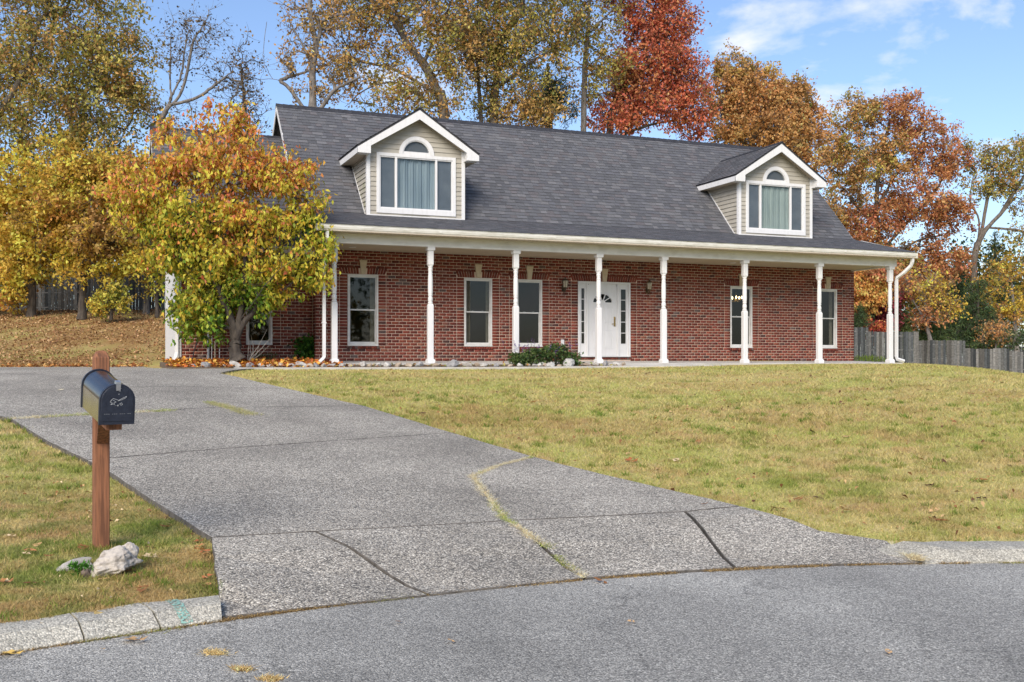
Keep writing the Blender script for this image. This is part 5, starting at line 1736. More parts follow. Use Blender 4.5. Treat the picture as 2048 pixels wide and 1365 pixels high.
# -- behind the ridge
w = 47.0
tree('oak_tree', 'big olive oak whose trunk leans left behind the left dormer', 'tree', foot(905, w), pl(w, (905, 640), (888, 240), (872, 178), (846, 126), (814, 88), (792, 48), (757, -5), (740, -60)), [pl(w, (872, 188), (830, 162), (785, 138), (735, 126), (680, 115), (634, 122)), pl(w, (862, 213), (820, 175), (780, 165), (730, 180), (690, 215)), pl(w, (812, 87), (790, 20), (800, -30)), pl(w, (795, 52), (835, 20), (870, -20)), pl(w, (846, 126), (880, 60, 1), (900, 10))],
     [E(880, 60, 80, 60, w), E(800, 30, 90, 50, w), E(700, 25, 70, 36, w), E(720, 130, 70, 36, w), E(790, 190, 90, 34, w), E(880, 140, 60, 40, w), E(740, -60, 150, 60, w), E(900, -60, 120, 70, w), E(790, 105, 50, 30, w), E(880, 210, 50, 24, w), E(700, 70, 60, 36, w), E(920, 110, 60, 50, w), E(840, 190, 50, 30, w)], 330, 11500, .150, [olive[:3] + brown[:2]], M['bark'], .23, 9, twig=.85, bare_frac=.4, tint=.2)
w = 49.0
tree('oak_tree', 'olive oak with a clump of upright dark trunks behind the middle of the ridge', 'tree', foot(985, w), pl(w, (985, 640), (988, 245), (990, 180), (1004, 80), (1040, 25), (1050, -40)), [pl(w, (968, 500), (962, 245), (957, 165), (950, 60)), pl(w, (985, 400), (925, 244), (890, 200)), pl(w, (1000, 110), (1060, 120), (1110, 90)), pl(w, (990, 180), (1040, 140), (1090, 108), (1150, 75)), pl(w, (1030, 36), (1015, 0), (1000, -30))],
     [E(1010, 60, 90, 60, w), E(1100, 50, 70, 60, w), E(1000, 140, 70, 40, w), E(1060, 190, 60, 40, w), E(960, 200, 50, 34, w), E(1050, -60, 150, 70, w), E(1090, 225, 70, 30, w, 1), E(940, 90, 60, 60, w), E(1120, 110, 40, 40, w), E(1030, 110, 90, 60, w), E(950, 30, 70, 50, w), E(1020, 225, 60, 24, w, 1)], 340, 13000, .150, [olive, brown], M['bark'], .24, 10, twig=.85, bare_frac=.35, tint=.2)
w = 51.0
tree('gum_tree', 'straight pale trunked tree with thin olive leaves left of the red maple', 'tree', foot(1168, w), pl(w, (1168, 640), (1168, 240), (1170, 140), (1176, 60), (1182, -40)), [pl(w, (1170, 135), (1145, 120), (1110, 105), (1080, 112)), pl(w, (1176, 70), (1205, 40), (1240, 5))], [E(1180, 40, 60, 60, w), E(1200, 110, 56, 36, w), E(1190, 170, 50, 30, w), E(1180, -40, 80, 50, w), E(1140, 80, 36, 30, w), E(1235, 140, 40, 30, w)], 140, 6000, .155, olive, M['bark_grey'], .14, 11, twig=.7, tint=.18)
w = 53.0
tree('pine_tree', 'dark green pine top peeking over the ridge before the red maple', 'tree', foot(1100, w), pl(w, (1100, 640), (1098, 300), (1095, 130)), [], [E(1095, 180, 44, 46, w), E(1120, 215, 40, 30, w), E(1075, 225, 40, 30, w)], 90, 4200, .26, pine, M['bark'], .2, 12, twig=.6, aspect=.14, twigs=8)
w = 52.0
tree('maple_tree', 'large red maple with a dense crown behind the middle of the roof', 'tree', foot(1215, w), pl(w, (1215, 640), (1218, 300), (1228, 205), (1252, 165), (1300, 125), (1330, 40)), [pl(w, (1228, 205), (1290, 170), (1350, 150)), pl(w, (1220, 280), (1300, 250), (1370, 240)), pl(w, (1252, 165), (1260, 90), (1290, 20))],
     [E(1310, 130, 80, 60, w), E(1340, 60, 50, 56, w), E(1290, 60, 50, 40, w), E(1370, 150, 44, 55, w), E(1290, 205, 80, 40, w), E(1370, 230, 56, 50, w), E(1230, 235, 60, 36, w), E(1280, -10, 80, 36, w), E(1250, 160, 40, 40, w, 1), E(1330, 10, 40, 40, w)], 350, 16500, .155, [red, rust], M['bark_dark'], .18, 13, twig=.8, tint=.17)
w = 55.0
tree('oak_tree', 'tan brown oak between the red maple and the right dormer', 'tree', foot(1500, w), pl(w, (1500, 640), (1500, 350), (1510, 250), (1520, 180)), [pl(w, (1500, 300), (1450, 240), (1440, 180)), pl(w, (1505, 270), (1570, 230), (1600, 200))], [E(1460, 135, 38, 36, w, 1), E(1500, 200, 70, 56, w), E(1450, 230, 50, 70, w), E(1570, 220, 56, 60, w), E(1610, 250, 34, 60, w), E(1540, 270, 100, 40, w), E(1510, 165, 50, 30, w, 1), E(1590, 190, 40, 34, w, 1), E(1610, 330, 34, 50, w)], 300, 20000, .155, [tan, olive[:3] + tan[:2]], M['bark'], .18, 14, twig=.75, tint=.16)
w = 64.0
tree('oak_tree', 'wide rust and tan oak filling the space right of the right dormer', 'tree', foot(1742, w), pl(w, (1742, 660), (1758, 500), (1752, 430), (1760, 330), (1780, 240)), [pl(w, (1765, 500), (1820, 440), (1855, 400), (1880, 370)), pl(w, (1755, 440), (1720, 420), (1690, 380)), pl(w, (1752, 420), (1800, 340), (1850, 300)), pl(w, (1768, 520), (1840, 480), (1900, 470))],
     [E(1720, 240, 60, 50, w, 1), E(1800, 230, 50, 50, w), E(1850, 290, 60, 60, w), E(1740, 320, 90, 56, w, 1), E(1680, 400, 50, 70, w, 1), E(1740, 450, 70, 50, w), E(1840, 400, 80, 60, w), E(1895, 440, 50, 50, w), E(1870, 520, 70, 40, w), E(1780, 520, 70, 30, w, 1), E(1660, 300, 40, 50, w, 1), E(1905, 340, 36, 40, w), E(1830, 560, 60, 26, w)], 430, 25000, .172, [rust, tan + olive[:2]], M['bark_dark'], .23, 15, twig=.75, tint=.2)
w = 64.0
tree('oak_tree', 'loose olive oak with bare grey limbs at the right edge of the photo', 'tree', foot(1945, w), pl(w, (1945, 680), (1948, 540), (1952, 500), (1968, 465), (2000, 430), (2030, 395)), [pl(w, (1955, 495), (1958, 440), (1940, 400), (1950, 340)), pl(w, (1962, 470), (1975, 400), (1990, 330)), pl(w, (1975, 455), (2030, 460), (2070, 470)), pl(w, (2000, 430), (2050, 350), (2090, 300))],
     [E(1970, 320, 44, 34, w), E(2030, 330, 44, 40, w), E(2060, 400, 50, 40, w), E(1960, 380, 36, 30, w), E(2080, 300, 50, 40, w), E(2000, 370, 40, 30, w), E(2060, 470, 40, 20, w), E(1930, 300, 20, 20, w)], 170, 7500, .17, olive, M['bark'], .18, 16, twig=.8, bare_frac=.45, tint=.2)
# -- understory on the right, beyond the fence
w = 57.0
tree('small_tree', 'pale orange weeping tree showing between the brick corner and the last porch post', 'tree', foot(1722, w), pl(w, (1722, 690), (1724, 620), (1726, 560)), [], [E(1724, 560, 30, 34, w), E(1715, 620, 18, 46, w), E(1750, 545, 40, 26, w, 1), E(1690, 590, 40, 60, w), E(1745, 590, 30, 30, w)], 120, 8200, .15, [orange, rust], M['bark_dark'], .12, 17, twig=.6, droop=1.0)
tree('small_tree', 'wine red leaved small tree seen under the porch roof before the last post', 'tree', foot(1758, w + 1), pl(w + 1, (1758, 690), (1756, 630), (1758, 600)), [], [E(1760, 600, 42, 40, w + 1), E(1772, 630, 26, 26, w + 1), E(1745, 640, 20, 18, w + 1)], 110, 8000, .15, wine, M['bark_dark'], .10, 18, twig=.5)
tree('shrub', 'red orange shrub poking over the fence left of the last porch post', 'shrub', foot(1757, w - .8), pl(w - .8, (1757, 690), (1757, 665)), [], [E(1757, 653, 24, 8, w - .8), E(1757, 668, 28, 12, w - .8)], 40, 1500, .13, [srgb(196, 84, 50), srgb(210, 130, 60), srgb(150, 54, 46)], M['bark_dark'], .05, 19, twig=.35, bare_frac=0)
tree('shrub', 'small green pine shrub against the brick corner above the fence', 'shrub', foot(1716, w - 1), pl(w - 1, (1716, 690), (1716, 640)), [], [E(1716, 640, 20, 24, w - 1)], 30, 1300, .22, pine, M['bark_dark'], .05, 20, twig=.35, aspect=.16, bare_frac=0)
tree('small_tree', 'yellow leaved thin tree in front of dark evergreens right of the last post', 'tree', foot(1862, w), pl(w, (1862, 690), (1850, 620), (1856, 560)), [pl(w, (1850, 640), (1820, 590), (1812, 560)), pl(w, (1855, 620), (1890, 580), (1905, 560))], [E(1850, 575, 50, 34, w), E(1880, 610, 40, 30, w), E(1815, 570, 26, 26, w, 1), E(1850, 635, 44, 16, w, 1)], 110, 3400, .15, [gold[:3] + tan[:2], rust], M['bark_grey'], .10, 21, twig=.6, tipr=.012)
w = 59.0
def conifer(label, px, top, bot, half, w, seed, pal=pine, name='cedar_tree', n=150, leaves=7000, asp=.2, sz=.22):
    ells = []
    for k in range(6):
        f = (k + .5) / 6
        ells.append(E(px, top + (bot - top) * f, max(6, half * (.25 + .8 * f)), (bot - top) / 9, w))
    return tree(name, label, 'tree', foot(px, w), pl(w, (px, bot + 20), (px, (top + bot) / 2), (px, top)), [], ells, n, leaves, sz, pal, M['bark_dark'], .14, seed, twig=.45, aspect=asp, bare_frac=.02, upward=-.2, shell=1.8, twigs=7)
conifer('dark green cedar just behind the stepped fence right of the last porch post', 1955, 560, 700, 48, 61, 22)
conifer('tall dark green evergreen standing behind the yellow thin tree', 1878, 560, 700, 40, 66, 23, n=160)
conifer('light green young pine looking over the fence beside the last porch post', 1808, 626, 690, 26, 58.5, 24, pine_l, 'pine_tree', 70, 3200, .13, .26)
conifer('bushy mid green pine above the fence left of the dark cedar', 1862, 640, 700, 40, 58.5, 25, pine_l[:2] + pine[:1], 'pine_tree', 90, 4200, .13, .26)
conifer('tall green pine far right behind the yellow understory', 1990, 470, 700, 44, 72, 26, pine, 'pine_tree', 150, 6500, .15, .3)
conifer('slender green pine rising left of the bare limbed oak', 1918, 500, 700, 30, 70, 27, pine, 'pine_tree', 110, 4500, .15, .3)
w = 63.0
tree('small_tree', 'yellow tree at the right edge above the fence', 'tree', foot(2035, w), pl(w, (2035, 710), (2030, 640), (2024, 570)), [], [E(2020, 545, 50, 36, w, 1), E(2030, 610, 40, 22, w), E(1985, 590, 36, 40, w, 1), E(2080, 600, 50, 60, w), E(2005, 640, 30, 30, w, 2)], 130, 5600, .16, [yellow, gold[1:] + olive[:2], tan], M['bark_grey'], .12, 28, twig=.6)
tree('shrub', 'dry tan brush with bare twigs above the low right end of the fence', 'shrub', foot(1992, w - 3), pl(w - 3, (1992, 705), (1992, 680)), [pl(w - 3, (1992, 690), (2030, 655)), pl(w - 3, (1992, 690), (1975, 650))], [E(1992, 665, 34, 26, w - 3), E(2030, 680, 34, 16, w - 3, 1)], 60, 1500, .14, [tan, pine], M['bark_grey'], .05, 29, twig=.5, bare_frac=0)
# -- far woods that read as one mass
def woods(name, specs, seed, size=.30):
    rng = np.random.RandomState(seed); Vs, Fs, Cs, b = [], [], [], 0
    for px, py, rx, ry, w, n, pal in specs:
        c, r, _ = E(px, py, rx, ry, w)
        if w < 0: c = W(px / 100.0, w, 3.5); r = (6.5, 5.0, 5.5)
        k = max(6, n // 40)
        cl = c + rng.randn(k, 3) * np.array(r) * .5
        j = rng.randint(0, k, n)
        P = cl[j] + rng.randn(n, 3) * np.array(r) * .16
        v, f = leaf_quads(P, size, rng, .2, .6)
        a = np.array(pal); ix = np.clip((rng.rand(k)[j] * len(a) + rng.randn(n) * .5).astype(int), 0, len(a) - 1)
        cc = a[ix] * rng.uniform(.7, 1.2, (n, 1)) * .85
        Vs.append(v); Fs.append(f + b); Cs.append(np.repeat(cc, 4, 0)); b += len(v)
    o = link(name, np_mesh(name, np.concatenate(Vs), np.concatenate(Fs), np.concatenate(Cs)), None, M['leaf'])
    return tag(o, None, None, None, 'stuff')
mixg = pine + olive[:3]
woods('far_woods', [(x, 540, 320, 190, -46 + 5 * (i % 3), 1500, (mixg, gold + brown, rust + pine[:2], olive + pine)[i % 4]) for i, x in enumerate(range(-7500, 4500, 560))], 41, .62)
woods('far_woods', [(1760, 600, 90, 90, 82, 5000, mixg + rust[:2]), (1900, 610, 90, 90, 84, 6500, pine + [srgb(40, 58, 40)]), (2020, 590, 100, 90, 84, 6000, mixg + gold[:2]), (2150, 580, 120, 110, 84, 4000, mixg), (1640, 560, 90, 90, 84, 2500, mixg), (1690, 500, 60, 60, 80, 2000, rust + tan), (2330, 560, 160, 130, 84, 3000, mixg),
                    (60, 500, 180, 120, 62, 7500, gold + olive[:3]), (300, 490, 120, 90, 62, 5500, gold + olive[:3] + green_y), (-220, 480, 200, 160, 62, 5000, gold + olive), (430, 520, 90, 70, 64, 1500, gold + olive[:2]), (40, 560, 160, 40, 58, 2500, olive + [srgb(60, 66, 34)])], 40)

# ------------------------------------------------------------------ the ornamental tree before the wing
w = 24.6
def orn_col(P, cc, rng):
    z = P[:, 2]
    u, ww = UW(P[:, 0], P[:, 1]); px = 1024 + F * u / ww
    g = np.array([srgb(86, 118, 36), srgb(112, 138, 44), srgb(136, 144, 48), srgb(72, 104, 34)]); y = np.array([srgb(178, 166, 58), srgb(206, 170, 60), srgb(160, 156, 60), srgb(216, 166, 62)]); o = np.array([srgb(228, 158, 58), srgb(234, 138, 70), srgb(222, 128, 70), srgb(234, 172, 70), srgb(228, 116, 84)])
    h = z + rng.randn(len(z)) * .55 + (px < 330) * .6 + (fbm(P[:, 0] * .9 + 7, P[:, 2] * .9 + P[:, 1] * .5 + 3, 3) - .5) * 4.2
    i = rng.randint(0, 4, len(z)); j = rng.randint(0, 5, len(z))
    a = smooth(1.3, 3.3, h)[:, None]; b = (rng.rand(len(z)) < .92 * smooth(2.5, 4.4, h))[:, None]
    c = g[i] * (1 - a) + y[i] * a
    return np.where(b, o[j], c)
ot = tree('ornamental_tree', 'leafy ornamental tree before the garage wing, green below and orange on top', 'tree', D(476, 722, 25.0), pl(25.0, (476, 722), (470, 690), (478, 655)), [pl(25.0, (470, 690), (462, 640), (430, 560), (400, 470), (360, 390)), pl(25.0, (476, 660), (490, 560), (480, 430), (440, 330), (420, 260)), pl(25.0, (478, 660), (520, 600), (560, 500), (590, 400), (600, 330)), pl(25.0, (480, 640), (540, 560, -.8), (600, 510, -1))],
     [E(440, 330, 110, 60, 25), E(560, 350, 70, 60, 25), E(300, 360, 80, 60, 25), E(240, 390, 36, 50, 25), E(400, 440, 110, 50, 25), E(530, 450, 90, 50, 25), E(350, 520, 70, 40, 25), E(470, 530, 120, 50, 25), E(590, 530, 70, 40, 25), E(420, 610, 80, 40, 25), E(380, 600, 40, 40, 25), E(520, 580, 60, 30, 25),  E(470, 250, 46, 40, 25), E(330, 280, 26, 40, 25), E(610, 420, 36, 60, 25), E(410, 245, 20, 20, 25), E(415, 640, 50, 42, 25), E(515, 605, 46, 26, 25), E(375, 640, 36, 26, 25), E(640, 510, 34, 50, 25), E(285, 430, 40, 40, 25), E(320, 430, 70, 60, 25), E(640, 560, 30, 20, 25)],
     620, 33000, .118, [olive], M['bark_dark'], .15, 50, twig=.40, tipr=.006, aspect=.50, droop=.75, spread=.17, twigs=5, col_fn=orn_col, part_leaves=300, bare_frac=.75, tint=.10, shell=2.2)
# ------------------------------------------------------------------ fences: every board its own piece
rf = random.Random(11)
FENCE_PAL = [srgb(104, 106, 106), srgb(86, 90, 92), srgb(122, 122, 120), srgb(74, 78, 80), srgb(138, 136, 132), srgb(98, 96, 92)]
board_me = bpy.data.meshes.new('board')
board_me.from_pydata([(-.067, 0, 0), (.067, 0, 0), (.067, .019, 0), (-.067, .019, 0), (-.067, 0, 1), (.067, 0, 1), (.067, .019, 1), (-.067, .019, 1)], [],
                     [(0, 3, 2, 1), (4, 5, 6, 7), (0, 1, 5, 4), (1, 2, 6, 5), (2, 3, 7, 6), (3, 0, 4, 7)])
board_me.update(); board_me.materials.append(M['wood_fence'])
def fence(label, panels, tone, lift=1.0):
    """panels: (u0, w0, u1, w1, top height) in camera plan coordinates"""
    p0 = panels[0]
    root = tag(empty('board_fence', W(p0[0], p0[1], gz(p0[0], p0[1]))), label, 'fence')
    rl = MB(); po = []
    first = None
    for u0, w0, u1, w1, top in panels:
        L = math.hypot(u1 - u0, w1 - w0); n = int(round(L / .142))
        A, B = W(u0, w0, 0), W(u1, w1, 0)
        ang = math.atan2(B[1] - A[1], B[0] - A[0])
        for i in range(n):
            f = (i + .5) / n
            u, w = u0 + (u1 - u0) * f, w0 + (w1 - w0) * f
            g = gz(u, w) - .05
            o = bpy.data.objects.new('board', board_me) if first is None else first.copy()
            if first is None: first = o
            COL.objects.link(o); o.parent = root
            P = W(u, w, g) - OFF[root]
            o.location = (P[0], P[1] + rf.uniform(-.006, .006), P[2]); o.rotation_euler = (0, rf.uniform(-.008, .008), ang + rf.uniform(-.02, .02))
            o.scale = (rf.uniform(.94, 1.02), 1, max(.4, top + rf.uniform(-.03, .02) - g))
            c = rf.choice(FENCE_PAL); k = rf.uniform(.6, 1.35) * tone
            o.color = (c[0] * k, c[1] * k, c[2] * k, 1)
        nrm = np.array((-(B[1] - A[1]), B[0] - A[0], 0)); nrm = nrm / np.linalg.norm(nrm)
        if nrm.dot(W(0, 1, 0)) < 0: nrm = -nrm
        for z in (top - .22, top - .95, top - 1.6):
            a, b = A + nrm * .045, B + nrm * .045
            rl.tube([(a[0], a[1], z), (b[0], b[1], z)], 0, rect=(.044, .02))
        po.append((A + nrm * .10, top, gz(u0, w0)))
    po.append((B + nrm * .10, top, gz(u1, w1)))
    rl.build('rail', mat('fence_rail', (.10, .10, .10), .9, (.16, .155, .15), 8), root)
    for p, t, g in po:
        MB().box(p[0] - .045, p[0] + .045, p[1] - .045, p[1] + .045, g - .3, t - .04).build('post', mat('fence_post', (.11, .11, .105), .9, (.17, .165, .16), 8), root)
    return root
def upx(px, w): return (px - 1024) / F * w
RW = 55.0
st = [(1640, 1737, 655), (1737, 1838, 664), (1838, 1930, 681), (1930, 2019, 697.5), (2019, 2110, 703), (2110, 2200, 712)]
fence('weathered grey board fence stepping down beyond the right lawn', [(upx(a, RW), RW, upx(b, RW), RW, (HZ - t) / F * RW) for a, b, t in st], .56)
fence('second grey fence glimpsed above the low end of the stepped one', [(upx(a, 74), 74, upx(b, 74), 74, (HZ - t) / F * 74) for a, b, t in ((1935, 1990, 690), (1990, 2060, 693), (2060, 2130, 697))], .70)
LW = 46.5
fence('grey board fence behind the yellow trees on the left slope', [(upx(a, LW), LW, upx(b, LW), LW, (HZ - t) / F * LW) for a, b, t in ((-260, -150, 540), (-150, -40, 541), (-40, 70, 542), (70, 180, 543), (180, 290, 544), (290, 400, 545), (400, 510, 546))], .55)

# ------------------------------------------------------------------ mailbox
def solve(px, py, w): return D(px, py, w)
mu, mw = (202 - 1024) / F * 6.85, 6.85
mg = gz(mu, mw)
mail = tag(empty('mailbox', W(mu, mw, mg)), 'dark metal mailbox on a stained wooden post beside the driveway', 'mailbox')
ax = np.array((.55, -.835)); ax = ax / np.linalg.norm(ax)       # plan direction the box faces
axw = W(ax[0], ax[1], 0); sd = np.array((-axw[1], axw[0], 0))    # facing and sideways, in the world
zt = (HZ - 716) / F * mw
pm = MB()
hw = .046
def pt(a, s, z): return tuple(W(mu, mw, 0) + axw * a + sd * s + np.array((0, 0, z)))
e = .006
ring = [(-hw + e, -hw), (hw - e, -hw), (hw, -hw + e), (hw, hw - e), (hw - e, hw), (-hw + e, hw), (-hw, hw - e), (-hw, -hw + e)]
vs = [pt(a, s, mg - .2) for a, s in ring] + [pt(a, s, zt) for a, s in ring] + [pt(a * .62, s * .62, zt + .040) for a, s in ring]
fs = [(i, (i + 1) % 8, 8 + (i + 1) % 8, 8 + i) for i in range(8)] + [(8 + i, 8 + (i + 1) % 8, 16 + (i + 1) % 8, 16 + i) for i in range(8)] + [tuple(range(16, 24))]
pm.add(vs, fs).build('post', M['cedar'], mail)
MB().add([pt(a * .63, s * .63, zt + .0405) for a, s in ring] + [pt(a * .2, s * .2, zt + .047) for a, s in ring], [(i, (i + 1) % 8, 8 + (i + 1) % 8, 8 + i) for i in range(8)] + [tuple(range(8, 16))]).build('post_top', M['cedar_end'], mail)
# box: arched section swept along the axis, tipped forward
tilt = math.radians(9.5)
bw, bh, bl = .098, .235, .52
back_c = D(193, 811, 6.76); front_c = D(235, 847, 6.31)
org = np.array((back_c + front_c) / 2) - axw * (bl / 2) * math.cos(tilt) + np.array((0, 0, bl / 2 * math.sin(tilt)))
fw = axw * math.cos(tilt) + np.array((0, 0, -math.sin(tilt))); upv = np.cross(sd, fw); upv = upv if upv[2] > 0 else -upv
def bp_(l, s, h): return tuple(org + fw * l + sd * s + upv * h)
def arch_prof(w_, h_, n=16, base=0.0):
    r = w_
    out = [(-w_, base)]
    for i in range(n + 1):
        a = math.pi - math.pi * i / n
        out.append((r * math.cos(a), h_ - r + r * math.sin(a)))
    out.append((w_, base))
    return out
def sweep(mb, prof, l0, l1, caps=True):
    n = len(prof)
    vs = [bp_(l0, s, h) for s, h in prof] + [bp_(l1, s, h) for s, h in prof]
    fs = [(i, (i + 1) % n, n + (i + 1) % n, n + i) for i in range(n)]
    if caps: fs += [tuple(range(n - 1, -1, -1)), tuple(range(n, 2 * n))]
    return mb.add(vs, fs)
sweep(MB(), arch_prof(bw, bh), .012, bl - .012).build('box', M['box_metal'], mail, False)
for p in mail.children:
    if p.name.startswith('box'):
        md = p.data
        md.materials.append(M['box_top'])
        for f in md.polygons:
            f.use_smooth = len(f.vertices) == 4
            zs = [np.dot(np.array(md.vertices[i].co) + OFF[p] - org, upv) for i in f.vertices]
            if max(zs) > bh - bw + .002: f.material_index = 1  # arched top stays dark; only the flat sides get the reflection-bright metal
        md.set_sharp_from_angle(angle=math.radians(40))
rim = MB(); sweep(rim, arch_prof(bw + .006, bh + .006, base=-.006), 0, .016); rim.build('back_rim', M['box_door'], mail)
dr = MB(); sweep(dr, arch_prof(bw + .005, bh + .005, base=-.008), bl - .014, bl + .010)
dr.build('door', M['box_door'], mail)
q = MB(); prof = arch_prof(bw - .004, bh - .004, base=.012)
n = len(prof)
q.add([bp_(bl + .0101, s, h) for s, h in prof] + [bp_(bl + .0135, s * .97, h * .985 + .002) for s, h in prof], [(i, (i + 1) % n, n + (i + 1) % n, n + i) for i in range(n)] + [tuple(range(n, 2 * n))])
q.build('door_panel', M['box_door'], mail)
lt = MB()
lt.hexa([bp_(bl - .02, -.016, bh + .004), bp_(bl + .018, -.016, bh + .004), bp_(bl + .018, .016, bh + .004), bp_(bl - .02, .016, bh + .004)], [bp_(bl - .02, -.014, bh + .022), bp_(bl + .016, -.014, bh + .018), bp_(bl + .016, .014, bh + .018), bp_(bl - .02, .014, bh + .022)])
lt.hexa([bp_(bl + .014, -.012, bh - .034), bp_(bl + .021, -.012, bh - .034), bp_(bl + .021, .012, bh - .034), bp_(bl + .014, .012, bh - .034)], [bp_(bl + .014, -.014, bh + .003), bp_(bl + .021, -.014, bh + .003), bp_(bl + .021, .014, bh + .003), bp_(bl + .014, .014, bh + .003)])
lt.build('latch', M['latch'], mail)
# scratched bird-like outline and the embossed line near the foot of the door
def dpx(px, py):
    """door-face coordinates (side, height) of a mark measured on the photo"""
    return ((px - 234.5) / 57.0 * 2 * bw, (847 - py) / 77.0 * bh)
strokes = [[(224, 800), (227, 797), (232, 799), (236, 801), (242, 797), (249, 793), (248, 796), (241, 800), (235, 802)], [(224, 800), (222, 804), (226, 806), (223, 809), (229, 808), (231, 812), (228, 806), (232, 804), (226, 800)],
           [(238, 808), (241, 806), (243, 809), (240, 811), (238, 808)], [(233, 811), (236, 810), (235, 813)], [(236, 784), (238, 781), (239, 784)], [(235, 789), (237, 788)], [(237, 778), (240, 777)]]
sc_ = MB()
sgn = 1 if np.dot(sd, W(1, 0, 0)) > 0 else -1
for stt in strokes:
    for p, r in zip(stt[:-1], stt[1:]):
        a, b = dpx(*p), dpx(*r)
        sc_.tube([bp_(bl + .0142, sgn * a[0], a[1]), bp_(bl + .0142, sgn * b[0], b[1])], .0011, 4)
for k in range(14):
    a = -.075 + k * .0112
    if k % 4 == 3: continue
    sc_.tube([bp_(bl + .0142, a, .058), bp_(bl + .0142, a + .008, .0575)], .0006, 4)
tag(sc_.build('scratch_marks', M['scratch'], mail), kind='stuff')
am = MB()
def board_along(mb, l0, l1, s0, s1, h0, h1):
    mb.hexa([bp_(l0, s0, h0), bp_(l1, s0, h0), bp_(l1, s1, h0), bp_(l0, s1, h0)], [bp_(l0, s0, h1), bp_(l1, s0, h1), bp_(l1, s1, h1), bp_(l0, s1, h1)])
board_along(am, -.06, bl - .05, -.045, .045, -.055, -.010)
am.build('arm', M['cedar'], mail)
br = MB()
pz = -.30
br.tube([tuple(W(mu, mw, 0) + axw * .045 + np.array((0, 0, -.52))), bp_(.20, 0, -.06)], 0, rect=(.035, .018))
br.build('brace', M['cedar'], mail)

# ------------------------------------------------------------------ stones
import bmesh
def stone_mesh(rx, ry, rz, seed, sub=3, rough=.25, pits=0.0, flat=0):
    rng = np.random.RandomState(seed)
    bm = bmesh.new(); bmesh.ops.create_icosphere(bm, subdivisions=sub, radius=1.0)
    cuts = [(rng.randn(3), rng.uniform(.55, .9)) for _ in range(9)]
    cuts = [(d / np.linalg.norm(d), k) for d, k in cuts]
    ph = rng.rand(6) * 9
    for v in bm.verts:
        p = np.array(v.co)
        for d, k in cuts:
            t = p.dot(d)
            if t > k: p = p - d * (t - k) * .9
        nz_ = (math.sin(p[0] * 3 + ph[0]) * math.sin(p[1] * 3.3 + ph[1]) * math.sin(p[2] * 2.7 + ph[2])) * rough
        nz_ += (float(vnoise(p[0] * 4 + ph[3] * 3 + 50, p[1] * 4 + p[2] * 3 + ph[4] * 3 + 50)) - .5) * rough * .7
        if pits:
            q = float(vnoise(p[0] * 9 + p[1] * 5 + 90, p[2] * 9 + p[1] * 6 + 40 + ph[5])); nz_ -= pits * max(0, q - .55) * 2
            nz_ += pits * .5 * (float(vnoise(p[0] * 22 + p[1] * 14 + 90, p[2] * 22 + 40)) - .5)
        p = p * (1 + nz_)
        v.co = (p[0] * rx, p[1] * ry, p[2] * rz)
    me = bpy.data.meshes.new('stone'); bm.to_mesh(me); bm.free()
    return me
def stone(name, label, pos, size, m, seed, rot=(0, 0, 0), sub=3, rough=.22, pits=0.0, group=None, cat='rock', smooth_=False):
    me = stone_mesh(*size, seed, sub, rough, pits)
    if smooth_:
        me.polygons.foreach_set('use_smooth', np.ones(len(me.polygons), bool))
    me.materials.append(M[m])
    o = bpy.data.objects.new(name, me); COL.objects.link(o)
    o.location = tuple(pos); o.rotation_euler = rot
    return tag(o, label, cat, group)
def gpos(px, py, dz=0.0):
    u, w = hit(px, py); p = W(u, w, gz(u, w) + dz); return p
bu, bw0 = hit(221, 1150)
b0 = W(bu, bw0, 0); gb = gz(bu, bw0)
def near(px, dw): return W((px - 1024) / F * (bw0 + dw), bw0 + dw, 0)
stone('boulder', 'pale pitted limestone boulder at the foot of the mailbox post', (b0[0], b0[1], gb + .062), (.165, .115, .090), 'limestone', 3, (.1, -.15, .3), 5, .22, .14, smooth_=True)
p = near(258, .14); p[2] = gb + .10; stone('boulder', 'smaller pale rock tucked behind the right side of the limestone boulder', p, (.065, .06, .062), 'limestone', 8, (.1, .2, .8), 4, .2, .08)
p = near(152, .10); p[2] = gb + .035; stone('boulder', 'low flat grey rock left of the limestone boulder', p, (.13, .085, .045), 'limestone_flat', 12, (0, -.22, .3), 4, .18, .05)
p = near(174, -.10); p[2] = gb + .02; stone('boulder', 'small brown wedge of stone before the limestone boulder', p, (.03, .026, .055), 'brown_stone', 21, (.3, -.5, .4), 3, .2)
# stones edging the bed: (pixel, size factor, tone, tilt)
ROW = [(386, .55, 1), (410, .9, 1), (447, .6, 0), (472, 1.0, 0), (500, .8, 1), (522, .7, 3), (541, .8, 0), (562, .7, 2), (585, .9, 0), (604, 1.25, 3), (619, .7, 2), (632, .7, 1), (648, .6, 0), (663, .9, 1), (684, .85, 0), (702, .7, 2), (725, .8, 0), (739, .75, 2), (757, .75, 3), (775, .8, 3), (796, .8, 2), (818, .75, 2), (838, .8, 1), (872, .85, 2), (903, 1.15, 1), (937, .95, 0), (956, .7, 2), (967, .7, 3), (992, .7, 1), (1020, .7, 2), (1040, .8, 3), (1056, .75, 2), (1069, .85, 0), (1081, .85, 3), (1090, .6, 2), (1101, 1.05, 3), (1120, .6, 2), (1137, 1.45, 3), (1157, .6, 2), (1172, .8, 2), (1192, .75, 0), (1210, .85, 1), (1232, .7, 3), (1247, .6, 2)]
shape_w = ['flat', 'blocky', 'rounded', 'sharp']; tone_w = ['pale grey', 'blue grey', 'buff', 'whitish']
rk = random.Random(5)
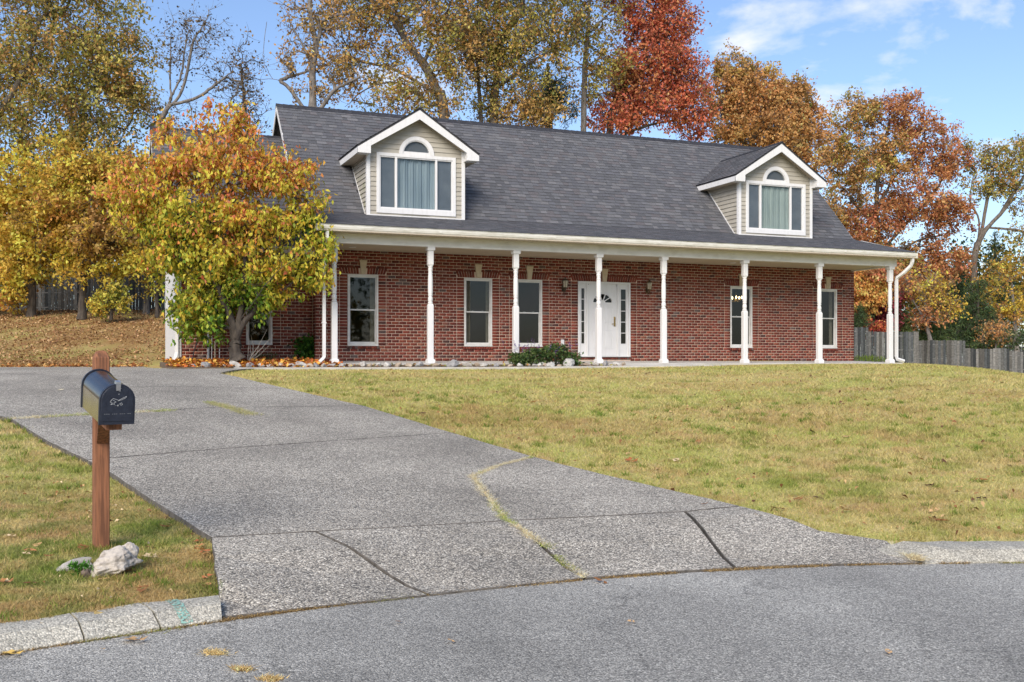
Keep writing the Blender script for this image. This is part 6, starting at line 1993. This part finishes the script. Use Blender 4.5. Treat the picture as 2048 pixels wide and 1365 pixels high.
spots_ = [(420, 'under the ornamental tree'), (600, 'below the ivy corner'), (700, 'before the leftmost porch post'), (830, 'below the leftmost front window'), (960, 'left of the green bush'), (1060, 'under the green bush'), (1150, 'at the right end of the green bush'), (1300, 'near the front door steps')]
for i, (px, s, t) in enumerate(ROW):
    Yr = 24.22 + rk.uniform(-.06, .12) + (.25 if px > 1150 else 0)
    X_ = XonY(px, Yr); u, w = UW(X_, Yr)
    zb = float(bed_top(u, w))
    r = .115 * s
    kind_ = i % 4
    rx, ry, rz = r * rk.uniform(1.0, 1.6), r * rk.uniform(.8, 1.1), r * rk.uniform(.55, .95)
    where = min(spots_, key=lambda q: abs(q[0] - px))[1]
    stone('edging_stone', None, (X_, Yr, zb + rz * .45), (rx, ry, rz), 'edge_stone_%d' % t, 100 + i, (rk.uniform(-.2, .2), rk.uniform(-.5, .5), rk.uniform(0, 3)), 2, .25, 0, 'stones edging the front bed', 'stone')
edge = [o for o in COL.objects if o.name.startswith('edging_stone')]
order_w = ['first', 'second', 'third', 'fourth', 'fifth', 'sixth', 'seventh', 'eighth', 'ninth', 'tenth']
anchors = [(300, 'the garage downspout'), (478, 'the ornamental tree trunk'), (668, 'the leftmost porch post'), (861, 'the second porch post from the left'), (1031, 'the third porch post from the left'), (1197, 'the post before the front door')]
cnt_a = {}
for o, (px, s, t) in zip(edge, ROW):
    a = [q for q in anchors if q[0] < px][-1]
    cnt_a[a] = cnt_a.get(a, 0) + 1
    o['label'] = '%s edging stone, %s right of %s' % (tone_w[t], order_w[min(cnt_a[a] - 1, 9)], a[1])

# ------------------------------------------------------------------ plants in the beds
def leafy(name, label, cat, pts, size, pal, seed, stems=None, aspect=.5, droop=.1, spikes=None):
    rng = np.random.RandomState(seed)
    root = tag(empty(name, pts.mean(0) * np.array((1, 1, 0)) + np.array((0, 0, pts[:, 2].min()))), label, cat)
    v, f = leaf_quads(pts, size, rng, droop, aspect)
    a = np.array(pal); c = a[rng.randint(0, len(a), len(pts))] * rng.uniform(.7, 1.25, (len(pts), 1))
    tag(link('leaves', np_mesh('leaves', v, f, np.repeat(c, 4, 0)), root, M['leaf']), kind='stuff')
    if stems is not None:
        link('stems', np_mesh('stems', *tubes(stems, 4)), root, M['bark_dark'])
    if spikes is not None:
        v, f = leaf_quads(spikes, .035, rng, -.3, .7)
        c = np.array([srgb(112, 84, 150), srgb(140, 110, 168)])[rng.randint(0, 2, len(spikes))]
        tag(link('flower_spikes', np_mesh('flower_spikes', v, f, np.repeat(c, 4, 0)), root, M['leaf']), kind='stuff')
    return root
rg = np.random.RandomState(61)
def bush(x0, x1, y, z0, h, n, seed):
    r = np.random.RandomState(seed)
    x = r.uniform(0, 1, n); hgt = h * (.35 + .65 * np.sin(np.pi * np.clip(x, .02, .98)) ** .6) * (.75 + .5 * vnoise(x * 9, x * 0 + seed))
    return np.stack([x0 + (x1 - x0) * x, y + r.randn(n) * .16, z0 + hgt * r.rand(n) ** .7], 1)
bx0, bx1 = XonY(1022, 24.62), XonY(1150, 24.62)
bp0 = bush(bx0, bx1, 24.55, -.12, .48, 2600, 62)
k = 46
sx = rg.uniform(bx0 + .05, bx1 - .1, k); s0 = np.stack([sx, 24.55 + rg.randn(k) * .12, np.full(k, -.12)], 1); s1 = s0 + np.stack([rg.randn(k) * .10, rg.randn(k) * .1, rg.uniform(.35, .66, k)], 1)
spk = np.concatenate([s0 + (s1 - s0) * t + rg.randn(k, 3) * .012 for t in np.linspace(.80, 1.0, 7)])
leafy('flowering_bush', 'low green bush with purple flower spikes beside the third porch post', 'bush', bp0, .085, [srgb(70, 96, 50), srgb(92, 116, 62), srgb(56, 80, 44), srgb(112, 128, 74)], 63, (s0, s1, np.full(k, .005), np.full(k, .003)), .5, -.2, spk)
iv = np.stack([XonY(616, 27.36) + rg.randn(520) * .16, 27.36 + rg.randn(520) * .05, rg.uniform(-.03, .62, 520)], 1); iv[:, 0] = np.clip(iv[:, 0], 4.7, 5.44); iv[:, 1] = np.clip(iv[:, 1], 27.2, 27.47)
leafy('ivy', 'green ivy climbing the shaded brick corner left of the first porch downspout', 'ivy', iv, .10, [srgb(70, 116, 40), srgb(96, 138, 50), srgb(54, 92, 36)], 64, None, .7, .3)
wd = np.stack([rg.uniform(3.9, 4.5, 240), 27.2 + rg.randn(240) * .08, rg.uniform(-.05, .16, 240)], 1)
leafy('weed', 'clump of green weeds at the wing wall right of the ornamental trunk', 'weed', wd, .09, [srgb(96, 116, 66), srgb(80, 104, 54)], 65, None, .2, -.6)
wd = np.stack([XonY(1510, 24.9) * 0 + rg.uniform(23.0, 24.2, 420), 27.3 + rg.randn(420) * .25, gz(*UW(23.5, 27.3)) + rg.rand(420) * .16], 1)
leafy('weed', 'bright green weeds against the fence between the brick corner and last post', 'weed', wd, .12, [srgb(120, 140, 50), srgb(104, 128, 44)], 66, None, .14, -.8)
# sticks leaning under the ornamental tree
stx = MB(); rr = random.Random(9)
sb = D(500, 716, 25.4)
for k in range(9):
    a = (sb[0] + rr.uniform(-.1, .1), sb[1] + rr.uniform(-.1, .1), -.06); b = (a[0] + rr.uniform(-.1, .75), a[1] + rr.uniform(-.2, .2), a[2] + rr.uniform(.4, 1.0))
    stx.tube([a, ((a[0] + b[0]) / 2 + .04, (a[1] + b[1]) / 2, (a[2] + b[2]) / 2), b], [.007, .006, .003], 5)
tag(stx.build('dry_stalks', M['limestone_flat']), 'thin dry stalks leaning beside the ornamental tree trunk', 'stalks')
# fern by the boulder
fw_ = bw0 - .08; fu = (157 - 1024) / F * fw_
fp = []
for k in range(9):
    a = rg.uniform(-2.4, .4); L = rg.uniform(.06, .12)
    for t in np.linspace(.1, 1, 14):
        for s in (-1, 1):
            fp.append(W(fu + math.cos(a) * L * t - s * .012 * (1.1 - t) * math.sin(a), fw_ + math.sin(a) * L * t * .6 + s * .012 * (1.1 - t), gz(fu, fw_) + .10 * math.sin(t * 2.2) * .8))
leafy('fern', 'small green fern between the flat rock and the brown wedge of stone', 'fern', np.array(fp), .026, [srgb(64, 120, 36), srgb(88, 140, 48)], 67, None, .35, 0)

# ------------------------------------------------------------------ grass blades on the turf
rgz = np.random.RandomState(71)
def scatter_turf(n, w0, w1, ufac, margin, power):
    # more blades where they show larger
    t = rgz.rand(n)
    w = (w0 ** (1 - power) + t * (w1 ** (1 - power) - w0 ** (1 - power))) ** (1 / (1 - power))
    u = rgz.uniform(-1, 1, n) * (ufac * w + margin)
    return u, w
u, w = scatter_turf(830000, 4.2, 34, .60, 1.2, 1.5)
X, Y = u * cT + w * sT, -u * sT + w * cT
tt = w - road_edge(u)
okm = tt > .30
okm &= ~inpoly(u, w, shrink(DRIVE, .025)[0])
okm &= ~inpoly(u, w, walk_pts)
okm &= ~((X > 1.6) & (X < XR + .1) & (Y > 23.95) & (Y < 36))
okm &= ~((X > 1.6) & (X < 15.7) & (Y > 23.3) & (Y < 24.0))
okm &= ~((u > e4[0] - .2) & (tt < .40))
u, w = u[okm], w[okm]
n = len(u)
rnd = rgz.rand(n)
colb = turf_colour(u, w, rnd) * rgz.uniform(.62, 1.22, (n, 1))
hgt = (.014 + .020 * rgz.rand(n)) * (1 + .35 * smooth(.5, .7, fbm(u * 1.9 + 40, w * 1.9 + 23, 3)))
sc = np.clip(w / 9.0, .75, 2.2)
hgt = hgt * np.clip(sc, .9, 1.5)
wid = .0042 * sc * rgz.uniform(.7, 1.3, n)
an = rgz.rand(n) * 2 * np.pi
lx, ly = rgz.randn(n) * .75, rgz.randn(n) * .75
gzv = ground(u, w) - .004
bx_, by_ = np.cos(an) * wid, np.sin(an) * wid
P0 = np.stack([(u + bx_) * cT + (w + by_) * sT, -(u + bx_) * sT + (w + by_) * cT, gzv], 1)
P1 = np.stack([(u - bx_) * cT + (w - by_) * sT, -(u - bx_) * sT + (w - by_) * cT, gzv], 1)
P2 = np.stack([u * cT + w * sT + lx * hgt, -u * sT + w * cT + ly * hgt, gzv + hgt], 1)
V = np.stack([P0, P1, P2], 1).reshape(-1, 3)
tag(link('grass', np_mesh('grass', V, np.arange(3 * n).reshape(n, 3), np.repeat(colb, 3, 0)), None, M['grassblade']), kind='stuff')

# taller tufts here and there in the turf, round the post and along the driveway edge
rt = np.random.RandomState(73)
tu, tw_ = scatter_turf(900, 5.0, 20, .52, .3, 1.3) if False else (rt.uniform(-1, 1, 1100), 5.0 + 13 * rt.rand(1100) ** 1.5)
tu = tu * (.52 * tw_)
de = np.array(edge_points(DRIVE, .22, .03, rt)); de = de[(de[:, 1] < 15) & (de[:, 1] - road_edge(de[:, 0]) > .3)] + rt.randn(int(((de[:, 1] < 15) & (de[:, 1] - road_edge(de[:, 0]) > .3)).sum()), 2) * .07
pp = np.stack([mu + rt.randn(14) * .12, mw + rt.randn(14) * .10 - .05], 1); bb = np.stack([bu + rt.randn(16) * .17, bw0 + rt.randn(16) * .10 - .06], 1)
tc_ = np.concatenate([np.stack([tu, tw_], 1), de, pp, bb])
ok_ = (tc_[:, 1] - road_edge(tc_[:, 0]) > .38) & ~inpoly(tc_[:, 0], tc_[:, 1], shrink(DRIVE, .01)[0])
tc_ = tc_[ok_]
kk = 34
q = np.repeat(tc_, kk, 0) + rt.randn(len(tc_) * kk, 2) * np.repeat(rt.uniform(.018, .05, len(tc_)), kk)[:, None]
ok_ = ~inpoly(q[:, 0], q[:, 1], shrink(DRIVE, .03)[0]); q = q[ok_]
n = len(q); hh = rt.uniform(.025, .065, n) * np.clip(q[:, 1] / 9, .9, 1.3); wd2 = .0038 * np.clip(q[:, 1] / 9, .8, 1.8) * rt.uniform(.7, 1.3, n); an = rt.rand(n) * 6.28
tone = np.repeat(rt.rand(len(tc_)), kk)[ok_]
pal_ = np.array([srgb(112, 138, 52), srgb(134, 152, 62), srgb(158, 160, 80), srgb(188, 170, 110)])
cc = pal_[np.clip((tone * 4 + rt.randn(n) * .6).astype(int), 0, 3)] * rt.uniform(.6, 1.15, (n, 1))
z = ground(q[:, 0], q[:, 1]) - .004; l1_, l2_ = rt.randn(n) * .6, rt.randn(n) * .6
ff = lambda uu, ww2, zz: np.stack([uu * cT + ww2 * sT, -uu * sT + ww2 * cT, zz], 1)
V = np.stack([ff(q[:, 0] + np.cos(an) * wd2, q[:, 1] + np.sin(an) * wd2, z), ff(q[:, 0] - np.cos(an) * wd2, q[:, 1] - np.sin(an) * wd2, z), ff(q[:, 0] + l1_ * hh, q[:, 1] + l2_ * hh, z + hh)], 1).reshape(-1, 3)
tag(link('grass_tufts', np_mesh('grass_tufts', V, np.arange(3 * n).reshape(n, 3), np.repeat(cc, 3, 0)), None, M['grassblade']), kind='stuff')

# grass growing in the driveway cracks and along the joints at the road
def crack_grass(name, path, n, width, pal, h, seed, top):
    r = np.random.RandomState(seed)
    P = np.array(path)
    if len(path) < 20:                                     # let the line wander
        P = np.array(resample([(a, b, 0) for a, b in path], .12))[:, :2]; P[1:-1] += r.randn(len(P) - 2, 2) * .012
    seg = np.linalg.norm(np.diff(P, axis=0), axis=1); cum = np.concatenate([[0], np.cumsum(seg)])
    s = r.rand(n) * cum[-1]
    # patchy along the crack
    keep = vnoise(s * 5 + seed, s * 0 + 3) > .22; s = s[keep]; n = len(s)
    i = np.clip(np.searchsorted(cum, s) - 1, 0, len(seg) - 1); t = (s - cum[i]) / seg[i]
    q = P[i] + (P[i + 1] - P[i]) * t[:, None] + r.randn(n, 2) * width * (.5 + vnoise(s * 3 + 7, s * 0 + seed))[:, None]
    z = top(q[:, 0], q[:, 1]) - .006
    hh = h * r.uniform(.4, 1.3, n); wd_ = .0035 * r.uniform(.7, 1.4, n); a = r.rand(n) * 6.28
    lx, ly = r.randn(n) * 1.3, r.randn(n) * 1.3
    c = np.array(pal); g = .75 * smooth(.62, .74, vnoise(s * 2.6 + seed * 3, s * 0 + 9)); k = np.where(r.rand(n) < g, len(c) - 1 - r.randint(0, 2, n), r.randint(0, len(c) - 2, n))
    cc = np.clip(c[k] * r.uniform(1.1, 1.7, (n, 1)), 0, .8)
    A = np.stack([q[:, 0] + np.cos(a) * wd_, q[:, 1] + np.sin(a) * wd_], 1); B = np.stack([q[:, 0] - np.cos(a) * wd_, q[:, 1] - np.sin(a) * wd_], 1)
    f = lambda uu, ww, zz: np.stack([uu * cT + ww * sT, -uu * sT + ww * cT, zz], 1)
    V = np.stack([f(A[:, 0], A[:, 1], z), f(B[:, 0], B[:, 1], z), f(q[:, 0] + lx * hh, q[:, 1] + ly * hh, z + hh * .8)], 1).reshape(-1, 3)
    return tag(link(name, np_mesh(name, V, np.arange(3 * n).reshape(n, 3), np.repeat(cc, 3, 0)), None, M['grassblade']), kind='stuff')
straw = [srgb(204, 192, 158), srgb(188, 172, 134), srgb(176, 158, 122), srgb(212, 204, 176), srgb(138, 150, 78), srgb(156, 164, 92)]
crack_grass('crack_grass', [c4, h(1020, 934), c3, c2, c1, j2, h(1060, 1082), h(1105, 1115), e2], 9000, .017, straw, .020, 81, drive_h)
crack_grass('crack_grass', [h(418, 811), h(445, 820), h(478, 829), h(506, 838)], 2200, .06, [srgb(150, 152, 100), srgb(168, 158, 116), srgb(118, 142, 60), srgb(130, 152, 66)], .035, 82, drive_h)
crack_grass('crack_grass', [m0, h(100, 842), m1, h(280, 832), h(345, 828)], 1500, .03, straw, .04, 83, drive_h)
road_joint = [(float(uu), float(road_edge(uu)) + .005) for uu in np.linspace(-2.6, 3.6, 60)]
dirt = [srgb(150, 128, 88), srgb(120, 98, 64), srgb(176, 152, 104), srgb(104, 84, 56), srgb(128, 130, 70), srgb(140, 140, 80)]
crack_grass('crack_grass', road_joint, 9000, .014, dirt, .020, 84, lambda a, b: np.full(np.shape(a), ROAD_Z + .004))
crack_grass('crack_grass', [r1, h(1800, 1105), e4], 1100, .02, straw, .035, 85, lambda a, b: np.full(np.shape(a), ROAD_Z + .03))
for k, (px, py) in enumerate(((427, 1305), (483, 1338), (540, 1358))):
    a = on_road(px - 12, py); b = on_road(px + 14, py + 3)
    crack_grass('crack_grass', [a, b], 260, .018, [srgb(196, 172, 120), srgb(176, 150, 100), srgb(210, 190, 140), srgb(160, 134, 88), srgb(196, 172, 120), srgb(196, 172, 120)], .018, 86 + k, lambda a, b: np.full(np.shape(a), ROAD_Z + .005))

# ------------------------------------------------------------------ fallen leaves
lf_shapes = []
for s in range(4):
    r = np.random.RandomState(300 + s); L = 1.0
    lobes = [(0, 0), (.10, .12), (.34, .10), (.22, .30), (.46, .40), (.26, .52), (.32, .76), (.12, .78), (0, 1.0), (-.12, .80), (-.30, .74), (-.24, .50), (-.44, .42), (-.20, .30), (-.32, .12), (-.08, .12)]
    if s % 2: lobes = [(0, 0), (.16, .12), (.28, .34), (.26, .60), (.12, .86), (0, 1.0), (-.12, .84), (-.27, .60), (-.26, .32), (-.14, .10)]
    curl = r.uniform(.15, .7)
    vs = [(x, y - .5, curl * (x * x * 1.6 + (y - .5) ** 2 * r.uniform(.2, .8)) + r.uniform(-.03, .03)) for x, y in lobes] + [(0, .25 - .5, .03), (0, .55 - .5, 0.0)]
    n = len(lobes)
    fs = [(i, (i + 1) % n, n if (lobes[i][1] + lobes[(i + 1) % n][1]) / 2 < .42 else n + 1) for i in range(n)]
    top_i = [i for i in range(n - 1) if (lobes[i][1] + lobes[i + 1][1]) / 2 < .42]
    me = bpy.data.meshes.new('fallen_leaf'); me.from_pydata(vs, [], fs); me.update(); me.materials.append(M['dry_leaf']); lf_shapes.append(me)
rl_ = random.Random(31)
def fallen(px, py, size, col, label, on='turf', tiltx=0.0):
    if on == 'road':
        u, w = on_road(px, py); z = ROAD_Z + .012
    elif on == 'drive':
        u, w = hit(px, py, drive_h); z = float(drive_h(u, w)) + .012
    else:
        u, w = hit(px, py); z = gz(u, w) + .022
    o = bpy.data.objects.new('fallen_leaf', lf_shapes[rl_.randrange(4)]); COL.objects.link(o)
    p = W(u, w, z); o.location = tuple(p)
    o.scale = (size, size, size); o.rotation_euler = (rl_.uniform(-.25, .25) + tiltx, rl_.uniform(-.25, .25), rl_.uniform(0, 6.3))
    k = rl_.uniform(.8, 1.1); o.color = (col[0] * k, col[1] * k, col[2] * k, 1)
    return tag(o, label, 'leaf', 'fallen leaves')
tanl, brl, dkl, yl = srgb(206, 168, 120), srgb(140, 96, 60), srgb(84, 58, 42), srgb(214, 180, 100)
fallen(267, 1285, .13, tanl, 'broad tan leaf on the road just below the kerb at left', 'road')
fallen(22, 1312, .11, yl, 'yellowish leaf at the kerb foot in the left corner', 'road')
fallen(206, 1303, .03, tanl, 'tiny tan leaf scrap on the road near the kerb', 'road')
fallen(1200, 1166, .10, brl, 'brown curled leaf lying where the grassy crack meets the road', 'road', .5)
fallen(1777, 1309, .06, tanl, 'small pale leaf alone on the road at lower right', 'road')
fallen(903, 1287, .05, tanl, 'small pale leaf alone on the road at the lower middle', 'road')
fallen(1262, 1248, .05, tanl, 'small pale leaf on the road right of the middle', 'road')
fallen(797, 1248, .05, brl, 'small brown leaf on the road below the dark driveway crack', 'road')
fallen(1352, 925, .13, srgb(226, 200, 160), 'large pale leaf on the lawn above the driveway edge')
fallen(1625, 868, .12, dkl, 'dark curled leaf in the middle of the lawn', 'turf', .6)
fallen(1888, 929, .11, dkl, 'dark brown leaf on the right part of the lawn', 'turf', .6)
fallen(1398, 1020, .09, srgb(220, 200, 170), 'pale leaf at the driveway edge above the right crack')
fallen(1409, 1012, .07, brl, 'reddish brown leaf lying on the driveway above the right crack', 'drive')
fallen(1852, 850, .09, brl, 'brown leaf far out on the right lawn')
fallen(1255, 912, .08, tanl, 'tan leaf near the top of the grassy crack on the lawn')
fallen(121, 782, .10, srgb(200, 190, 160), 'pale leaf on the driveway left of the mailbox', 'drive')
for px, py, sz in ((408, 1102, .09), (412, 1110, .10), (401, 1098, .08), (405, 1115, .07), (396, 1090, .08), (415, 1160, .07), (417, 1178, .06), (380, 1075, .06), (398, 1107, .10)):
    fallen(px, py, sz, rl_.choice((srgb(170, 104, 66), srgb(196, 138, 92), brl)), ('small russet leaf' if sz < .08 else 'larger russet leaf') + (' in the drift at the corner of driveway and mailbox lawn' if py < 1130 else ' by the driveway edge near the painted kerb stone'))
for px, py, sz in ((262, 1150, .08), (272, 1158, .07), (266, 1140, .07), (205, 1168, .07), (165, 1103, .09)):
    fallen(px, py, sz, rl_.choice((tanl, brl, srgb(200, 150, 104))), 'dry leaf against the rocks at the mailbox, ' + ('right of the boulder' if px > 240 else 'behind the flat rock' if py < 1120 else 'before the boulder'))
for px, py in ((30, 1030), (60, 1110), (15, 960), (52, 1115), (60, 1175), (98, 1120), (20, 1080), (120, 1010), (300, 1120), (330, 1060), (285, 1188), (75, 1098), (10, 1172)):
    fallen(px, py, rl_.uniform(.05, .10), rl_.choice((tanl, brl, srgb(214, 190, 150), srgb(186, 130, 84))), 'dry %s leaf on the mailbox lawn, %s' % (('pale', 'brown', 'curled')[(px * 7 + py) % 3], 'left of the post near the driveway edge' if py < 1060 else 'low near the kerb' if py > 1130 else 'level with the foot of the post'))
tones = [('brown', brl), ('dark', dkl), ('tan', tanl), ('russet', srgb(160, 100, 60))]
used_l = {}
def scatter_leaf(px, py, size, tone, where):
    k = (tone[0], where); c = used_l.get(k, 0); used_l[k] = c + 1
    if c > 2: return
    fallen(px, py, size * (1, 1.5, .6)[c], tone[1], ('small %s leaf', 'larger %s leaf', 'tiny %s leaf scrap')[c] % tone[0] + ' on the lawn ' + where)
zones = [(450, 760, 745, 785, 'between the driveway and the leftmost porch posts'), (760, 1100, 745, 790, 'below the two windows left of the door'), (1100, 1400, 745, 790, 'below the front door'), (1400, 1750, 742, 790, 'below the right end of the porch'), (1750, 2040, 755, 800, 'below the stepped fence'),
         (800, 1100, 800, 840, 'above the middle of the driveway edge'), (1150, 1450, 830, 930, 'in the middle distance below the door'), (1500, 1800, 830, 960, 'in the middle below the right dormer'), (1800, 2040, 850, 980, 'near the right edge, halfway down'), (1500, 1750, 960, 1040, 'by the lower driveway edge'), (1760, 2040, 990, 1070, 'just behind the right kerb')]
for x0, x1, y0, y1, where in zones:
    for k in range(6):
        scatter_leaf(rl_.uniform(x0, x1), rl_.uniform(y0, y1), rl_.uniform(.08, .12), rl_.choice(tones), where)
# litter nobody could count: bed, driveway margin, hillside
def litter(name, pts, size, pal, seed, flat=.35):
    r = np.random.RandomState(seed); n = len(pts)
    d = r.randn(n, 3); d[:, 2] *= flat; d /= np.linalg.norm(d, axis=1)[:, None]
    nn = np.tile([0, 0, 1.0], (n, 1)) + r.randn(n, 3) * flat; s = np.cross(d, nn); s /= np.linalg.norm(s, axis=1)[:, None]
    L = (size * r.uniform(.6, 1.4, n))[:, None]; up_ = np.array((0, 0, 1.0)) * L * .18
    a = pts; b = pts + d * L * .5 + s * L * .3 + up_; c = pts + d * L; e = pts + d * L * .5 - s * L * .3 + up_
    V = np.stack([a, b, c, e], 1).reshape(-1, 3)
    cc = np.array(pal)[r.randint(0, len(pal), n)] * r.uniform(.75, 1.2, (n, 1))
    return tag(link(name, np_mesh(name, V, np.arange(4 * n).reshape(n, 4), np.repeat(cc, 4, 0)), None, M['litter']), kind='stuff')
r = np.random.RandomState(91)
n = 3800
X, Y = 1.7 + 4.0 * r.rand(n) ** 1.0, 23.98 + r.rand(n) ** .8 * 3.0
uu, ww = UW(X, Y)
keepb = (fbm(X * 2.2, Y * 2.2) > .38) & (Y < 27.3) & (X < 5.6)
P = np.stack([X, Y, bed_top(uu, ww) + .012 + r.rand(n) * .02], 1)[keepb]
litter('leaf_litter', P, .10, [srgb(222, 160, 62), srgb(206, 126, 52), srgb(178, 96, 48), srgb(226, 184, 96), srgb(150, 92, 54)], 92)
n = 420
X = r.uniform(5.6, 13, n); Y = 24.1 + r.rand(n) * .7; uu, ww = UW(X, Y)
litter('leaf_litter', np.stack([X, Y, bed_top(uu, ww) + .012], 1), .07, [srgb(190, 150, 90), srgb(150, 104, 60), srgb(170, 160, 90), srgb(128, 136, 70)], 93)
n = 2600
X = r.uniform(-14, 1.5, n) ; Y = 30.4 + r.rand(n) ** 1.4 * 1.2 - .15 * r.rand(n); uu, ww = UW(X, Y)
litter('leaf_litter', np.stack([X, Y, ground(uu, ww) + .065], 1), .10, [srgb(196, 138, 72), srgb(180, 118, 66), srgb(150, 92, 56), srgb(206, 166, 104)], 94)
n = 40000
ww = 30.5 + r.rand(n) ** .9 * 17; uu = -ww * .62 + r.rand(n) * (ww * .62 - 1)
X, Y = uu * cT + ww * sT, -uu * sT + ww * cT
kp = (((X < 1.7) & (Y > 31.6)) | ((X < 3.4) & (Y > 33.4))) & (fbm(uu * .8 + 3, ww * 1.1) + .30 * r.rand(n) + .012 * (ww - 38) > .46)
litter('leaf_litter', np.stack([X, Y, ground(uu, ww) + .02], 1)[kp], .085, [srgb(172, 132, 92), srgb(146, 106, 74), srgb(190, 158, 118), srgb(120, 86, 60), srgb(176, 142, 98)], 95, .6)
n = 900
uu, ww = r.uniform(-4.3, -.6, n), r.uniform(5.2, 9.5, n)
kp = (ww - road_edge(uu) > .35) & ~inpoly(uu, ww, DRIVE) & (fbm(uu * 3, ww * 3) > .5)
uu, ww = uu[kp], ww[kp]; X, Y = uu * cT + ww * sT, -uu * sT + ww * cT
litter('leaf_crumbs', np.stack([X, Y, ground(uu, ww) + .016], 1), .028, [srgb(190, 150, 104), srgb(150, 104, 70), srgb(214, 190, 150)], 96, .6)

n = 1500
ww = 7.5 + 17 * r.rand(n); uu = (r.rand(n) * 1.08 - .42) * ww * .95
kp = (ww - road_edge(uu) > .5) & ~inpoly(uu, ww, DRIVE) & ~inpoly(uu, ww, walk_pts)
uu, ww = uu[kp], ww[kp]; X, Y = uu * cT + ww * sT, -uu * sT + ww * cT
kp = (Y < 23.2) & (fbm(uu * .9 + 4, ww * .9 + 2, 3) + .35 * r.rand(len(uu)) > .62)
litter('leaf_crumbs', np.stack([X, Y, ground(uu, ww) + .022], 1)[kp], .050, [srgb(168, 128, 84), srgb(130, 92, 60), srgb(196, 164, 118), srgb(96, 68, 50)], 97, .6)
